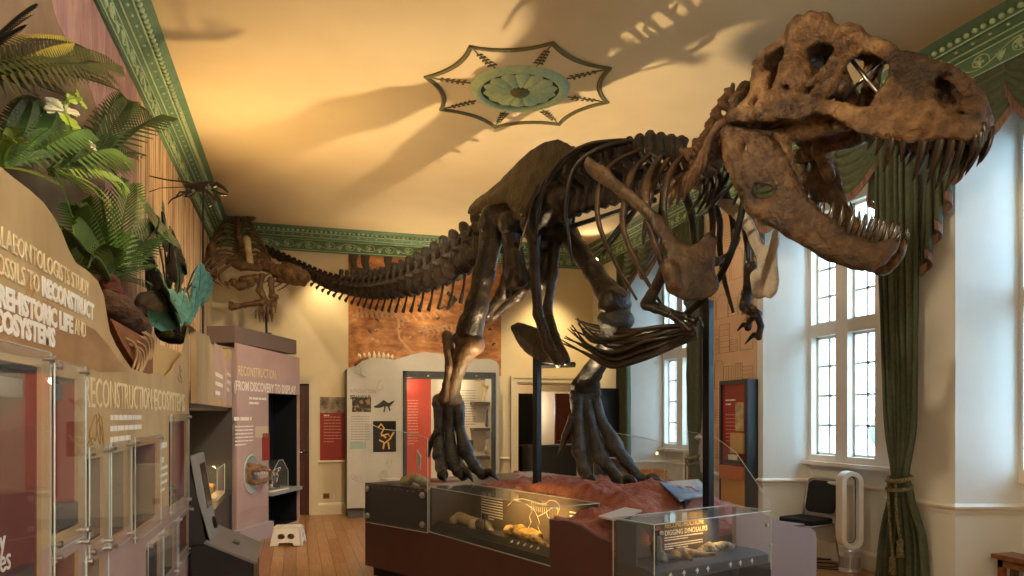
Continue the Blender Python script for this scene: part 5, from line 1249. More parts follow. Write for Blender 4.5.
# ---- plants
def leaf_mat(n, c1, c2, r=.5): return mat(n, c1, r, col2=c2, scale=5)
G_DK = leaf_mat('dark_fern_green', (30, 52, 24), (52, 82, 36)); G_MD = leaf_mat('fern_green', (58, 92, 34), (92, 128, 48)); G_LT = leaf_mat('light_fern_green', (122, 156, 52), (160, 184, 84))
G_YL = leaf_mat('yellow_frond', (150, 138, 44), (184, 168, 70)); G_BK = leaf_mat('blackish_frond', (9, 13, 9), (20, 26, 15)); G_OL = leaf_mat('olive_frond', (40, 50, 20), (78, 84, 34)); G_TL = leaf_mat('teal_leaf', (58, 118, 106), (122, 176, 158), .6); G_MON = leaf_mat('glossy_monstera', (18, 54, 36), (46, 96, 66), .3)
G_LIME = leaf_mat('lime_leaf', (150, 176, 40), (186, 202, 78))
def frond_mesh(nm, L, wd, n, m, droop=.25, ang=55, width=.018, vfold=.3, taper=.8):
    """arching midrib along +x with paired narrow leaflets"""
    mb = MB(); mid = [Vector((L*t, 0, -droop*L*t*t)) for t in np.linspace(0, 1, 12)]; mb.tube(mid, lerp_list([.008, .005, .002], 12), 5)
    for i in range(n):
        t = .08 + .9*i/n; p = Vector((L*t, 0, -droop*L*t*t)); ll = wd*math.sin(math.pi*min(1, .12+t*taper))**.7*(1 if t < .85 else (1-t)/.15*.7+.3)
        for s in (-1, 1):
            a = R(ang)*(1-.35*t); d = Vector((math.cos(a), s*math.sin(a), vfold-.2)).normalized(); q = p + d*ll; w = Vector((1, 0, 0))*width*.5
            md = p + d*ll*.5 + Vector((0, 0, .012)); q = q - Vector((0, 0, ll*.18))
            mb.add([p-w*.7, p+w*.7, md+w, q+w*.25, q-w*.25, md-w], [(0, 1, 2, 5), (5, 2, 3, 4)])
    me_o = mb.build(nm, m); me = me_o.data; bpy.data.objects.remove(me_o); return me
FR = {}
def plant(nm, label, cat, base, fronds, group=None, extra=None):
    """fronds: (key mesh, tip pixel/X or direction, length scale, roll)"""
    t = thing(nm, label, cat, base, 0, group)
    for (me, tip, roll) in fronds:
        o = link('frond', me, t); d = Vector(tip)-Vector(base); L = max(v.co.x for v in me.vertices); s = d.length/L
        # aim so that the drooped tip lands on the wanted point
        tipv = Vector([v.co for v in me.vertices if v.co.x > L-1e-4][0]); 
        x = d.normalized(); up = Vector((0, 0, 1)); y = up.cross(x); y = y.normalized() if y.length > .05 else Vector((0, 1, 0)); z = x.cross(y)
        Mx = frame((0, 0, 0), x, y, z) @ Matrix.Rotation(roll, 4, 'X'); pitch = math.atan2(-tipv.z, tipv.x)
        o.matrix_local = Mx @ Matrix.Rotation(-pitch, 4, 'Y') @ Matrix.Diagonal((s/ max(.6, tipv.length/L), s, s, 1))
    return t
F_CY = frond_mesh('frond', 1.0, .06, 36, G_OL, .12, 62, .014); F_YL = frond_mesh('frond', .9, .05, 36, G_YL, .12, 76, .013); F_BK = frond_mesh('frond', 1.0, .06, 36, G_BK, .15, 60, .015)
F_FE = frond_mesh('frond', .6, .075, 24, G_MD, .3, 66, .014); F_LT = frond_mesh('frond', .6, .07, 24, G_LT, .35, 66, .014); F_PA = frond_mesh('frond', .9, .18, 22, G_DK, .25, 42, .022, .5); F_DK = frond_mesh('frond', .6, .09, 22, G_DK, .3, 60, .017)
F_PM = frond_mesh('frond', .9, .17, 22, G_MD, .25, 45, .022, .5)
F_BW = frond_mesh('frond', .9, .16, 34, G_BK, .15, 50, .028, .1)
P = lambda px, py, X: onX(px, py, X)
plant('cycad', 'blackish cycad with long drooping fronds at the top left corner above the display wall', 'plant', P(-30, 70, -1.0), [(F_BW, P(38, 4, -.78), .9), (F_BW, P(26, 26, -.8), 1.0), (F_BK, P(34, 14, -.82), .9), (F_BK, P(28, 24, -.8), .2), (F_BK, P(10, -30, -.9), 0), (F_BK, P(40, 98, -.95), .2), (F_BK, P(38, 6, -.86), -.2)])
plant('cycad', 'cycad with one arching yellow frond below the blackish fronds at top left', 'plant', P(-40, 70, -1.05), [(F_YL, P(74, 43, -1.0), .75), (F_YL, P(40, 60, -1.05), .3)])
plant('cycad', 'olive cycad with a pair of long dark fronds pointing right across the mural', 'plant', P(-60, 86, -.98), [(F_CY, P(121, 72, -1.0), .55), (F_CY, P(119, 89, -.98), -.35), (F_BK, P(68, 97, -.93), .1), (F_BK, P(95, 64, -1.1), .8), (F_CY, P(110, 80, -1.02), .1)])
plant('fern', 'bright green fern clump spilling over the top of the display wall at far left', 'fern', P(2, 168, -.98), [(F_FE, P(50, 128, -.9), .6), (F_FE, P(75, 150, -.95), .3), (F_FE, P(60, 152, -.85), .8), (F_LT, P(65, 188, -.78), .4), (F_LT, P(25, 140, -.8), .3), (F_FE, P(85, 138, -1.0), .4), (F_DK, P(46, 108, -1.05), .6), (F_DK, P(30, 100, -1.0), .3), (F_LT, P(14, 138, -.76), .5)])
plant('fern', 'light green fern with drooping fronds over the middle of the scooped edge', 'fern', P(52, 172, -.98), [(F_LT, P(125, 196, -.88), .5), (F_LT, P(112, 208, -.84), .2), (F_FE, P(96, 200, -.8), .6), (F_YL, P(128, 168, -1.0), .4), (F_FE, P(120, 178, -1.05), .2), (F_DK, P(105, 170, -1.1), .5), (F_DK, P(75, 150, -1.05), .4), (F_FE, P(72, 215, -.78), .2)])
plant('palm', 'dark green palm spray with stiff feathered fronds against the pink mural', 'palm', P(92, 165, -1.12), [(F_PA, P(128, 102, -1.08), .5), (F_PA, P(158, 128, -1.05), .3), (F_PA, P(140, 160, -1.0), .4), (F_DK, P(120, 140, -1.1), .2)])
pl = plant('palm', 'broad palm with a short brown trunk and wide fronds at the scoop', 'palm', P(110, 282, -.98), [(F_PA, P(156, 228, -.88), .8), (F_PM, P(80, 205, -.88), .4), (F_PM, P(100, 186, -.92), -.3), (F_PM, P(131, 182, -1.0), .3), (F_PA, P(150, 268, -.9), .5), (F_PM, P(72, 232, -.82), .6), (F_PA, P(150, 290, -.86), .3), (F_PM, P(150, 250, -1.0), .1), (F_FE, P(88, 262, -.8), .2)])
tr = bone('trunk', [[(P(110, 284, -.98)-Vector(pl.location), .06), (P(113, 310, -.98)-Vector(pl.location), .075)]], mat('palm_trunk', (110, 56, 38), .85, col2=(70, 34, 24), scale=6, stretch=(1, 1, 5), bump=1), pl, nz=.02)
def big_leaf(L, W_, m, lobes=0, nm='leaf'):
    vs = []; fs = []; n = 25; rows = 7
    for i in range(n):
        t = i/(n-1); hw = W_*math.sin(math.pi*min(1, t*.92+.06))**.75*(1 if t < .9 else (1-t)*10*.6+.05)
        if lobes and .12 < t < .9: hw *= 1-.22*(.5+.5*math.cos(i*2.1))
        for j in range(rows):
            s = j/(rows-1)*2-1; vs.append((L*t, s*hw, -.25*L*t*t + .12*W_*abs(s) - .10*W_*s*s + .006*math.sin(i*1.7)*abs(s)))
    for i in range(n-1):
        for j in range(rows-1): fs.append((i*rows+j, i*rows+j+1, (i+1)*rows+j+1, (i+1)*rows+j))
    mb = MB(); mb.add(vs, fs); mb.tube([(L*t, 0, -.25*L*t*t+.004) for t in np.linspace(0, 1, 8)], .006, 4)
    o = mb.build(nm, m, smooth=True); me = o.data; bpy.data.objects.remove(o); return me
LF_M = big_leaf(.5, .2, G_MON, 1); LF_T = big_leaf(.42, .10, G_TL, 0); LF_L = big_leaf(.12, .045, G_LIME); LF_W = big_leaf(.16, .024, mat('cream_petal', (238, 228, 190), .6))
def leafy(nm, label, cat, base, leaves, stem_m, part='leaf'):
    t = thing(nm, label, cat, base); st = MB()
    for (me, root, tip, roll) in leaves:
        root, tip = Vector(root), Vector(tip); d = tip-root; o = link(part, me, t); x = d.normalized()
        z = Vector((.8, -.6, .35)); z = (z - x*z.dot(x)).normalized(); y = z.cross(x); roll = (roll-.9)*.7     # blades face the aisle
        s = d.length/max(v.co.x for v in me.vertices); o.matrix_local = Matrix.Translation(root-Vector(base)) @ frame((0, 0, 0), x, y, z) @ Matrix.Rotation(roll, 4, 'X') @ Matrix.Scale(s, 4)
        st.tube([Vector((0, 0, 0)), (root-Vector(base))*.5+Vector((0, 0, .04)), root-Vector(base)], .007, 5)
    st.build('stem', stem_m, t); return t
leafy('monstera', 'dark glossy split-leaved climber beyond the palm at the end of the ledge', 'plant', P(168, 300, -1.0), [(LF_M, P(156, 230, -.84), P(170, 204, -.84), 1.0), (LF_M, P(170, 236, -.84), P(184, 272, -.82), .9), (LF_M, P(162, 212, -.86), P(176, 240, -.84), 1.1), (LF_M, P(176, 240, -.86), P(188, 262, -.84), .8), (LF_M, P(156, 270, -.83), P(180, 298, -.82), .9), (LF_M, P(178, 266, -.86), P(186, 302, -.84), 1.0)], G_MON)
leafy('teal_leaf_plant', 'pale teal artificial leaves hanging over the end of the display wall', 'plant', P(186, 292, -.9), [(LF_T, P(200, 264, -.72), P(203, 318, -.72), 1.0), (LF_T, P(206, 272, -.72), P(208, 310, -.72), 1.3), (LF_T, P(196, 288, -.74), P(198, 326, -.74), .8), (LF_T, P(184, 294, -.78), P(182, 320, -.76), .9), (LF_T, P(190, 302, -.78), P(191, 326, -.77), 1.1), (LF_T, P(178, 296, -.82), P(168, 316, -.8), .9)], G_TL)
leafy('white_flower', 'white lily-like flower with lime leaves among the ferns at upper left', 'flower', P(62, 116, -1.0), [(LF_W, P(64, 112, -.97), P(82, 106, -.94), .3), (LF_W, P(64, 112, -.97), P(56, 108, -.95), .3), (LF_W, P(64, 112, -.97), P(78, 114, -.92), .3), (LF_W, P(64, 112, -.97), P(56, 100, -.95), .2), (LF_W, P(64, 112, -.97), P(68, 104, -.95), .2), (LF_L, P(68, 100, -.97), P(77, 95, -.95), .9), (LF_L, P(78, 100, -.98), P(87, 97, -.97), 1.2), (LF_L, P(66, 116, -.94), P(72, 122, -.9), 1.4), (LF_L, P(72, 128, -.94), P(84, 130, -.9), 1.2), (LF_W, P(88, 144, -.95), P(102, 146, -.93), 1.0)], G_LT)

# ---- murals on the left wall
M_PINK = mat('pink_bark_mural', (150, 112, 112), .7, col2=(190, 152, 148), scale=3.2, stretch=(1, 1.8, .5), distort=1.5, detail=8, col3=(204, 180, 172))
M_BARK = mat('cream_bark_mural', (240, 214, 176), .7, col2=(150, 108, 74), scale=4.5, stretch=(1, 3.4, .28), detail=8, lo=.42, hi=.66)
XM = XL+.012
yj = onX(137, 200, XM).y
mb = MB(); mb.box((XL+.001, 1.0, 1.8), (XM, yj, ZCOR-.005)); o = mb.build('forest_mural', mat('brown_forest_mural', (124, 100, 80), .7, col2=(150, 128, 104), scale=2)); tag(o, 'pinkish tree-trunk mural on the left wall behind the ferns', 'mural')
edge_px = [(48, -30), (52, 5), (58, 25), (68, 42), (76, 55), (82, 70), (92, 95), (98, 115), (102, 140), (104, 170), (106, 230)]
pts = [(onX(x, y, XM).y, onX(x, y, XM).z) for x, y in edge_px]; pts = [(y, z) for y, z in pts if z < ZCOR-.01 and z > 1.8]
poly = [(pts[0][0], ZCOR-.006)] + pts + [(pts[-1][0], 1.8), (yj-.002, 1.8), (yj-.002, ZCOR-.006)]
plate_obj('pink_trunk_print', poly, [], .002, M_PINK, FX(XM), o)
ye = onX(212, 240, XM).y
mb = MB(); mb.box((XL+.001, yj+.005, 1.75), (XM, min(ye, 11.4), ZCOR-.005)); tag(mb.build('bark_mural', M_BARK), 'cream streaked bark mural on the left wall beyond the pink trunk', 'mural')
# ------------------------------------------------------------------ recess bay, angled discovery wall, kiosk, stool
M_LILAC = mat('lilac_printed_board', (196, 172, 170), .4, col2=(182, 156, 154), scale=1.5)
M_LILACD = mat('grey_lilac_base', (176, 166, 172), .45)
M_INKY = mat('inky_laminate', (26, 30, 38), .4)
M_BOXG = mat('grey_brown_box', (112, 100, 98), .5)
XR2 = -.75
# recess: header board above a dark recess with a counter
rb = thing('recess_display_unit', 'sand-coloured display unit with a dark recess between the long wall and the lilac wall', 'display unit', (XR2, 7.7, 0))
def WR(o): o.location = -Vector(o.parent.location); return o
YR0, YR1 = YE+.02, 9.36
def yr(px, py): p = onX(px, py, XR2); return (p.y, p.z)
tp = [yr(190, 325), yr(195, 329), yr(199, 332), yr(204, 334), yr(209, 336), yr(212, 346), yr(217, 351), yr(223, 352), yr(228, 349), yr(232, 350)]
hd = [(YR0, 1.70), (YR1, 1.70), (YR1, tp[-1][1])] + tp[::-1][1:] + [(YR0, tp[0][1])]
tri1 = [yr(214, 391), yr(214, 341), yr(223, 357), yr(223, 396)]
WR(plate_obj('header_board', hd, [], .04, M_SAND, FX(XR2-.04), rb))
mb = MB(); mb.box((XL+.01, YR1-.02, 0), (XR2, YR1+.02, 1.70)); mb.box((XL+.01, YR0, 1.66), (XR2-.04, YR1, 1.70)); mb.box((XL+.01, YR0, 0), (XL+.03, YR1, 1.70)); WR(mb.build('recess_lining', mat('charcoal_lining', (62, 62, 66), .5), rb))
mb = MB(); mb.box((XL+.03, YR0, 0), (XR2-.03, YR1-.02, .66)); mb.box((XL+.03, YR0, .66), (XR2, YR1-.02, .70)); WR(mb.build('counter', M_DARK, rb))
for (a, b, c, d, m) in ((214, 224, 342, 398, M_MAUVE), (225.5, 232, 356, 405, M_LILAC)):
    q = [yr(a, d), yr(b, d+2), yr(b, c+8), yr(a, c)]
    WR(plate_obj('mauve_side_print', q, [], .003, m, FX(XR2), rb))
    y0, z0 = yr(a+1, 380); y1, _ = yr(b-1, 380); WR(text('lettering', 'COVERY' if a < 220 else 'SCIENC', .13, frame((XR2+.004, y0, yr(a, 386)[1]), (0, 1, 0), (0, 0, 1)), M_PRINT, rb, fit=y1-y0)) if False else None
    WR(text_lines('small_print', frame((XR2+.004, y0, yr(a, 371)[1]), (0, 1, 0), (0, 0, 1)), y1-y0, 3, .09, .04, M_PRINT, rb, a))
# lamp-lit specimen case on the counter
lc = thing('lit_specimen_case', 'small glass case glowing warm on the counter of the dark recess', 'display case', (-.98, 8.55, .70))
MB().box((-.18, -.42, 0), (.18, .42, .03)).build('case_base', M_CREAMB, lc)
mb = MB(); mb.box((-.18, -.42, .03), (-.174, .42, .34)); mb.box((.174, -.42, .03), (.18, .42, .34)); mb.box((-.174, -.42, .03), (.174, -.414, .34)); mb.box((-.174, .414, .03), (.174, .42, .34)); mb.box((-.18, -.42, .334), (.18, .42, .34)); g = mb.build('glass_cover', M_PERSPEX, lc)
mb = MB()
for x in (-.18, .18):
    for y in (-.42, .42): mb.tube([(x, y, .03), (x, y, .34)], .004, 4)
    mb.tube([(x, -.42, .34), (x, .42, .34)], .004, 4)
mb.build('glass_edge', M_EDGE, g)
for i, (y, l) in enumerate(((-.2, 'ochre fossil nodule at the near end of the glowing recess case'), (.12, 'ochre fossil nodule at the far end of the glowing recess case'))):
    o = bone('fossil_nodule', [[((-.98, 8.55+y, .80), .06), ((-.92, 8.55+y+.1, .78), .05)]], M_CASTY, None, nz=.02); tag(o, l, 'fossil')
# touch-screen kiosk and sloping activity box
kx, ky = -.66, 6.28
ks = thing('touchscreen_kiosk', 'slim grey touchscreen kiosk leaning back against the end of the sand wall', 'kiosk', (kx, ky, 0))
sl = frame((-.02, 0, .60), (0, 1, 0), (-.16, 0, .987)); sl2 = frame((-.02, 0, .60), (0, 1, 0), (-.16, 0, .987), (.987, 0, .16))
mb = MB(); mb.prism([sl2 @ Vector(p) for p in ((-.24, 0, 0), (.22, 0, 0), (.22, .70, 0), (-.24, .70, 0))], sl2.to_3x3() @ Vector((0, 0, .05))); mb.build('kiosk_face', M_GREY, ks, bevel=.006)
mb = MB(); mb.prism([(-.12, -.24, 0), (.02, -.24, 0), (.02, -.24, .6), (-.16, -.24, 1.28), (-.20, -.24, 1.28), (-.20, -.24, 0)], (0, .46, 0)); mb.build('kiosk_body', M_DARK, ks)
mb = MB(); mb.prism([sl2 @ Vector(p) for p in ((-.16, .26, .05), (.15, .26, .05), (.15, .62, .05), (-.16, .62, .05))], sl2.to_3x3() @ Vector((0, 0, .004))); mb.build('screen', mat('dark_screen', (16, 17, 20), .12), ks)
mb = MB(); mb.lathe([(.001, .0), (.05, .0), (.05, .02), (.035, .03), (.001, .03)], (0, 0, 0), 20, sl2 @ Matrix.Translation((.05, .12, .05))); mb.build('knob', M_BLACK, ks, smooth=False)
ab = thing('activity_box', 'low black box with a sloping slotted grey lid in front of the kiosk', 'box', (-.49, 6.42, 0))
mb = MB(); mb.prism([(-.18, -.47, 0), (.17, -.47, 0), (.17, -.47, .44), (-.18, -.47, .61)], (0, .9, 0)); mb.build('box_body', M_INKY, ab)
lidM = frame((-.18, -.48, .615), (0, 1, 0), Vector((.36, 0, -.175)).normalized(), Vector((.175, 0, .36)).normalized())
def rrect(x0, y0, x1, y1, r, n=5):
    o = []
    for (cx, cy, a0) in ((x1-r, y1-r, 0), (x0+r, y1-r, 90), (x0+r, y0+r, 180), (x1-r, y0+r, 270)):
        o += [(cx+r*math.cos(R(a0+90*i/n)), cy+r*math.sin(R(a0+90*i/n))) for i in range(n+1)]
    return o
plate_obj('sloping_lid', [(0, -.01), (.92, -.01), (.92, .41), (0, .41)], [rrect(.38, .17, .54, .235, .03)], .018, mat('satin_grey', (128, 130, 134), .35), lidM, ab)
pb = MB().box((-.28, -.47, 0), (-.18, .43, .60)).build('box_back', M_INKY, ab)

# angled lilac wall: from left end (near) to right end (far)
PA, PB = Vector((-.70, 9.40, 0)), Vector((.05, 11.02, 0)); du = (PB-PA).normalized(); LN = (PB-PA).length; nn = Vector((du.y, -du.x, 0))  # faces the aisle
dw = thing('discovery_display_wall', 'lilac display wall with a round porthole and a black shelved niche', 'display wall', PA, math.atan2(du.y, du.x))
# local: x along the wall, y into the wall (away from viewer), z up
def onP(px, py):
    d = ray(px, py); t = (PA-CAM_P).dot(nn)/d.dot(nn); p = CAM_P + d*t - PA; return (p.dot(du), p.z)
HT0, HT1 = 2.50, 2.46
nx0, nz1 = onP(268.5, 393); nz0 = .06; nzs = onP(280, 490)[1]; nx1 = LN-.035
ph = onP(251, 474); pr_ = .21
circ = [(ph[0]+.19*math.cos(2*math.pi*i/32), ph[1]+.235*math.sin(2*math.pi*i/32)) for i in range(32)]
FP = Matrix(((1, 0, 0, 0), (0, 0, 1, 0), (0, 1, 0, 0), (0, 0, 0, 1)))       # plate xy -> x,z ; depth -> +y
plate_obj('printed_board', [(0, 0), (LN, 0), (LN, HT1), (0, HT0)], [circ, [(nx0, nz0), (nx1, nz0), (nx1, nz1), (nx0, nz1)]], .03, M_LILAC, FP, dw)
mb = MB(); mb.box((0, .42, 0), (LN, .45, 2.44)); mb.box((0, .03, 0), (.03, .45, 2.44)); mb.box((LN-.03, .03, 0), (LN, .45, 2.44)); mb.box((0, .03, 2.40), (LN, .45, 2.44)); mb.build('carcass', M_LILACD, dw)
mb = MB(); mb.box((nx0-.012, .031, nz0-.01), (nx0, .41, nz1+.01)); mb.box((nx1, .031, nz0-.01), (nx1+.012, .41, nz1+.01)); mb.box((nx0, .40, nz0), (nx1, .41, nz1)); mb.box((nx0, .031, nz1), (nx1, .41, nz1+.012)); mb.box((nx0, .031, nz0-.012), (nx1, .41, nz0)); mb.build('niche_lining', M_INKY, dw)
MB().box((nx0, -.06, nzs-.05), (nx1, .40, nzs)).build('niche_shelf', M_GREY, dw, bevel=.004)
mb = MB(); mb.box((-.10, -.10, 0), (nx0-.05, -.001, .20)); mb.build('plinth_base', M_LILACD, dw)
M_PH = Matrix.Translation((ph[0], 0, ph[1])) @ Matrix.Rotation(math.pi/2, 4, 'X') @ Matrix.Diagonal((.19, .235, 1, 1))
mb = MB(); mb.lathe([(1.0, 0), (1.06, .004), (1.06, .012), (1.0, .016), (.98, 0)], (0, 0, 0), 40, M_PH); mb.build('porthole_ring', M_EDGE, dw, smooth=True)
mb = MB(); mb.lathe([(1.0, -.03), (1.0, -.36), (.001, -.36)], (0, 0, 0), 32, M_PH, caps=False); mb.build('porthole_well', M_INKY, dw)
mb = MB(); mb.lathe([(1.0, 0), (.97, .07), (.85, .15), (.6, .22), (.3, .255), (.001, .265)], (0, 0, 0), 32, M_PH, caps=False); mb.build('porthole_dome', M_PERSPEX, dw, smooth=True)
def txp(s, px, py, hpx, m, px2, bold=0, nm='lettering'):
    x, z = onP(px, py+hpx); x2, _ = onP(px2, py); size = (onP(px, py)[1]-z)/.72
    return text(nm, s, size, frame((x, -.001, z), (1, 0, 0), (0, 0, 1)), m, dw, bold=bold, fit=x2-x)
txp('RECONSTRUCTION:', 238, 365, 10, mat('cream_print', (236, 222, 184), .6), 276)
txp('(FROM DISCOVERY TO DISPLAY', 234, 380, 10, M_PRINT, 295.5, .003)
for (px, py, w, n, lh, th, m) in ((249, 397, 19, 2, .06, .03, M_PRINT), (234, 417, 31, 1, .07, .045, M_PRINT), (235, 426, 20, 6, .045, .018, M_PRINT)):
    x, z = onP(px, py); x2, _ = onP(px+w, py); text_lines('small_print', frame((x, -.001, z), (1, 0, 0), (0, 0, 1)), x2-x, n, lh, th, m, dw, px)
for (p0, p1, q0, q1, m) in ((255, 268, 426, 438, M_CREAMB), (262, 269.5, 433, 461, M_REDB)):
    a = onP(p0, q1); b = onP(p1, q0); MB().box((a[0], -.004, a[1]), (b[0], -.001, b[1])).build('printed_patch', m, dw)
a = onP(238, 513); b = onP(268, 521); mb = MB(); mb.prism([(a[0], -.002, a[1]), (b[0]*.5, -.002, a[1]+.03), (b[0], -.002, a[1]), (b[0], -.002, b[1]), (b[0]*.5, -.002, b[1]+.02), (a[0], -.002, b[1])], (0, .001, 0)); mb.build('hill_print', M_MAUVE, dw)
def dP(x, y, z): return PA + du*x - nn*y*1 + Vector((0, 0, z))
q0 = lambda dx, dy, dz: dP(ph[0]+dx, dy, ph[1]+dz)
jc = bone('jaw_cast', [[(q0(-.10, .06, .05), .055), (q0(0, -.06, .075), .05), (q0(.09, -.14, .06), .035), (q0(.15, -.19, .03), .022)], [(q0(-.09, .05, -.07), .05), (q0(.0, -.05, -.10), .04), (q0(.09, -.13, -.095), .03), (q0(.14, -.17, -.07), .02)], [(q0(-.12, .12, 0), .10), (q0(-.1, .3, 0), .05)], [(q0(-.06, 0, .12), .03), (q0(.04, -.1, .11), .025)], [(q0(-.07, -.02, .0), .035), (q0(-.06, -.02, -.06), .03)]], mat('amber_cast', (150, 104, 66), .4, col2=(84, 58, 40), scale=14, bump=.6), None, k=.015, nz=.022, nf=22)
tag(jc, 'amber-coloured jaw cast poking out of the round porthole', 'cast')
for i in range(6):
    mb = MB(); p = q0(-.01+.024*i, -.06-.02*i, .035); mb.tube([p, p+Vector((0, 0, -.03)), p+Vector((.005, -.005, -.055))], [.012, .009, .002], 6); mb.build('tooth', M_WHITEP, jc, smooth=True)
hc = thing('house_shaped_case', 'clear house-shaped case with a black and white model on the niche shelf', 'display case', PA+du*(nx0+.24)-nn*.06+Vector((0, 0, nzs)), math.atan2(du.y, du.x))
gb = MB(); pr5 = [(-.22, 0, .02), (.26, 0, .02), (.26, 0, .26), (.10, 0, .42), (-.02, 0, .42), (-.22, 0, .26)]; gb.prism([(x, -.10, z) for x, _, z in pr5], (0, .30, 0)); g = gb.build('clear_cover', M_PERSPEX, hc)
mb = MB(); mb.tube([(x, -.10, z) for x, _, z in pr5], .004, 4, closed=True); mb.tube([(x, .20, z) for x, _, z in pr5], .004, 4, closed=True); mb.build('cover_edge', M_EDGE, g)
MB().box((-.23, -.11, 0), (.27, .21, .02)).build('case_base', M_WHITEP, hc)
o = bone('bird_model', [[(hc.location+Vector((0, 0, .08)), .05), (hc.location+Vector((.03, .05, .2)), .045)], [(hc.location+Vector((.03, .03, .26)), .035), (hc.location+Vector((.09, .03, .3)), .02)], [(hc.location+Vector((-.05, 0, .04)), .015), (hc.location+Vector((.08, .1, .05)), .02)]], mat('black_white_model', (20, 20, 22), .4, col2=(225, 225, 220), scale=9, lo=.5, hi=.54), None, k=.02, nz=.004); tag(o, 'black and white model standing in the house-shaped case', 'model')
mb = MB(); mb.cbox((0, 0, 0), (.10, .02, .16)); o = mb.build('amber_card', mat('amber_card', (196, 140, 60), .5)); o.location = dP(nx0+.27, .30, nzs+.42+.0); o.rotation_euler = (0, 0, math.atan2(du.y, du.x)); bpy.data.objects.remove(o)
# grey box on top of the lilac wall
bx = onP(297, 340)[1]
tb = tag(MB().box((.0, .02, 2.505), (LN-.06, .40, bx)).build('plinth_box', M_BOXG, None, bevel=.004), 'plain grey-brown box on top of the lilac display wall', 'box'); tb.location = PA; tb.rotation_euler = (0, 0, math.atan2(du.y, du.x))
# folding step stool
st = thing('step_stool', 'white plastic folding step stool on the oak floor before the lilac wall', 'stool', onZ(288, 546, 0)+Vector((0, .12, 0)), R(-10))
mb = MB(); mb.box((-.16, -.11, .215), (.16, .11, .235)); mb.build('stool_top', M_WHITEP, st, bevel=.008)
for s in (-1, 1):
    Mx = frame((0, s*.105, .218), (1, 0, 0), (0, s*.26, -.966), (0, .966, s*.26)); holes = [rrect(-.10, .07, -.015, .135, .03), rrect(.015, .07, .10, .135, .03)]
    plate_obj('stool_side', [(-.15, 0), (.15, 0), (.18, .215), (.10, .215), (.08, .18), (-.08, .18), (-.10, .215), (-.18, .215)], holes, .012, M_WHITEP, Mx, st)
for s in (-1, 1):
    Mx = frame((s*.155, 0, .218), (0, 1, 0), (s*.16, 0, -.987), (.987, 0, s*.16)); plate_obj('stool_end', [(-.10, 0), (.10, 0), (.155, .215), (.09, .215), (.07, .18), (-.07, .18), (-.09, .215), (-.155, .215)], [rrect(-.05, .07, .05, .14, .034)], .012, M_WHITEP, Mx, st)

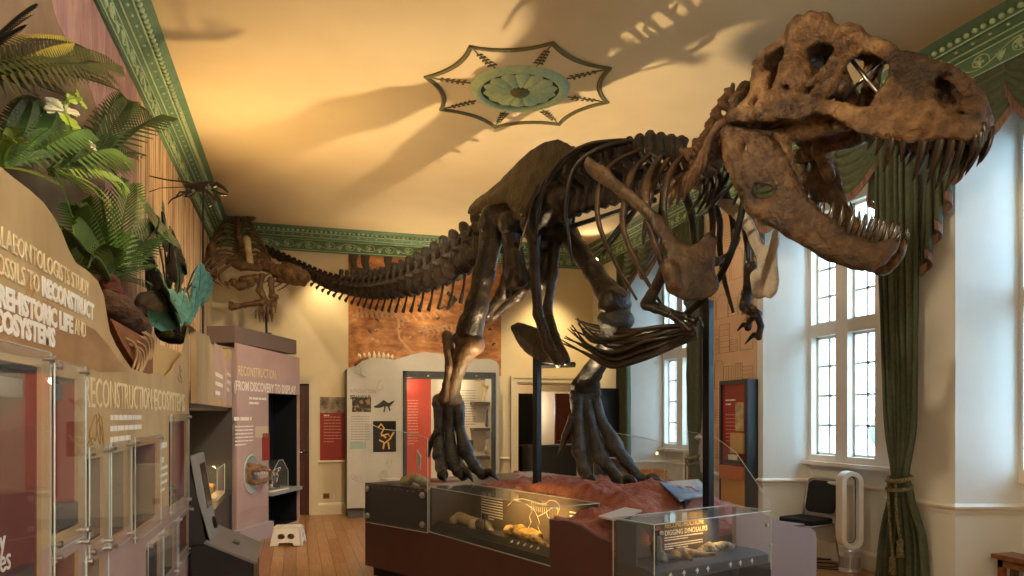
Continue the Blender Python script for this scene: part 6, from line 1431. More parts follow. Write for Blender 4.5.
# second skeleton on the box and the small one on a rod
M_SK2 = mat('warm_brown_bone', (66, 48, 32), .5, col2=(120, 92, 60), scale=14, bump=.5, bscale=60)
def small_skeleton():
    z0 = 10.35; c = lambda px, py, z=z0: atz(px, py, z)
    t = thing('dinosaur_skeleton', 'small warm-brown dinosaur skeleton with a barrel ribcage on the grey-brown box', 'dinosaur skeleton', c(265, 330, 10.2)); O = Vector(t.location)
    sp = spline([c(240, 212, 10.9), c(238, 222, 10.8), c(238, 238, 10.6), c(240, 254, 10.35), c(246, 263, 10.2), c(262, 268, 10.15), c(276, 272, 10.1)], 5)
    for i, p in enumerate(sp[:-1]):
        r = .05 if i < 22 else .045; bone('vertebra', [[(p-O, r), (sp[i+1]-O, r*.8)], [(p-O, .025), (p-O+Vector((0, -.03, .10)), .028)], [(p-O+Vector((-.08, 0, .02)), .02), (p-O+Vector((.08, 0, .02)), .02)]], M_SK2, t, k=.02, nz=.008, res=.014)
    for i in range(11):
        t_ = i/10; p = Vector(sp[3+i*2 if 3+i*2 < 24 else 23])-O
        for s in (-1, 1):
            w = .12+.34*math.sin(math.pi*(.06+.55*t_)); q = [p, p+Vector((s*w*.55, -.04, .03)), p+Vector((s*w, -.12, -.12)), p+Vector((s*w*1.02, -.2, -.26)), p+Vector((s*w*.7, -.28, -.38))]
            mb = MB(); mb.tube(spline(q, 5), lerp_list([.016, .022, .02, .012], 21), 6, flat=.6); mb.build('rib', M_SK2, t, smooth=True)
    for s, a, b in ((-1, (212, 246), (214, 276)), (1, (247, 240), (250, 262))):
        bone('scapula', [[(c(*a, 10.15)-O, .055), (c(a[0]*.5+b[0]*.5, a[1]*.5+b[1]*.5, 10.1)-O, .04), (c(*b, 10.1)-O, .05)]], M_SK2 if s < 0 else M_CAST, t, nz=.01)
    bone('pelvis', [[(c(226, 213, 10.8)-O, .07), (c(240, 218, 10.8)-O, .06), (c(252, 216, 10.8)-O, .07)], [(c(227, 208, 10.8)-O, .05)], [(c(252, 210, 10.8)-O, .05)]], M_SK2, t, k=.03, nz=.02)
    bone('breastbone', [[(c(228, 262, 10.1)-O, .05), (c(242, 266, 10.0)-O, .06), (c(258, 268, 10.0)-O, .05)], [(c(243, 280, 10.0)-O, .06), (c(256, 278, 10.0)-O, .06)]], M_SK2, t, k=.03, nz=.02)
    # long low skull to the right
    sk = bone('skull', [[(c(277, 271, 10.1)-O, .10), (c(290, 273, 10.05)-O, .115), (c(303, 277, 10.0)-O, .10)], [(c(280, 279, 10.1)-O, .05), (c(303, 283, 10.0)-O, .05)], [(c(283, 263, 10.1)-O, .03), (c(300, 268, 10.0)-O, .025)]], M_SK2, t, k=.02, nz=.02)
    for (px, py, r) in ((284, 270, .03), (296, 273, .022)):
        mb = MB(); mb.ball(c(px, py, 9.985)-O, (r, .012, r*.8)); mb.build('eye_socket', M_BLACK, sk, smooth=True)
    for pts in (((258, 278), (262, 294), (268, 304), (266, 312)), ((271, 280), (272, 296), (276, 297), (270, 303)), ((262, 276), (259, 290), (266, 303), (262, 309))):
        q = [c(x, y, 10.05)-O for x, y in pts]
        o = bone('limb_bone', [[(q[0], .05), ((q[0]+q[1])/2, .034), (q[1], .045)], [(q[1], .045), ((q[1]+q[2])/2, .03), (q[2], .04)]], M_SK2, t, nz=.008)
        for dx in (-6, -2, 2, 6):
            e = q[-1]; mb = MB(); mb.tube(spline([q[2], e+Vector((dx*.012, 0, -.03)), c(pts[-1][0]+dx, pts[-1][1]+10, 10.0)-O], 4), lerp_list([.026, .022, .006], 9), 6); mb.build('claw', M_SK2, o, smooth=True)
    bone('limb_bone', [[(c(232, 307, 10.0)-O, .05), (c(245, 305, 10.0)-O, .03), (c(262, 302, 10.0)-O, .045)], [(c(231, 303, 10)-O, .035)]], M_SK2, t, nz=.01)
    bone('hip_bone', [[(c(232, 282, 10)-O, .05), (c(240, 286, 10)-O, .06), (c(252, 283, 10)-O, .05)], [(c(229, 284, 9.9)-O, .03), (c(226, 282, 9.9)-O, .02)]], M_SK2, t, k=.03, nz=.02)
    mb = MB(); mb.tube([c(266, 300, 10.05)-O, c(266.5, 334, 10.05)-O], .016, 8); mb.lathe([(.07, 0), (.07, .012), (.001, .014)], c(266.5, 334, 10.05)-O, 14); mb.build('support_rod', M_BLACK, t)
small_skeleton()
def flyer():
    Z = 6.3; c = lambda px, py, z=Z: atz(px, py, z)
    t = thing('dinosaur_skeleton', 'tiny long-tailed dinosaur skeleton held up on a thin rod near the cornice', 'dinosaur skeleton', c(203, 300)); O = Vector(t.location)
    mb = MB(); mb.tube(spline([c(x, y)-O for x, y in ((130,170),(150,176),(168,180),(186,182),(194,186))], 6), lerp_list([.004, .007, .012], 25), 6); mb.build('tail', M_BONE, t, smooth=True)
    bone('trunk', [[(c(187, 186)-O, .022), (c(197, 186)-O, .032), (c(206, 184)-O, .02), (c(213, 183)-O, .014)], [(c(190, 191)-O, .014), (c(186, 195)-O, .01)], [(c(197, 190)-O, .018), (c(203, 190)-O, .02)]], M_BONE, t, k=.012, nz=.008, nf=40)
    s = bone('skull', [[(c(212, 185)-O, .02), (c(218, 184)-O, .024), (c(224, 188)-O, .016), (c(228, 192)-O, .009)], [(c(212, 190)-O, .012), (c(222, 194)-O, .011), (c(228, 195)-O, .007)]], M_BONE, t, k=.006, nz=.004, nf=40)
    for pts in (((188,190),(182,195),(172,199),(168,204)), ((192,192),(180,192),(176,197)), ((196,192),(190,197),(183,196)), ((206,190),(215,198),(213,204),(209,206)), ((213,198),(219,202),(221,201))):
        mb = MB(); mb.tube([c(x, y)-O for x, y in pts], lerp_list([.011, .009, .006], len(pts)), 6); mb.build('limb', M_BONE, t, smooth=True)
    mb = MB(); b0 = c(203, 187)-O; e = Vector((b0.x, b0.y, 1.70-O.z)); mb.tube([b0, Vector((b0.x, b0.y, 2.2-O.z)), Vector((XR2-.06-O.x, b0.y, 2.1-O.z)), Vector((XR2-.06-O.x, b0.y, 1.70-O.z))], .009, 6); mb.build('rod', M_BLACK, t)
    mb = MB()
    for p, q in (((180,182),(178,178)),): mb.tube([c(*p)-O, c(*q)-O], .004, 4)
    mb.tube([c(138, 196)-O, c(160, 188)-O, c(186, 187)-O], .004, 5); mb.build('tail_wire', M_BLACK, t)
flyer()

# ------------------------------------------------------------------ back wall: poster, socket, mural, behaviour unit, doorway things
ps = thing('wall_poster', 'tall red poster with a photograph strip beside the dark red door', 'poster', (.37, YB, .85))
MB().box((0, -.012, 0), (.46, 0, .80)).build('red_sheet', M_REDB, ps)
MB().box((0, -.013, .80), (.46, 0, 1.06)).build('photograph', mat('bone_dig_photo', (176, 160, 132), .5, col2=(84, 72, 54), scale=9), ps)
text_lines('small_print', frame((.06, -.013, .74), (1, 0, 0), (0, 0, 1)), .3, 9, .05, .014, mat('pale_red_print', (214, 140, 122), .6), ps, 3); text_lines('heading_print', frame((.06, -.013, .77), (1, 0, 0), (0, 0, 1)), .16, 1, .05, .02, M_PRINT, ps, 3)
so = thing('wall_socket', 'brass double socket low on the back wall beneath the red poster', 'socket', (.47, YB, .3))
MB().box((-.05, -.012, -.045), (.05, 0, .045)).build('plate', mat('brass', (150, 116, 60), .35, metal=.8), so, bevel=.004); mb = MB(); mb.box((-.035, -.015, -.015), (-.01, -.012, .015)); mb.box((.01, -.015, -.015), (.035, -.012, .015)); mb.build('switch', M_BLACK, so)
# orange dig mural
M_DIG = mat('orange_dig_mural', (140, 84, 46), .6, col2=(204, 142, 86), scale=4.5, stretch=(1, 1, 2.2), detail=10, col3=(230, 190, 138), lo=.36, hi=.62)
mu = thing('dig_mural', 'orange desert mural of scattered dinosaur bones above the behaviour unit', 'mural', (.82, YB-.002, 2.3))
MW, MH = 2.6, ZCOR-2.3-.005
MB().box((0, -.015, 0), (MW, 0, MH)).build('mural_sheet', M_DIG, mu)
def onM(px, py): p = onY(px, py, YB); return (p.x-.82, p.z-2.3)
M_BP = mat('pale_bone_print', (206, 168, 122), .6, col2=(176, 128, 84), scale=8); M_DP = mat('dark_leg_print', (70, 58, 50), .6)
mb = MB()
def mtube(pts, r, m=0): mb.tube([(onM(x, y)[0], -.016, onM(x, y)[1]) for x, y in pts], r, 5, flat=.15, k=m, up=(0, 0, 1))
for px in (354, 366, 389): mtube([(px, 253), (px-1, 262), (px+1, 270)], [.09, .07, .06], 1)
mtube([(350, 270), (358, 272), (372, 271)], [.04, .07, .03], 1)
for i in range(9): mtube([(356+5*i, 312-1.5*abs(i-4)), (357+5*i, 318)], [.02, .03]); 
mtube([(352, 316), (372, 310), (396, 316)], .02); mtube([(390, 306), (398, 316), (399, 338), (412, 354)], [.04, .025, .02, .03]); mtube([(396, 312), (404, 320), (402, 326)], .02)
for i in range(11): mtube([(420+5*i, 327-.4*i), (424+5*i, 333), (422+5*i, 337)], [.02, .016, .008])
mtube([(418, 332), (450, 325), (478, 330)], .02)
for i in range(8): mtube([(405+7*i, 316-i), (410+7*i, 322-i)], [.015, .02])
mtube([(432, 274), (436, 284)], [.08, .07]); mtube([(446, 290), (454, 300), (446, 310)], [.05, .06, .03], 1); mtube([(458, 318), (470, 312)], .05)
rr = random.Random(12)
for q in range(46):
    x, y = rr.uniform(352, 494), rr.uniform(296, 346); l = rr.uniform(2, 7); an = rr.uniform(-.6, .9)
    mtube([(x, y), (x+l*math.cos(an)*.5, y+l*math.sin(an)*.5-1), (x+l*math.cos(an), y+l*math.sin(an))], [rr.uniform(.008, .022), rr.uniform(.012, .03), .006], 0 if rr.random() < .7 else 1)
for q in range(5):
    x, y = rr.uniform(400, 470), rr.uniform(280, 300); mtube([(x, y), (x+6, y+rr.uniform(-3, 3)), (x+12, y+2)], [.03, .06, .02], q % 2)
mb.build('bone_pattern_print', [M_BP, M_DP], mu)

# behaviour unit: pale board with a wavy top, glazed niche at the right
YU = 11.4
UX0, UX1, UH = .76, 3.22, 2.42
bu = thing('behaviour_display_unit', 'pale grey display unit about behaviour with a black-framed lit niche', 'display unit', (UX0, YU, 0))
M_PALE = mat('pale_grey_printed_board', (198, 196, 186), .5, col2=(186, 183, 172), scale=2)
def onU(px, py): p = onY(px, py, YU); return (p.x-UX0, p.z)
n0, nt = onU(403, 371); n1, _ = onU(495.5, 371); _, nb = onU(450, 486); _, ut = onU(347, 366)
tpx = [(347,368),(356,366),(362,361),(372,358),(384,358),(394,360),(404,357),(414,354),(424,352),(436,353),(448,355),(462,357),(478,359),(490,359),(497,362),(499,366)]
tpu = [onU(x, y) for x, y in tpx]; UW = UX1-UX0; tpu[0] = (0, tpu[0][1]); tpu[-1] = (UW, tpu[-1][1])
plate_obj('printed_board', [(0, .16), (UW, .16)] + tpu[::-1], [[(n0, nb), (n1, nb), (n1, nt), (n0, nt)]], .04, M_PALE, FP, bu)
mb = MB(); mb.box((.02, .06, 0), (UW-.02, .5, .16)); mb.box((0, .04, .16), (.04, .58, 2.34)); mb.box((UW-.04, .04, .16), (UW, .58, 2.34)); mb.box((0, .50, .16), (UW, .58, 2.34)); mb.box((0, .04, 2.30), (UW, .58, 2.34)); mb.build('carcass', M_MIDGREY, bu)
mb = MB(); f = .06
mb.box((n0, -.02, nt-f*1.7), (n1, .06, nt)); mb.box((n0, -.02, nb), (n1, .06, nb+f)); mb.box((n0, -.02, nb), (n0+f, .06, nt)); mb.box((n1-f, -.02, nb), (n1, .06, nt)); fr = mb.build('niche_frame', M_DARK, bu)
mb = MB()
for px in (428, 476): mb.lathe([(.001, 0), (.016, 0), (.016, .01), (.001, .012)], (onU(px, 376)[0], -.02, onU(px, 376)[1]), 10, Matrix.Rotation(math.pi/2, 4, 'X'))
mb.build('bolt', M_STEEL, fr)
xm, _ = onU(430, 400); xm2 = onU(436, 400)[0]
mb = MB(); mb.box((n0+f, .44, nb+f), (xm2, .46, nt-f*1.7)); mb.build('red_back', mat('bright_red_board', (206, 66, 36), .5), bu)
mb = MB(); mb.box((xm2, .44, nb+f), (n1-f, .46, nt-f*1.7)); mb.build('cream_back', mat('cream_back_board', (226, 214, 190), .5), bu)
mb = MB(); mb.box((n0, .06, nb), (n0+f, .46, nt)); mb.box((n1-f, .06, nb), (n1, .46, nt)); mb.box((n0, .06, nb), (n1, .46, nb+f)); mb.box((n0, .06, nt-f), (n1, .46, nt)); mb.build('niche_lining', mat('white_lining', (214, 208, 196), .5), bu)
def onB(px, py): p = onY(px, py, YU+.44); return (p.x-UX0, p.z)
text_lines('small_print', frame((n0+.14, .439, onB(420, 400)[1]), (1, 0, 0), (0, 0, 1)), xm2-n0-.34, 16, .048, .016, mat('pale_orange_print', (240, 160, 130), .6), bu, 4)
x0, z0 = onB(457, 390); text_lines('small_print', frame((x0, .439, z0), (1, 0, 0), (0, 0, 1)), .36, 15, .044, .014, mat('grey_print', (150, 140, 126), .6), bu, 7)
a = onB(459, 471); b = onB(473, 440); ph_ = MB().box((a[0], .432, a[1]), (b[0], .44, b[1])).build('black_photograph', M_BLACK, bu); mb = MB(); mb.tube([(a[0]+.05, .431, b[1]-.08), (a[0]+.12, .431, b[1]-.2), (a[0]+.08, .431, b[1]-.35), (a[0]+.15, .431, a[1]+.06)], [.02, .03, .02, .015], 5, flat=.2); mb.build('printed_skeleton', M_CAST, ph_)
MB().box((n0+.08, .438, nb+f+.02), (xm2-.05, .44, nb+f+.06)).build('black_strip', M_BLACK, bu)
for (py, nm) in ((402, 'niche_shelf'), (428, 'niche_shelf'), (456, 'niche_shelf')):
    p = onU(478, py); z = onY(485, py, YU+.25).z; mb = MB(); mb.box((n1-f-.27, .12, z-.05), (n1-f, .43, z)); mb.build(nm, mat('dark_shelf', (70, 52, 42), .5), bu)
def bs(px, py): return onY(px, py, YU+.26)
for (chs, lab, nm, cat, m) in (
    ([[(bs(481, 384), .018), (bs(486, 388), .03), (bs(490, 386), .02)], [(bs(486, 390), .02), (bs(483, 401), .012)], [(bs(489, 389), .016), (bs(491, 401), .012)], [(bs(480, 380), .02), (bs(475, 381), .008)]], 'small yellow skeleton model on the top shelf of the lit niche', 'skeleton_model', 'model', mat('yellow_model', (222, 190, 90), .5)),
    ([[(bs(487, 425), .035), (bs(487, 420), .02), (bs(487, 412), .015), (bs(490, 406), .02)]], 'slim upright figure on a stand on the second shelf of the lit niche', 'figure_model', 'model', M_GREYB),
    ([[(bs(486, 451), .04), (bs(487, 440), .02), (bs(489, 436), .015)]], 'pale small sculpture on the third shelf of the lit niche', 'figure_model', 'model', M_CAST)):
    o = bone(nm, chs, m, None, k=.01, nz=.003); tag(o, lab, cat)
zz = nb+f+.005
o = bone('egg_fossil', [[((bs(483, 470).x, YU+.24, zz+.045), .04), ((bs(490, 470).x, YU+.24, zz+.045), .04)]], M_GREYB, None, nz=.006); tag(o, 'grey rounded fossil on the floor of the lit niche at right', 'fossil')
ug = MB().box((n0+.01, -.03, nb+.01), (n1-.01, -.024, nt-.01)).build('niche_glass', M_PERSPEX, bu)
x, z = onU(350, 393); text('lettering', 'INTRODUCTION:', .085, frame((x, -.002, z), (1, 0, 0), (0, 0, 1)), mat('grey_print', (150, 140, 126), .6), bu, fit=onU(376, 393)[0]-x)
x, z = onU(350, 399); text('lettering', 'BEHAVIOUR', .085, frame((x, -.002, z), (1, 0, 0), (0, 0, 1)), M_PRINTD, bu, fit=onU(371, 399)[0]-x, bold=.002)
a = onU(352, 412); b = onU(371, 395+.5); MB().box((a[0], -.006, a[1]), (b[0], 0, b[1]-.03)).build('dark_photograph', mat('dark_fossil_photo', (44, 36, 28), .5, col2=(150, 120, 84), scale=14, lo=.5, hi=.6), bu)
a = onU(373, 452); b = onU(396, 421); pp = MB().box((a[0], -.006, a[1]), (b[0], 0, b[1])).build('bird_photograph', M_BLACK, bu); mb = MB()
for pts in (((378,428),(381,424),(384,428),(381,434),(386,438)), ((381,436),(388,434),(391,438),(385,443),(379,440)), ((384,443),(383,449)), ((388,442),(389,449)), ((391,437),(394,432))): mb.tube([(onU(x, y)[0], -.007, onU(x, y)[1]) for x, y in pts], .014, 5, flat=.3)
mb.build('printed_bird_skeleton', mat('yellow_print', (226, 176, 90), .6), pp)
mb = MB(); sk = [(374,407),(379,406),(384,403),(389,405),(394,401)]; mb.tube([(onU(x, y)[0], -.003, onU(x, y)[1]) for x, y in sk], [.01, .03, .05, .03, .01], 6, flat=.1); mb.tube([(onU(385, 405)[0], -.003, onU(385, 405)[1]), (onU(384, 412)[0], -.003, onU(384, 412)[1])], .012, 5, flat=.2); mb.tube([(onU(388, 405)[0], -.003, onU(388, 405)[1]), (onU(390, 411)[0], -.003, onU(390, 411)[1])], .012, 5, flat=.2); mb.build('printed_runner', M_PRINTD, bu)
x, z = onU(351, 416); text_lines('small_print', frame((x, -.002, z), (1, 0, 0), (0, 0, 1)), .32, 11, .04, .012, mat('grey_print', (150, 140, 126), .6), bu, 11)
a = onU(350, 449); b = onU(366, 442); MB().box((a[0], -.003, a[1]), (b[0], 0, b[1])).build('teal_print', mat('pale_teal_print', (150, 176, 164), .6), bu)
mb = MB(); rr = random.Random(9)
for (px, py) in ((358, 478), (380, 385), (390, 462), (360, 372), (375, 500), (385, 476)):
    x, z = onU(px, py); mb.tube(spline([(x+rr.uniform(-.1, .1), -.002, z+rr.uniform(-.09, .09)) for _ in range(6)], 4), .003, 4)
mb.build('sketch_print', mat('grey_print', (150, 140, 126), .6), bu)
# jaw with white teeth lying on top of the unit
jx, jz = onU(377, 357); jl = bone('jaw_cast', [[(Vector((UX0+jx-.28, YU+.25, 2.42)), .06), (Vector((UX0+jx-.16, YU+.12, 2.46)), .06), (Vector((UX0+jx, YU+.08, 2.46)), .06), (Vector((UX0+jx+.16, YU+.12, 2.46)), .06), (Vector((UX0+jx+.28, YU+.25, 2.42)), .06)]], mat('red_brown_gum', (120, 66, 40), .5), None, k=.03); tag(jl, 'red-brown jaw cast with a row of white teeth on top of the pale unit', 'cast')
for i in range(8):
    t = i/7*2-1; p = Vector((UX0+jx+.25*t, YU+.07+.10*t*t, 2.50)); mb = MB(); mb.tube([p, p+Vector((.01*t, -.01, .07)), p+Vector((.02*t, .0, .13-.04*abs(t)))], [.026, .024, .006], 7); mb.build('tooth', mat('ivory_tooth', (232, 220, 190), .4), jl, smooth=True)
o = bone('fossil_bone', [[(Vector((UX0+onU(418, 357)[0]-.2, YU+.2, 2.45)), .04), (Vector((UX0+onU(418, 357)[0], YU+.15, 2.48)), .05), (Vector((UX0+onU(418, 357)[0]+.25, YU+.2, 2.46)), .03)]], mat('red_brown_gum', (120, 66, 40), .5), None, nz=.015); tag(o, 'red-brown bone lying beside the toothed jaw on the pale unit', 'bone')

# things seen through the doorway and in the back right corner
cb = thing('black_cabinet', 'tall black cabinet just inside the far doorway', 'cabinet', (4.34, 13.6, 0)); MB().box((-.32, 0, 0), (.28, .5, 2.05)).build('cabinet_body', M_INKY, cb); MB().box((-.30, -.02, .05), (.26, 0, 2.0)).build('cabinet_door', M_BLACK, cb)
ct = thing('reception_counter', 'mid-grey reception counter seen through the far doorway', 'counter', (4.9, 13.0, 0)); MB().box((-.62, 0, 0), (.7, .5, 1.0)).build('counter_front', mat('slate_laminate', (72, 78, 86), .5), ct); MB().box((-.66, -.03, 1.0), (.74, .53, 1.04)).build('counter_top', M_MIDGREY, ct)
dr = struct(MB().box((6.06, 16.42, 0), (6.5, 16.48, 2.15)).build('door_2', M_WOODDOOR)); hd_ = MB(); hd_.tube([(6.1, 16.38, 1.0), (6.2, 16.38, 1.0)], .012, 6); hd_.build('door_handle', M_CHROME, dr)
bc = thing('black_tall_case', 'tall narrow black case in the back right corner beside the green curtain', 'cabinet', (4.85, 10.95, 0)); mb = MB(); mb.box((-.18, -.3, 0), (.22, .3, 2.05)); mb.build('case_body', M_INKY, bc, bevel=.006); MB().box((-.2, -.26, .9), (-.18, .26, 1.95)).build('case_door', M_BLACK, bc)
# ------------------------------------------------------------------ curtains: swags, tails, tied drapes
M_CURT = mat('moss_green_cloth', (74, 84, 66), .85, col2=(88, 97, 78), scale=30, bump=.1, bscale=200)
M_FRINGE = mat('red_brown_fringe', (92, 62, 56), .9, col2=(142, 112, 98), scale=60, stretch=(1, 1, .1))
M_CORD = mat('cream_green_cord', (150, 138, 104), .8, col2=(70, 74, 50), scale=60)
def sheet(mb, rows, thick=.012):
    """rows: grid of points -> closed thin cloth"""
    nr, nc = len(rows), len(rows[0]); vs = []
    for off in (0, 1):
        for i in range(nr):
            for j in range(nc):
                p = Vector(rows[i][j])
                if off:
                    a = Vector(rows[min(i+1, nr-1)][j])-Vector(rows[max(i-1, 0)][j]); b = Vector(rows[i][min(j+1, nc-1)])-Vector(rows[i][max(j-1, 0)]); n = a.cross(b)
                    p = p + (n.normalized()*thick if n.length > 1e-9 else Vector((thick, 0, 0)))
                vs.append(p)
    N = nr*nc; fs = []
    for i in range(nr-1):
        for j in range(nc-1):
            q = (i*nc+j, i*nc+j+1, (i+1)*nc+j+1, (i+1)*nc+j); fs.append(q); fs.append(tuple(N+k for k in q[::-1]))
    for i in range(nr-1):
        for j in (0, nc-1): fs.append((i*nc+j, (i+1)*nc+j, N+(i+1)*nc+j, N+i*nc+j))
    for j in range(nc-1):
        for i in (0, nr-1): fs.append((i*nc+j, i*nc+j+1, N+i*nc+j+1, N+i*nc+j))
    mb.add(vs, fs)
def drape(label, y0, y1, x, tie=True, side=1, ztop=4.2):
    """long curtain gathered at a tieback; side=+1 swept towards +y"""
    t = thing('curtain', label, 'curtain', (x, (y0+y1)/2, 0), 0, None)
    rows = []; n = 60; w0 = (y1-y0)/2
    for i in range(44):
        z = ztop*(1-i/43)+.01; 
        g = 1-.62*math.exp(-((z-1.02)/.33)**2) if tie else 1
        g *= 1+.18*max(0, (1.0-z))
        if tie and z > 1.02: g *= .62+.38*min(1, (z-1.02)/2.4)
        cy = side*w0*.35*(1-min(1, abs(z-1.0)/2.6)) if tie else 0
        rows.append([(-.045*math.sin(j/n*math.pi*2*6.5+.25*math.sin(z*2))*(.6+.5*g) - .05*(1-g), cy + w0*g*(2*j/n-1) + .012*math.sin(j*.9+z), z) for j in range(n+1)])
    mb = MB(); sheet(mb, rows); mb.build('cloth', M_CURT, t, smooth=True)
    if tie:
        tb_ = MB(); cy = side*w0*.35
        for zz, r in ((1.06, .022), (.98, .020)):
            tb_.tube([(-.06+.11*math.cos(a)*.8, cy+w0*.42*math.sin(a), zz+.05*math.cos(a)*.4) for a in np.linspace(0, 2*math.pi, 25)[:-1]], r, 6, closed=True)
        for dy in (-.03, .05):
            tb_.tube(spline([(-.13, cy+dy, 1.02), (-.15, cy+dy-.03, .78), (-.14, cy+dy-.06, .5-dy*2)], 6), .012, 6); tb_.lathe([(.012, 0), (.03, -.02), (.026, -.05), (.034, -.16), (.001, -.16)], (-.14, cy+dy-.06, .5-dy*2), 10)
        tb_.build('tieback', M_CORD, t, smooth=True)
    return t
def valance(bay, label, x=XR-.05):
    y0, y1 = bay; t = thing('curtain_valance', label, 'valance', (x, (y0+y1)/2, 4.22)); w = (y1-y0)/2+.05
    hw = w*.40
    for q, (cy, xo) in enumerate(((-w*.62, 0), (w*.62, 0), (0, -.05))):
        rows = []; ns, nt_ = 28, 30
        for i in range(nt_+1):
            v = i/nt_; row = []
            for j in range(ns+1):
                s = j/ns*2-1; c = 1-s*s
                z = -.13*v*(abs(s)**5) - (.03+.50*v)*c**.8; out = -.03 - (.02+.055*abs(math.sin(v*math.pi*5.2)))*c - .05*v*c + xo
                row.append((out, cy + s*hw, z))
            rows.append(row)
        mb = MB(); sheet(mb, rows); sw = mb.build('swag', M_CURT, t, smooth=True)
        fr = MB(); fr_rows = [[(p[0]-.012, p[1], p[2]-k*.075) for p in rows[-1]] for k in (0, 1)]; sheet(fr, fr_rows, .01); fr.build('fringe', M_FRINGE, sw)
    for s in (-1, 1):
        yc = s*(w-.03); rows = []; nc = 48; L0, L1 = .55, 1.42
        def bot(u): # u 0 inner .. 1 outer : stepped zig-zag hem
            k = math.floor(u*3.999); f = u*4-k; return L0+(L1-L0)*((k + .75*f)/4) if True else 0
        nr = 22
        for i in range(nr+1):
            r = []
            for j in range(nc+1):
                u = j/nc; L = bot(u); fold = math.sin(u*math.pi*2*4)
                r.append((-.05-.035*fold-.02*u, yc + s*(-.17+.34*u + .03*math.cos(u*math.pi*8)*(i/nr))*(.8+.25*i/nr), .0-L*i/nr))
            rows.append(r)
        mb = MB(); sheet(mb, rows); tl = mb.build('tail', M_CURT, t, smooth=True)
        fr = MB(); sheet(fr, [[(p[0]-.006, p[1], p[2]-k*.07) for p in rows[-1]] for k in (0, 1)], .014); fr.build('fringe', M_FRINGE, tl)
    MB().box((-.03, -w-.25, -.02), (.06, w+.25, .025)).build('pelmet_board', M_CURT, t)
    return t
BN = ['far', 'middle', 'near']
valance(BAYS[0], 'green fringed swag and tails over the window farthest along the right wall')
valance(BAYS[1], 'green fringed swag and tails over the window seen through the jaws')
valance(BAYS[2], 'green fringed swag at the top right corner, nearest the camera')
drape('tall green curtain hanging straight beside the black case in the far corner', 10.35, 10.75, XR-.08, False)
drape('tied green curtain behind the front steel post at the far window', 8.24, 8.58, XR-.08, True, -1)
drape('long green curtain tied with a tasselled cord between the window and the beige pier', 4.80, 5.26, XR-.10, True, -1)
drape('narrow green curtain on the far side of the window seen through the jaws', 7.02, 7.14, XR-.05, False, 1) if False else None

# drawings panel on the wide pier, red cabinet in front of it
M_TAN = mat('tan_drawing_board', (222, 190, 158), .6, col2=(210, 176, 142), scale=2)
dp = thing('drawing_panel', 'tall tan panel with fine drawings of buildings on the pier between two windows', 'panel', (XR-.002, 7.16, .95))
PW, PH_ = 1.04, 3.2
MB().box((-.02, 0, 0), (0, PW, PH_)).build('panel_sheet', M_TAN, dp)
mb = MB(); rr = random.Random(21); ln = lambda p, q: mb.tube([(-.021, p[0], p[1]), (-.021, q[0], q[1])], .0022, 3)
for row in range(7):
    z0 = .12+row*.44; y = .05
    while y < PW-.15:
        w = rr.uniform(.1, .26); h = rr.uniform(.14, .36)
        ln((y, z0), (y+w, z0)); ln((y, z0), (y, z0+h)); ln((y+w, z0), (y+w, z0+h))
        k = rr.randint(0, 2)
        if k == 0: ln((y, z0+h), (y+w, z0+h)); [ln((y, z0+h*q/5), (y+w, z0+h*q/5)) for q in range(1, 5)]
        elif k == 1:
            for a in range(10): a0, a1 = math.pi*a/10, math.pi*(a+1)/10; ln((y+w/2+w/2*math.cos(a0), z0+h+w/2*math.sin(a0)), (y+w/2+w/2*math.cos(a1), z0+h+w/2*math.sin(a1)))
        else: ln((y, z0+h), (y+w, z0+h)); [ln((y+w*q/4, z0), (y+w*q/4, z0+h)) for q in range(1, 4)]
        y += w + rr.uniform(.0, .05)
mb.build('line_drawing', mat('brown_ink', (122, 88, 62), .7), dp)
rc = thing('red_display_cabinet', 'dark red display cabinet with pale cards and an orange-lit base before the tan panel', 'cabinet', (5.0, 7.43, 0))
mb = MB(); mb.box((0, -.30, 0), (.14, -.24, 2.03)); mb.box((0, .24, 0), (.14, .28, 2.03)); mb.box((0, -.24, 1.98), (.14, .24, 2.03)); mb.build('black_frame', M_INKY, rc)
MB().box((.02, -.24, .95), (.12, .24, 1.98)).build('red_back', mat('deep_red_board', (138, 38, 30), .45), rc)
text_lines('heading_print', frame((.019, .17, 1.80), (0, -1, 0), (0, 0, 1)), .22, 2, .05, .016, M_PRINT, rc, 2); text_lines('small_print', frame((.019, .17, 1.62), (0, -1, 0), (0, 0, 1)), .24, 8, .045, .010, mat('pale_red_print', (214, 140, 122), .6), rc, 5)
MB().box((.012, -.20, 1.42), (.02, -.04, 1.76)).build('pale_card', M_CAST, rc); MB().box((-.02, -.22, 1.16), (.02, .02, 1.40)).build('small_photo_card', mat('tan_card', (190, 160, 112), .6), rc)
MB().box((-.06, -.24, 1.04), (.02, .1, 1.08)).build('shelf', M_DARK, rc); MB().box((-.03, -.24, .84), (.12, .24, 1.0)).build('orange_band', mat('orange_wood', (196, 112, 58), .45), rc); MB().box((.0, -.24, 0), (.12, .24, .84)).build('base', mat('yellow_glow_board', (206, 160, 86), .5), rc)  # base: yellow glow of the lit display put into its colour
for i, (y, l) in enumerate(((-.02, 'left'), (-.10, 'right'))):
    mb = MB(); mb.lathe([(.028, 0), (.034, .06), (.030, .06), (.024, .01), (.001, .01)], (0, 0, 0), 14); o = mb.build('cup', M_WHITEP, smooth=False); o.location = (4.965, 7.43+y, 1.08); tag(o, 'small white cup on the red cabinet shelf, the %s one of two' % l, 'cup')
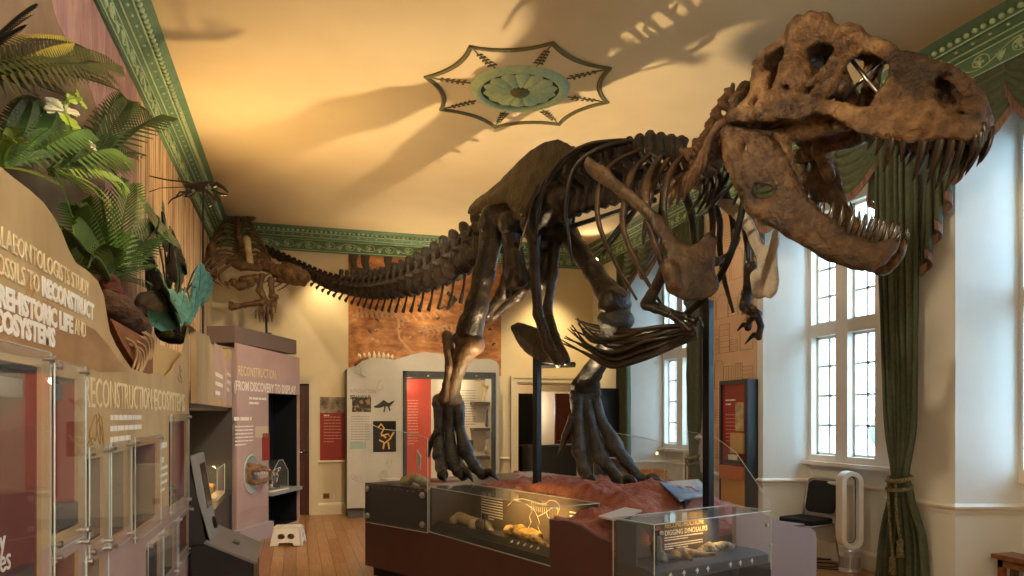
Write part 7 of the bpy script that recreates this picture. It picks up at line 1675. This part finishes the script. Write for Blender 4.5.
# table case near the far window
tc = thing('table_display_case', 'low dark table case with a glass top in front of the far window', 'display case', (4.55, 8.9, 0), R(8))
MB().box((-.22, -.55, 0), (.22, .55, .62)).build('case_base', M_DARK, tc); mb = MB(); mb.box((-.22, -.55, .62), (-.212, .55, 1.0)); mb.box((-.212, -.55, .62), (.212, -.542, 1.0)); mb.box((.212, -.55, .62), (.22, .55, 1.0)); mb.box((-.22, -.55, 1.0), (.22, .55, 1.008)); g = mb.build('glass_cover', M_PERSPEX, tc)
mb = MB(); mb.tube([(-.22, -.55, 1.004), (.22, -.55, 1.004), (.22, .55, 1.004), (-.22, .55, 1.004)], .005, 4, closed=True)
for x in (-.22, .22):
    for y in (-.55, .55): mb.tube([(x, y, .62), (x, y, 1.0)], .005, 4)
mb.build('glass_edge', M_EDGE, g)
cr = thing('slatted_crate', 'small orange-yellow slatted crate inside the table case', 'crate', (4.52, 8.58, .63), R(8)); mb = MB()
for x in (-.14, .13):
    for z in (.0, .07, .14, .21): mb.box((x, -.17, z), (x+.01, .17, z+.045))
for y in (-.17, .16):
    for z in (.0, .07, .14, .21): mb.box((-.14, y, z), (.14, y+.01, z+.045))
for x in (-.13, .115):
    for y in (-.16, .145): mb.box((x, y, 0), (x+.015, y+.015, .255))
mb.build('slats', mat('orange_yellow_wood', (226, 156, 44), .5), cr)
o = bone('fossil_lump', [[((4.5, 9.0, .70), .06), ((4.55, 9.2, .69), .05)]], M_GREYB, None, nz=.02); tag(o, 'dark fossil lump inside the table case by the far window', 'fossil')

# banquet chair in the bay
chx = thing('banquet_chair', 'black padded chair with a silver tube frame in the window bay', 'chair', (5.36, 6.58, 0), math.pi+R(14))   # faces local +x
M_TUBE = mat('silver_tube', (186, 184, 180), .35, metal=.9); M_BLKF = mat('black_fabric', (22, 22, 25), .85)
mb = MB(); mb.prism([(x, y, .43) for x, y in rrect(-.20, -.21, .22, .21, .06)], (0, 0, .06)); mb.build('seat', M_BLKF, chx, bevel=.015)
def bk(u, z): return (-.20-.10*(z-.45)/.45, u, z)
mb = MB(); out = rrect(-.185, .52, .185, .87, .06); mb.prism([Vector(bk(u, z)) for u, z in out], (-.035, 0, .008)); mb.build('backrest', M_BLKF, chx, bevel=.012)
mb = MB(); pts = [bk(-.205, .44), bk(-.205, .62), bk(-.205, .80), bk(-.19, .875), bk(-.15, .895), bk(0, .90), bk(.15, .895), bk(.19, .875), bk(.205, .80), bk(.205, .62), bk(.205, .44)]; mb.tube([(x-.015, y, z) for x, y, z in pts], .014, 8); mb.tube([(-.21, -.205, .42), (.2, -.205, .42), (.2, .205, .42), (-.21, .205, .42)], .013, 8, closed=True); mb.build('back_frame', M_TUBE, chx, smooth=True)
for (x, y, dx) in ((.19, .19, .03), (.19, -.19, .03), (-.20, .205, -.10), (-.20, -.205, -.10)):
    mb = MB(); mb.tube(spline([(x, y, .43), (x+dx*.4, y, .2), (x+dx, y, .012)], 4), .012, 8); mb.lathe([(.015, 0), (.015, .03)], (x+dx, y, 0), 8); mb.build('leg', M_TUBE, chx, smooth=True)
# tower fan
fx, fy = 5.47, 6.06
fn_ = thing('tower_fan', 'white and silver bladeless tower fan by the window sill', 'fan', (fx, fy, 0), R(158))
M_SIL = mat('silver_plastic', (196, 198, 206), .3, metal=.35)
mb = MB(); mb.lathe([(.001, 0), (.11, 0), (.112, .01), (.108, .03), (.10, .035), (.10, .20), (.104, .215), (.098, .235), (.085, .245), (.001, .245)], (0, 0, 0), 32); mb.build('base', M_SIL, fn_, smooth=False)
mb = MB()
for i in range(40):
    a = 2*math.pi*i/40
    for z in np.linspace(.05, .15, 7): mb.cbox((.1005*math.cos(a), .1005*math.sin(a), z), (.004, .006, .008), Matrix.Identity(4))
mb.build('vent_holes', M_MIDGREY, fn_)
def oval(w, z0, z1, n=10):
    c = [(w*math.cos(a), z1-w+w*math.sin(a)) for a in np.linspace(0, math.pi, n)]; return c + [(w*math.cos(a), z0+w+w*math.sin(a)) for a in np.linspace(math.pi, 2*math.pi, n)]
mb = MB(); o_, i_ = oval(.105, .235, 1.03, 14), oval(.062, .285, .985, 14); n = len(o_); vs = []
for ring, y in ((o_, -.09), (o_, .09), (i_, .09), (i_, -.07)): vs += [(x, y, z) for x, z in ring]
fs = []
for k in range(4):
    for j in range(n): fs.append((k*n+j, k*n+(j+1) % n, ((k+1) % 4)*n+(j+1) % n, ((k+1) % 4)*n+j))
mb.add(vs, fs); mb.build('air_loop', M_WHITEP, fn_, smooth=False)
mb = MB(); ii = oval(.058, .29, .98, 14); mb.tube([(x, .0, z) for x, z in ii], .007, 6, closed=True); mb.tube([(x, -.088, z) for x, z in oval(.085, .26, 1.005, 14)], .006, 5, closed=True); mb.build('slot_trim', M_MIDGREY, fn_, smooth=True)
cb_ = MB(); cb_.tube(spline([(fx-.1, fy+.04, .012), (fx-.25, fy+.2, .01), (fx-.1, fy+.42, .01), (fx+.08, fy+.3, .01), (fx-.05, fy+.16, .01), (fx-.2, fy+.34, .01), (fx+.05, fy+.55, .01), (fx+.2, fy+.5, .012)], 8), .007, 6); tag(cb_.build('power_cable', M_BLACK, smooth=True), 'black power cable coiled on the floor between the chair and the fan', 'cable')
# little wooden table at the lower right corner
wt = thing('side_table', 'low brown wooden table cut off by the lower right corner', 'table', (5.36, 3.95, 0))
M_OAKT = mat('brown_table_wood', (132, 84, 52), .4, col2=(108, 66, 38), scale=3, stretch=(1, 6, 6))
MB().box((-.03, -.5, .46), (.20, .43, .50)).build('tabletop', M_OAKT, wt, bevel=.006); MB().box((.0, -.46, .40), (.17, .39, .46)).build('apron', M_OAKT, wt)
for x in (.0, .13):
    for y in (-.46, .35): MB().box((x, y, 0), (x+.045, y+.045, .46)).build('leg', M_OAKT, wt)
# lamp fittings
def lamp(label, p, aim, cat='lamp'):
    t = thing('spotlight', label, cat, p); d = Vector(aim).normalized(); M = d.to_track_quat('Z', 'Y').to_matrix().to_4x4()
    mb = MB(); mb.lathe([(.001, -.09), (.03, -.09), (.035, -.05), (.05, 0), (.045, 0), (.03, -.02), (.001, -.02)], (0, 0, 0), 16, M); mb.tube([(0, 0, -.02), (0, 0, -.12)], .008, 6); mb.build('lamp_body', M_BLACK, t)
    mb = MB(); mb.lathe([(.001, -.004), (.042, -.004)], (0, 0, 0), 16, M, caps=False); mb.build('bulb', emitter('bulb_glow', (255, 214, 150), 25), t); return t
lamp('small glowing spotlight on the cornice in the far right corner', (4.86, 11.2, 4.24), (-.5, -.6, .1))
lamp('small uplighter standing on the pale unit below the cornice', (2.05, 11.62, 2.515), (0, 0, 1))
# garden side beyond the windows
M_LEAF = mat('outside_leaves', (60, 120, 80), .8, col2=(120, 170, 140), scale=3); M_BRK = mat('outside_brick', (196, 170, 160), .9, col2=(170, 140, 134), scale=5)
ob_ = struct(MB().box((11.5, 2, 0), (12, 11.5, 5.2)).build('exterior_wall', M_BRK))
for i, (x, y, z, r) in enumerate(((9.5, 6.9, 1.4, .9), (10.2, 9.6, 1.2, .8), (9.2, 3.2, 1.3, .9))):
    me = sdf_mesh('exterior_tree', (lambda P, c=(x, y, z), r=r: sd_ell(P, c, (r, r, r*1.4)) + .35*vnoise(P, 2.2) + .2*vnoise(P, 5)), (x-r*1.5, y-r*1.5, 0), (x+r*1.5, y+r*1.5, z+r*2), .11); me.materials.append(M_LEAF)
    t = link('exterior_bush', me); tag(t, ['leafy green bush outside, straight through the window seen under the jaws', 'leafy green bush outside the far window', 'leafy green bush outside the nearest window'][i], 'bush')
struct(MB().box((6.5, -4, -.2), (14, 17, -.05)).build('ground_outside', mat('outside_gravel', (170, 168, 160), .9)))
# ------------------------------------------------------------------ light
w = bpy.data.worlds.new('sky'); SC.world = w; w.use_nodes = True; nt = w.node_tree
bg = nt.nodes['Background']; bg.inputs[0].default_value = rgb(170, 212, 242); bg.inputs[1].default_value = 17
for n, (y0, y1) in enumerate(BAYS):
    l = bpy.data.lights.new('window_daylight', 'AREA'); l.shape = 'RECTANGLE'; l.size = 1.6; l.size_y = 2.9; l.cycles.is_portal = True
    o = bpy.data.objects.new('window_daylight', l); C.objects.link(o); o.location = (XW+.3, (y0+y1)/2, 2.5); o.rotation_euler = (0, R(90), 0)
def spot(name, loc, to, energy, col, size=70, blend=.6, rad=.05):
    l = bpy.data.lights.new(name, 'SPOT'); l.energy = energy; l.color = rgb(*col)[:3]; l.spot_size = R(size); l.spot_blend = blend; l.shadow_soft_size = rad
    o = bpy.data.objects.new(name, l); C.objects.link(o); o.location = loc
    d = Vector(to)-Vector(loc); o.rotation_euler = d.to_track_quat('-Z', 'Y').to_euler(); return o
def point(name, loc, energy, col, rad=.1):
    l = bpy.data.lights.new(name, 'POINT'); l.energy = energy; l.color = rgb(*col)[:3]; l.shadow_soft_size = rad
    o = bpy.data.objects.new(name, l); C.objects.link(o); o.location = loc; return o
WARM = (255, 224, 172)
spot('floor_uplight', (2.2, 6.55, 1.15), (2.2, 6.5, 4.6), 300, WARM, 125, .9, .03)
spot('case_uplight', (-.75, 7.6, 2.5), (.3, 7.4, 4.6), 170, (255, 212, 140), 120, .9, .05)
spot('back_uplight', (2.05, 11.62, 2.60), (2.05, 10.9, 4.6), 110, (255, 228, 176), 120, .9, .05)
spot('corner_lamp', (4.8, 11.15, 4.26), (4.2, 10.2, 4.4), 25, WARM, 120, .8, .05)
spot('back_wall_light', (4.2, 11.2, 4.2), (4.3, 12, 1.8), 170, (255, 220, 160), 80, .9, .08)
spot('back_wall_light', (.45, 11.62, 4.2), (.4, 12, 1.9), 75, (255, 220, 160), 80, .9, .08)
spot('unit_light', (2.2, 8.8, 4.4), (2.2, 12, 1.6), 270, (255, 226, 180), 60, .9, .08)
spot('unseen_spot', (1.6, .4, 4.4), (-.8, 3.6, 1.6), 260, (255, 226, 186), 85, .9, .1)
spot('unseen_spot', (1.2, 6.2, 4.45), (-.4, 9.8, 1.4), 330, (255, 226, 186), 80, .9, .1)  # unseen spot added to brighten the lilac wall
spot('unseen_spot', (-.3, 3.2, 4.5), (2.5, 4.1, 3.4), 230, (255, 226, 180), 60, .9, .1)
spot('unseen_spot', (1.0, 3.2, 4.4), (-1.2, 4.6, 3.2), 110, (255, 236, 210), 80, .9, .1)  # unseen spot added because the left mural came out dark
spot('unseen_spot', (3.2, 5.6, 4.4), (5.1, 7.7, 2.4), 70, (255, 240, 220), 60, .9, .1)  # unseen spot added for more light on the drawing panel
point('unseen_fill', (.6, -1.2, 3.4), 110, (255, 230, 196), .5)  # unseen warm fill added behind the camera
# small lamps inside the cases
def lw(a, b, h): return wld(a, b, h)
spot('case_lamp', lw(.85, .12, .93), lw(.85, .44, .75), 12, (255, 206, 120), 140, .9, .01)
spot('case_lamp', lw(1.35, .15, .93), lw(1.3, .40, .7), 12, (255, 206, 120), 140, .9, .01)
spot('case_lamp', lw(2.62, .86, .93), lw(2.5, .78, .80), 5, (255, 196, 100), 120, .9, .01)
point('recess_lamp', (-.95, 8.55, .98), 4, (255, 200, 110), .02)
point('niche_lamp', (2.55, YU+.2, 2.1), 4, (255, 236, 200), .05)
point('niche_lamp', (1.75, YU+.2, 2.1), 2.5, (255, 236, 200), .05)
point('far_room_lamp', (4.6, 15.2, 2.6), 60, (255, 236, 210), .2); point('far_room_lamp', (5.9, 18.0, 1.8), 60, (240, 244, 255), .3)
SC.view_settings.view_transform = 'Standard'; SC.view_settings.look = 'None'; SC.view_settings.gamma = 1; SC.view_settings.exposure = .45
SC.view_settings.use_curve_mapping = False
SC.cycles.max_bounces = 8; SC.cycles.transparent_max_bounces = 24; SC.cycles.diffuse_bounces = 4; SC.cycles.glossy_bounces = 3
SC.cycles.caustics_reflective = False; SC.cycles.caustics_refractive = False; SC.cycles.sample_clamp_indirect = 4
# ------------------------------------------------------------------ repeats share a group
GROUPS = {'cup': 'white cups on the red cabinet shelf', 'curtain_valance': 'green fringed valances over the windows', 'curtain': 'green curtains along the right wall', 'exterior_bush': 'bushes outside the windows',
          'cycad': 'cycads above the display wall', 'fern': 'ferns above the display wall', 'palm': 'palms above the display wall', 'shell_fossil': 'shells in the stepped wall cases', 'clear_guard_screen': 'clear guard screens on the plinth',
          'spotlight': 'lamps below the cornice', 'case_lamp_stand': 'stalk lamps in the plinth cases', 'white_card': 'white cards behind the left screen', 'fossil_bone': 'loose fossil bones on show', 'glass_display_case': 'glass cases of the plinth',
          'fossil_nodule': 'nodules in the glowing recess case', 'figure_model': 'figures on the niche shelves', 'jaw_cast': 'jaw casts on show', 'dinosaur_skeleton': 'mounted dinosaur skeletons'}
for o in list(C.objects):
    if o.parent is None and o.get('label'):
        k = o.name.split('.')[0]
        if k in GROUPS: o['group'] = GROUPS[k]
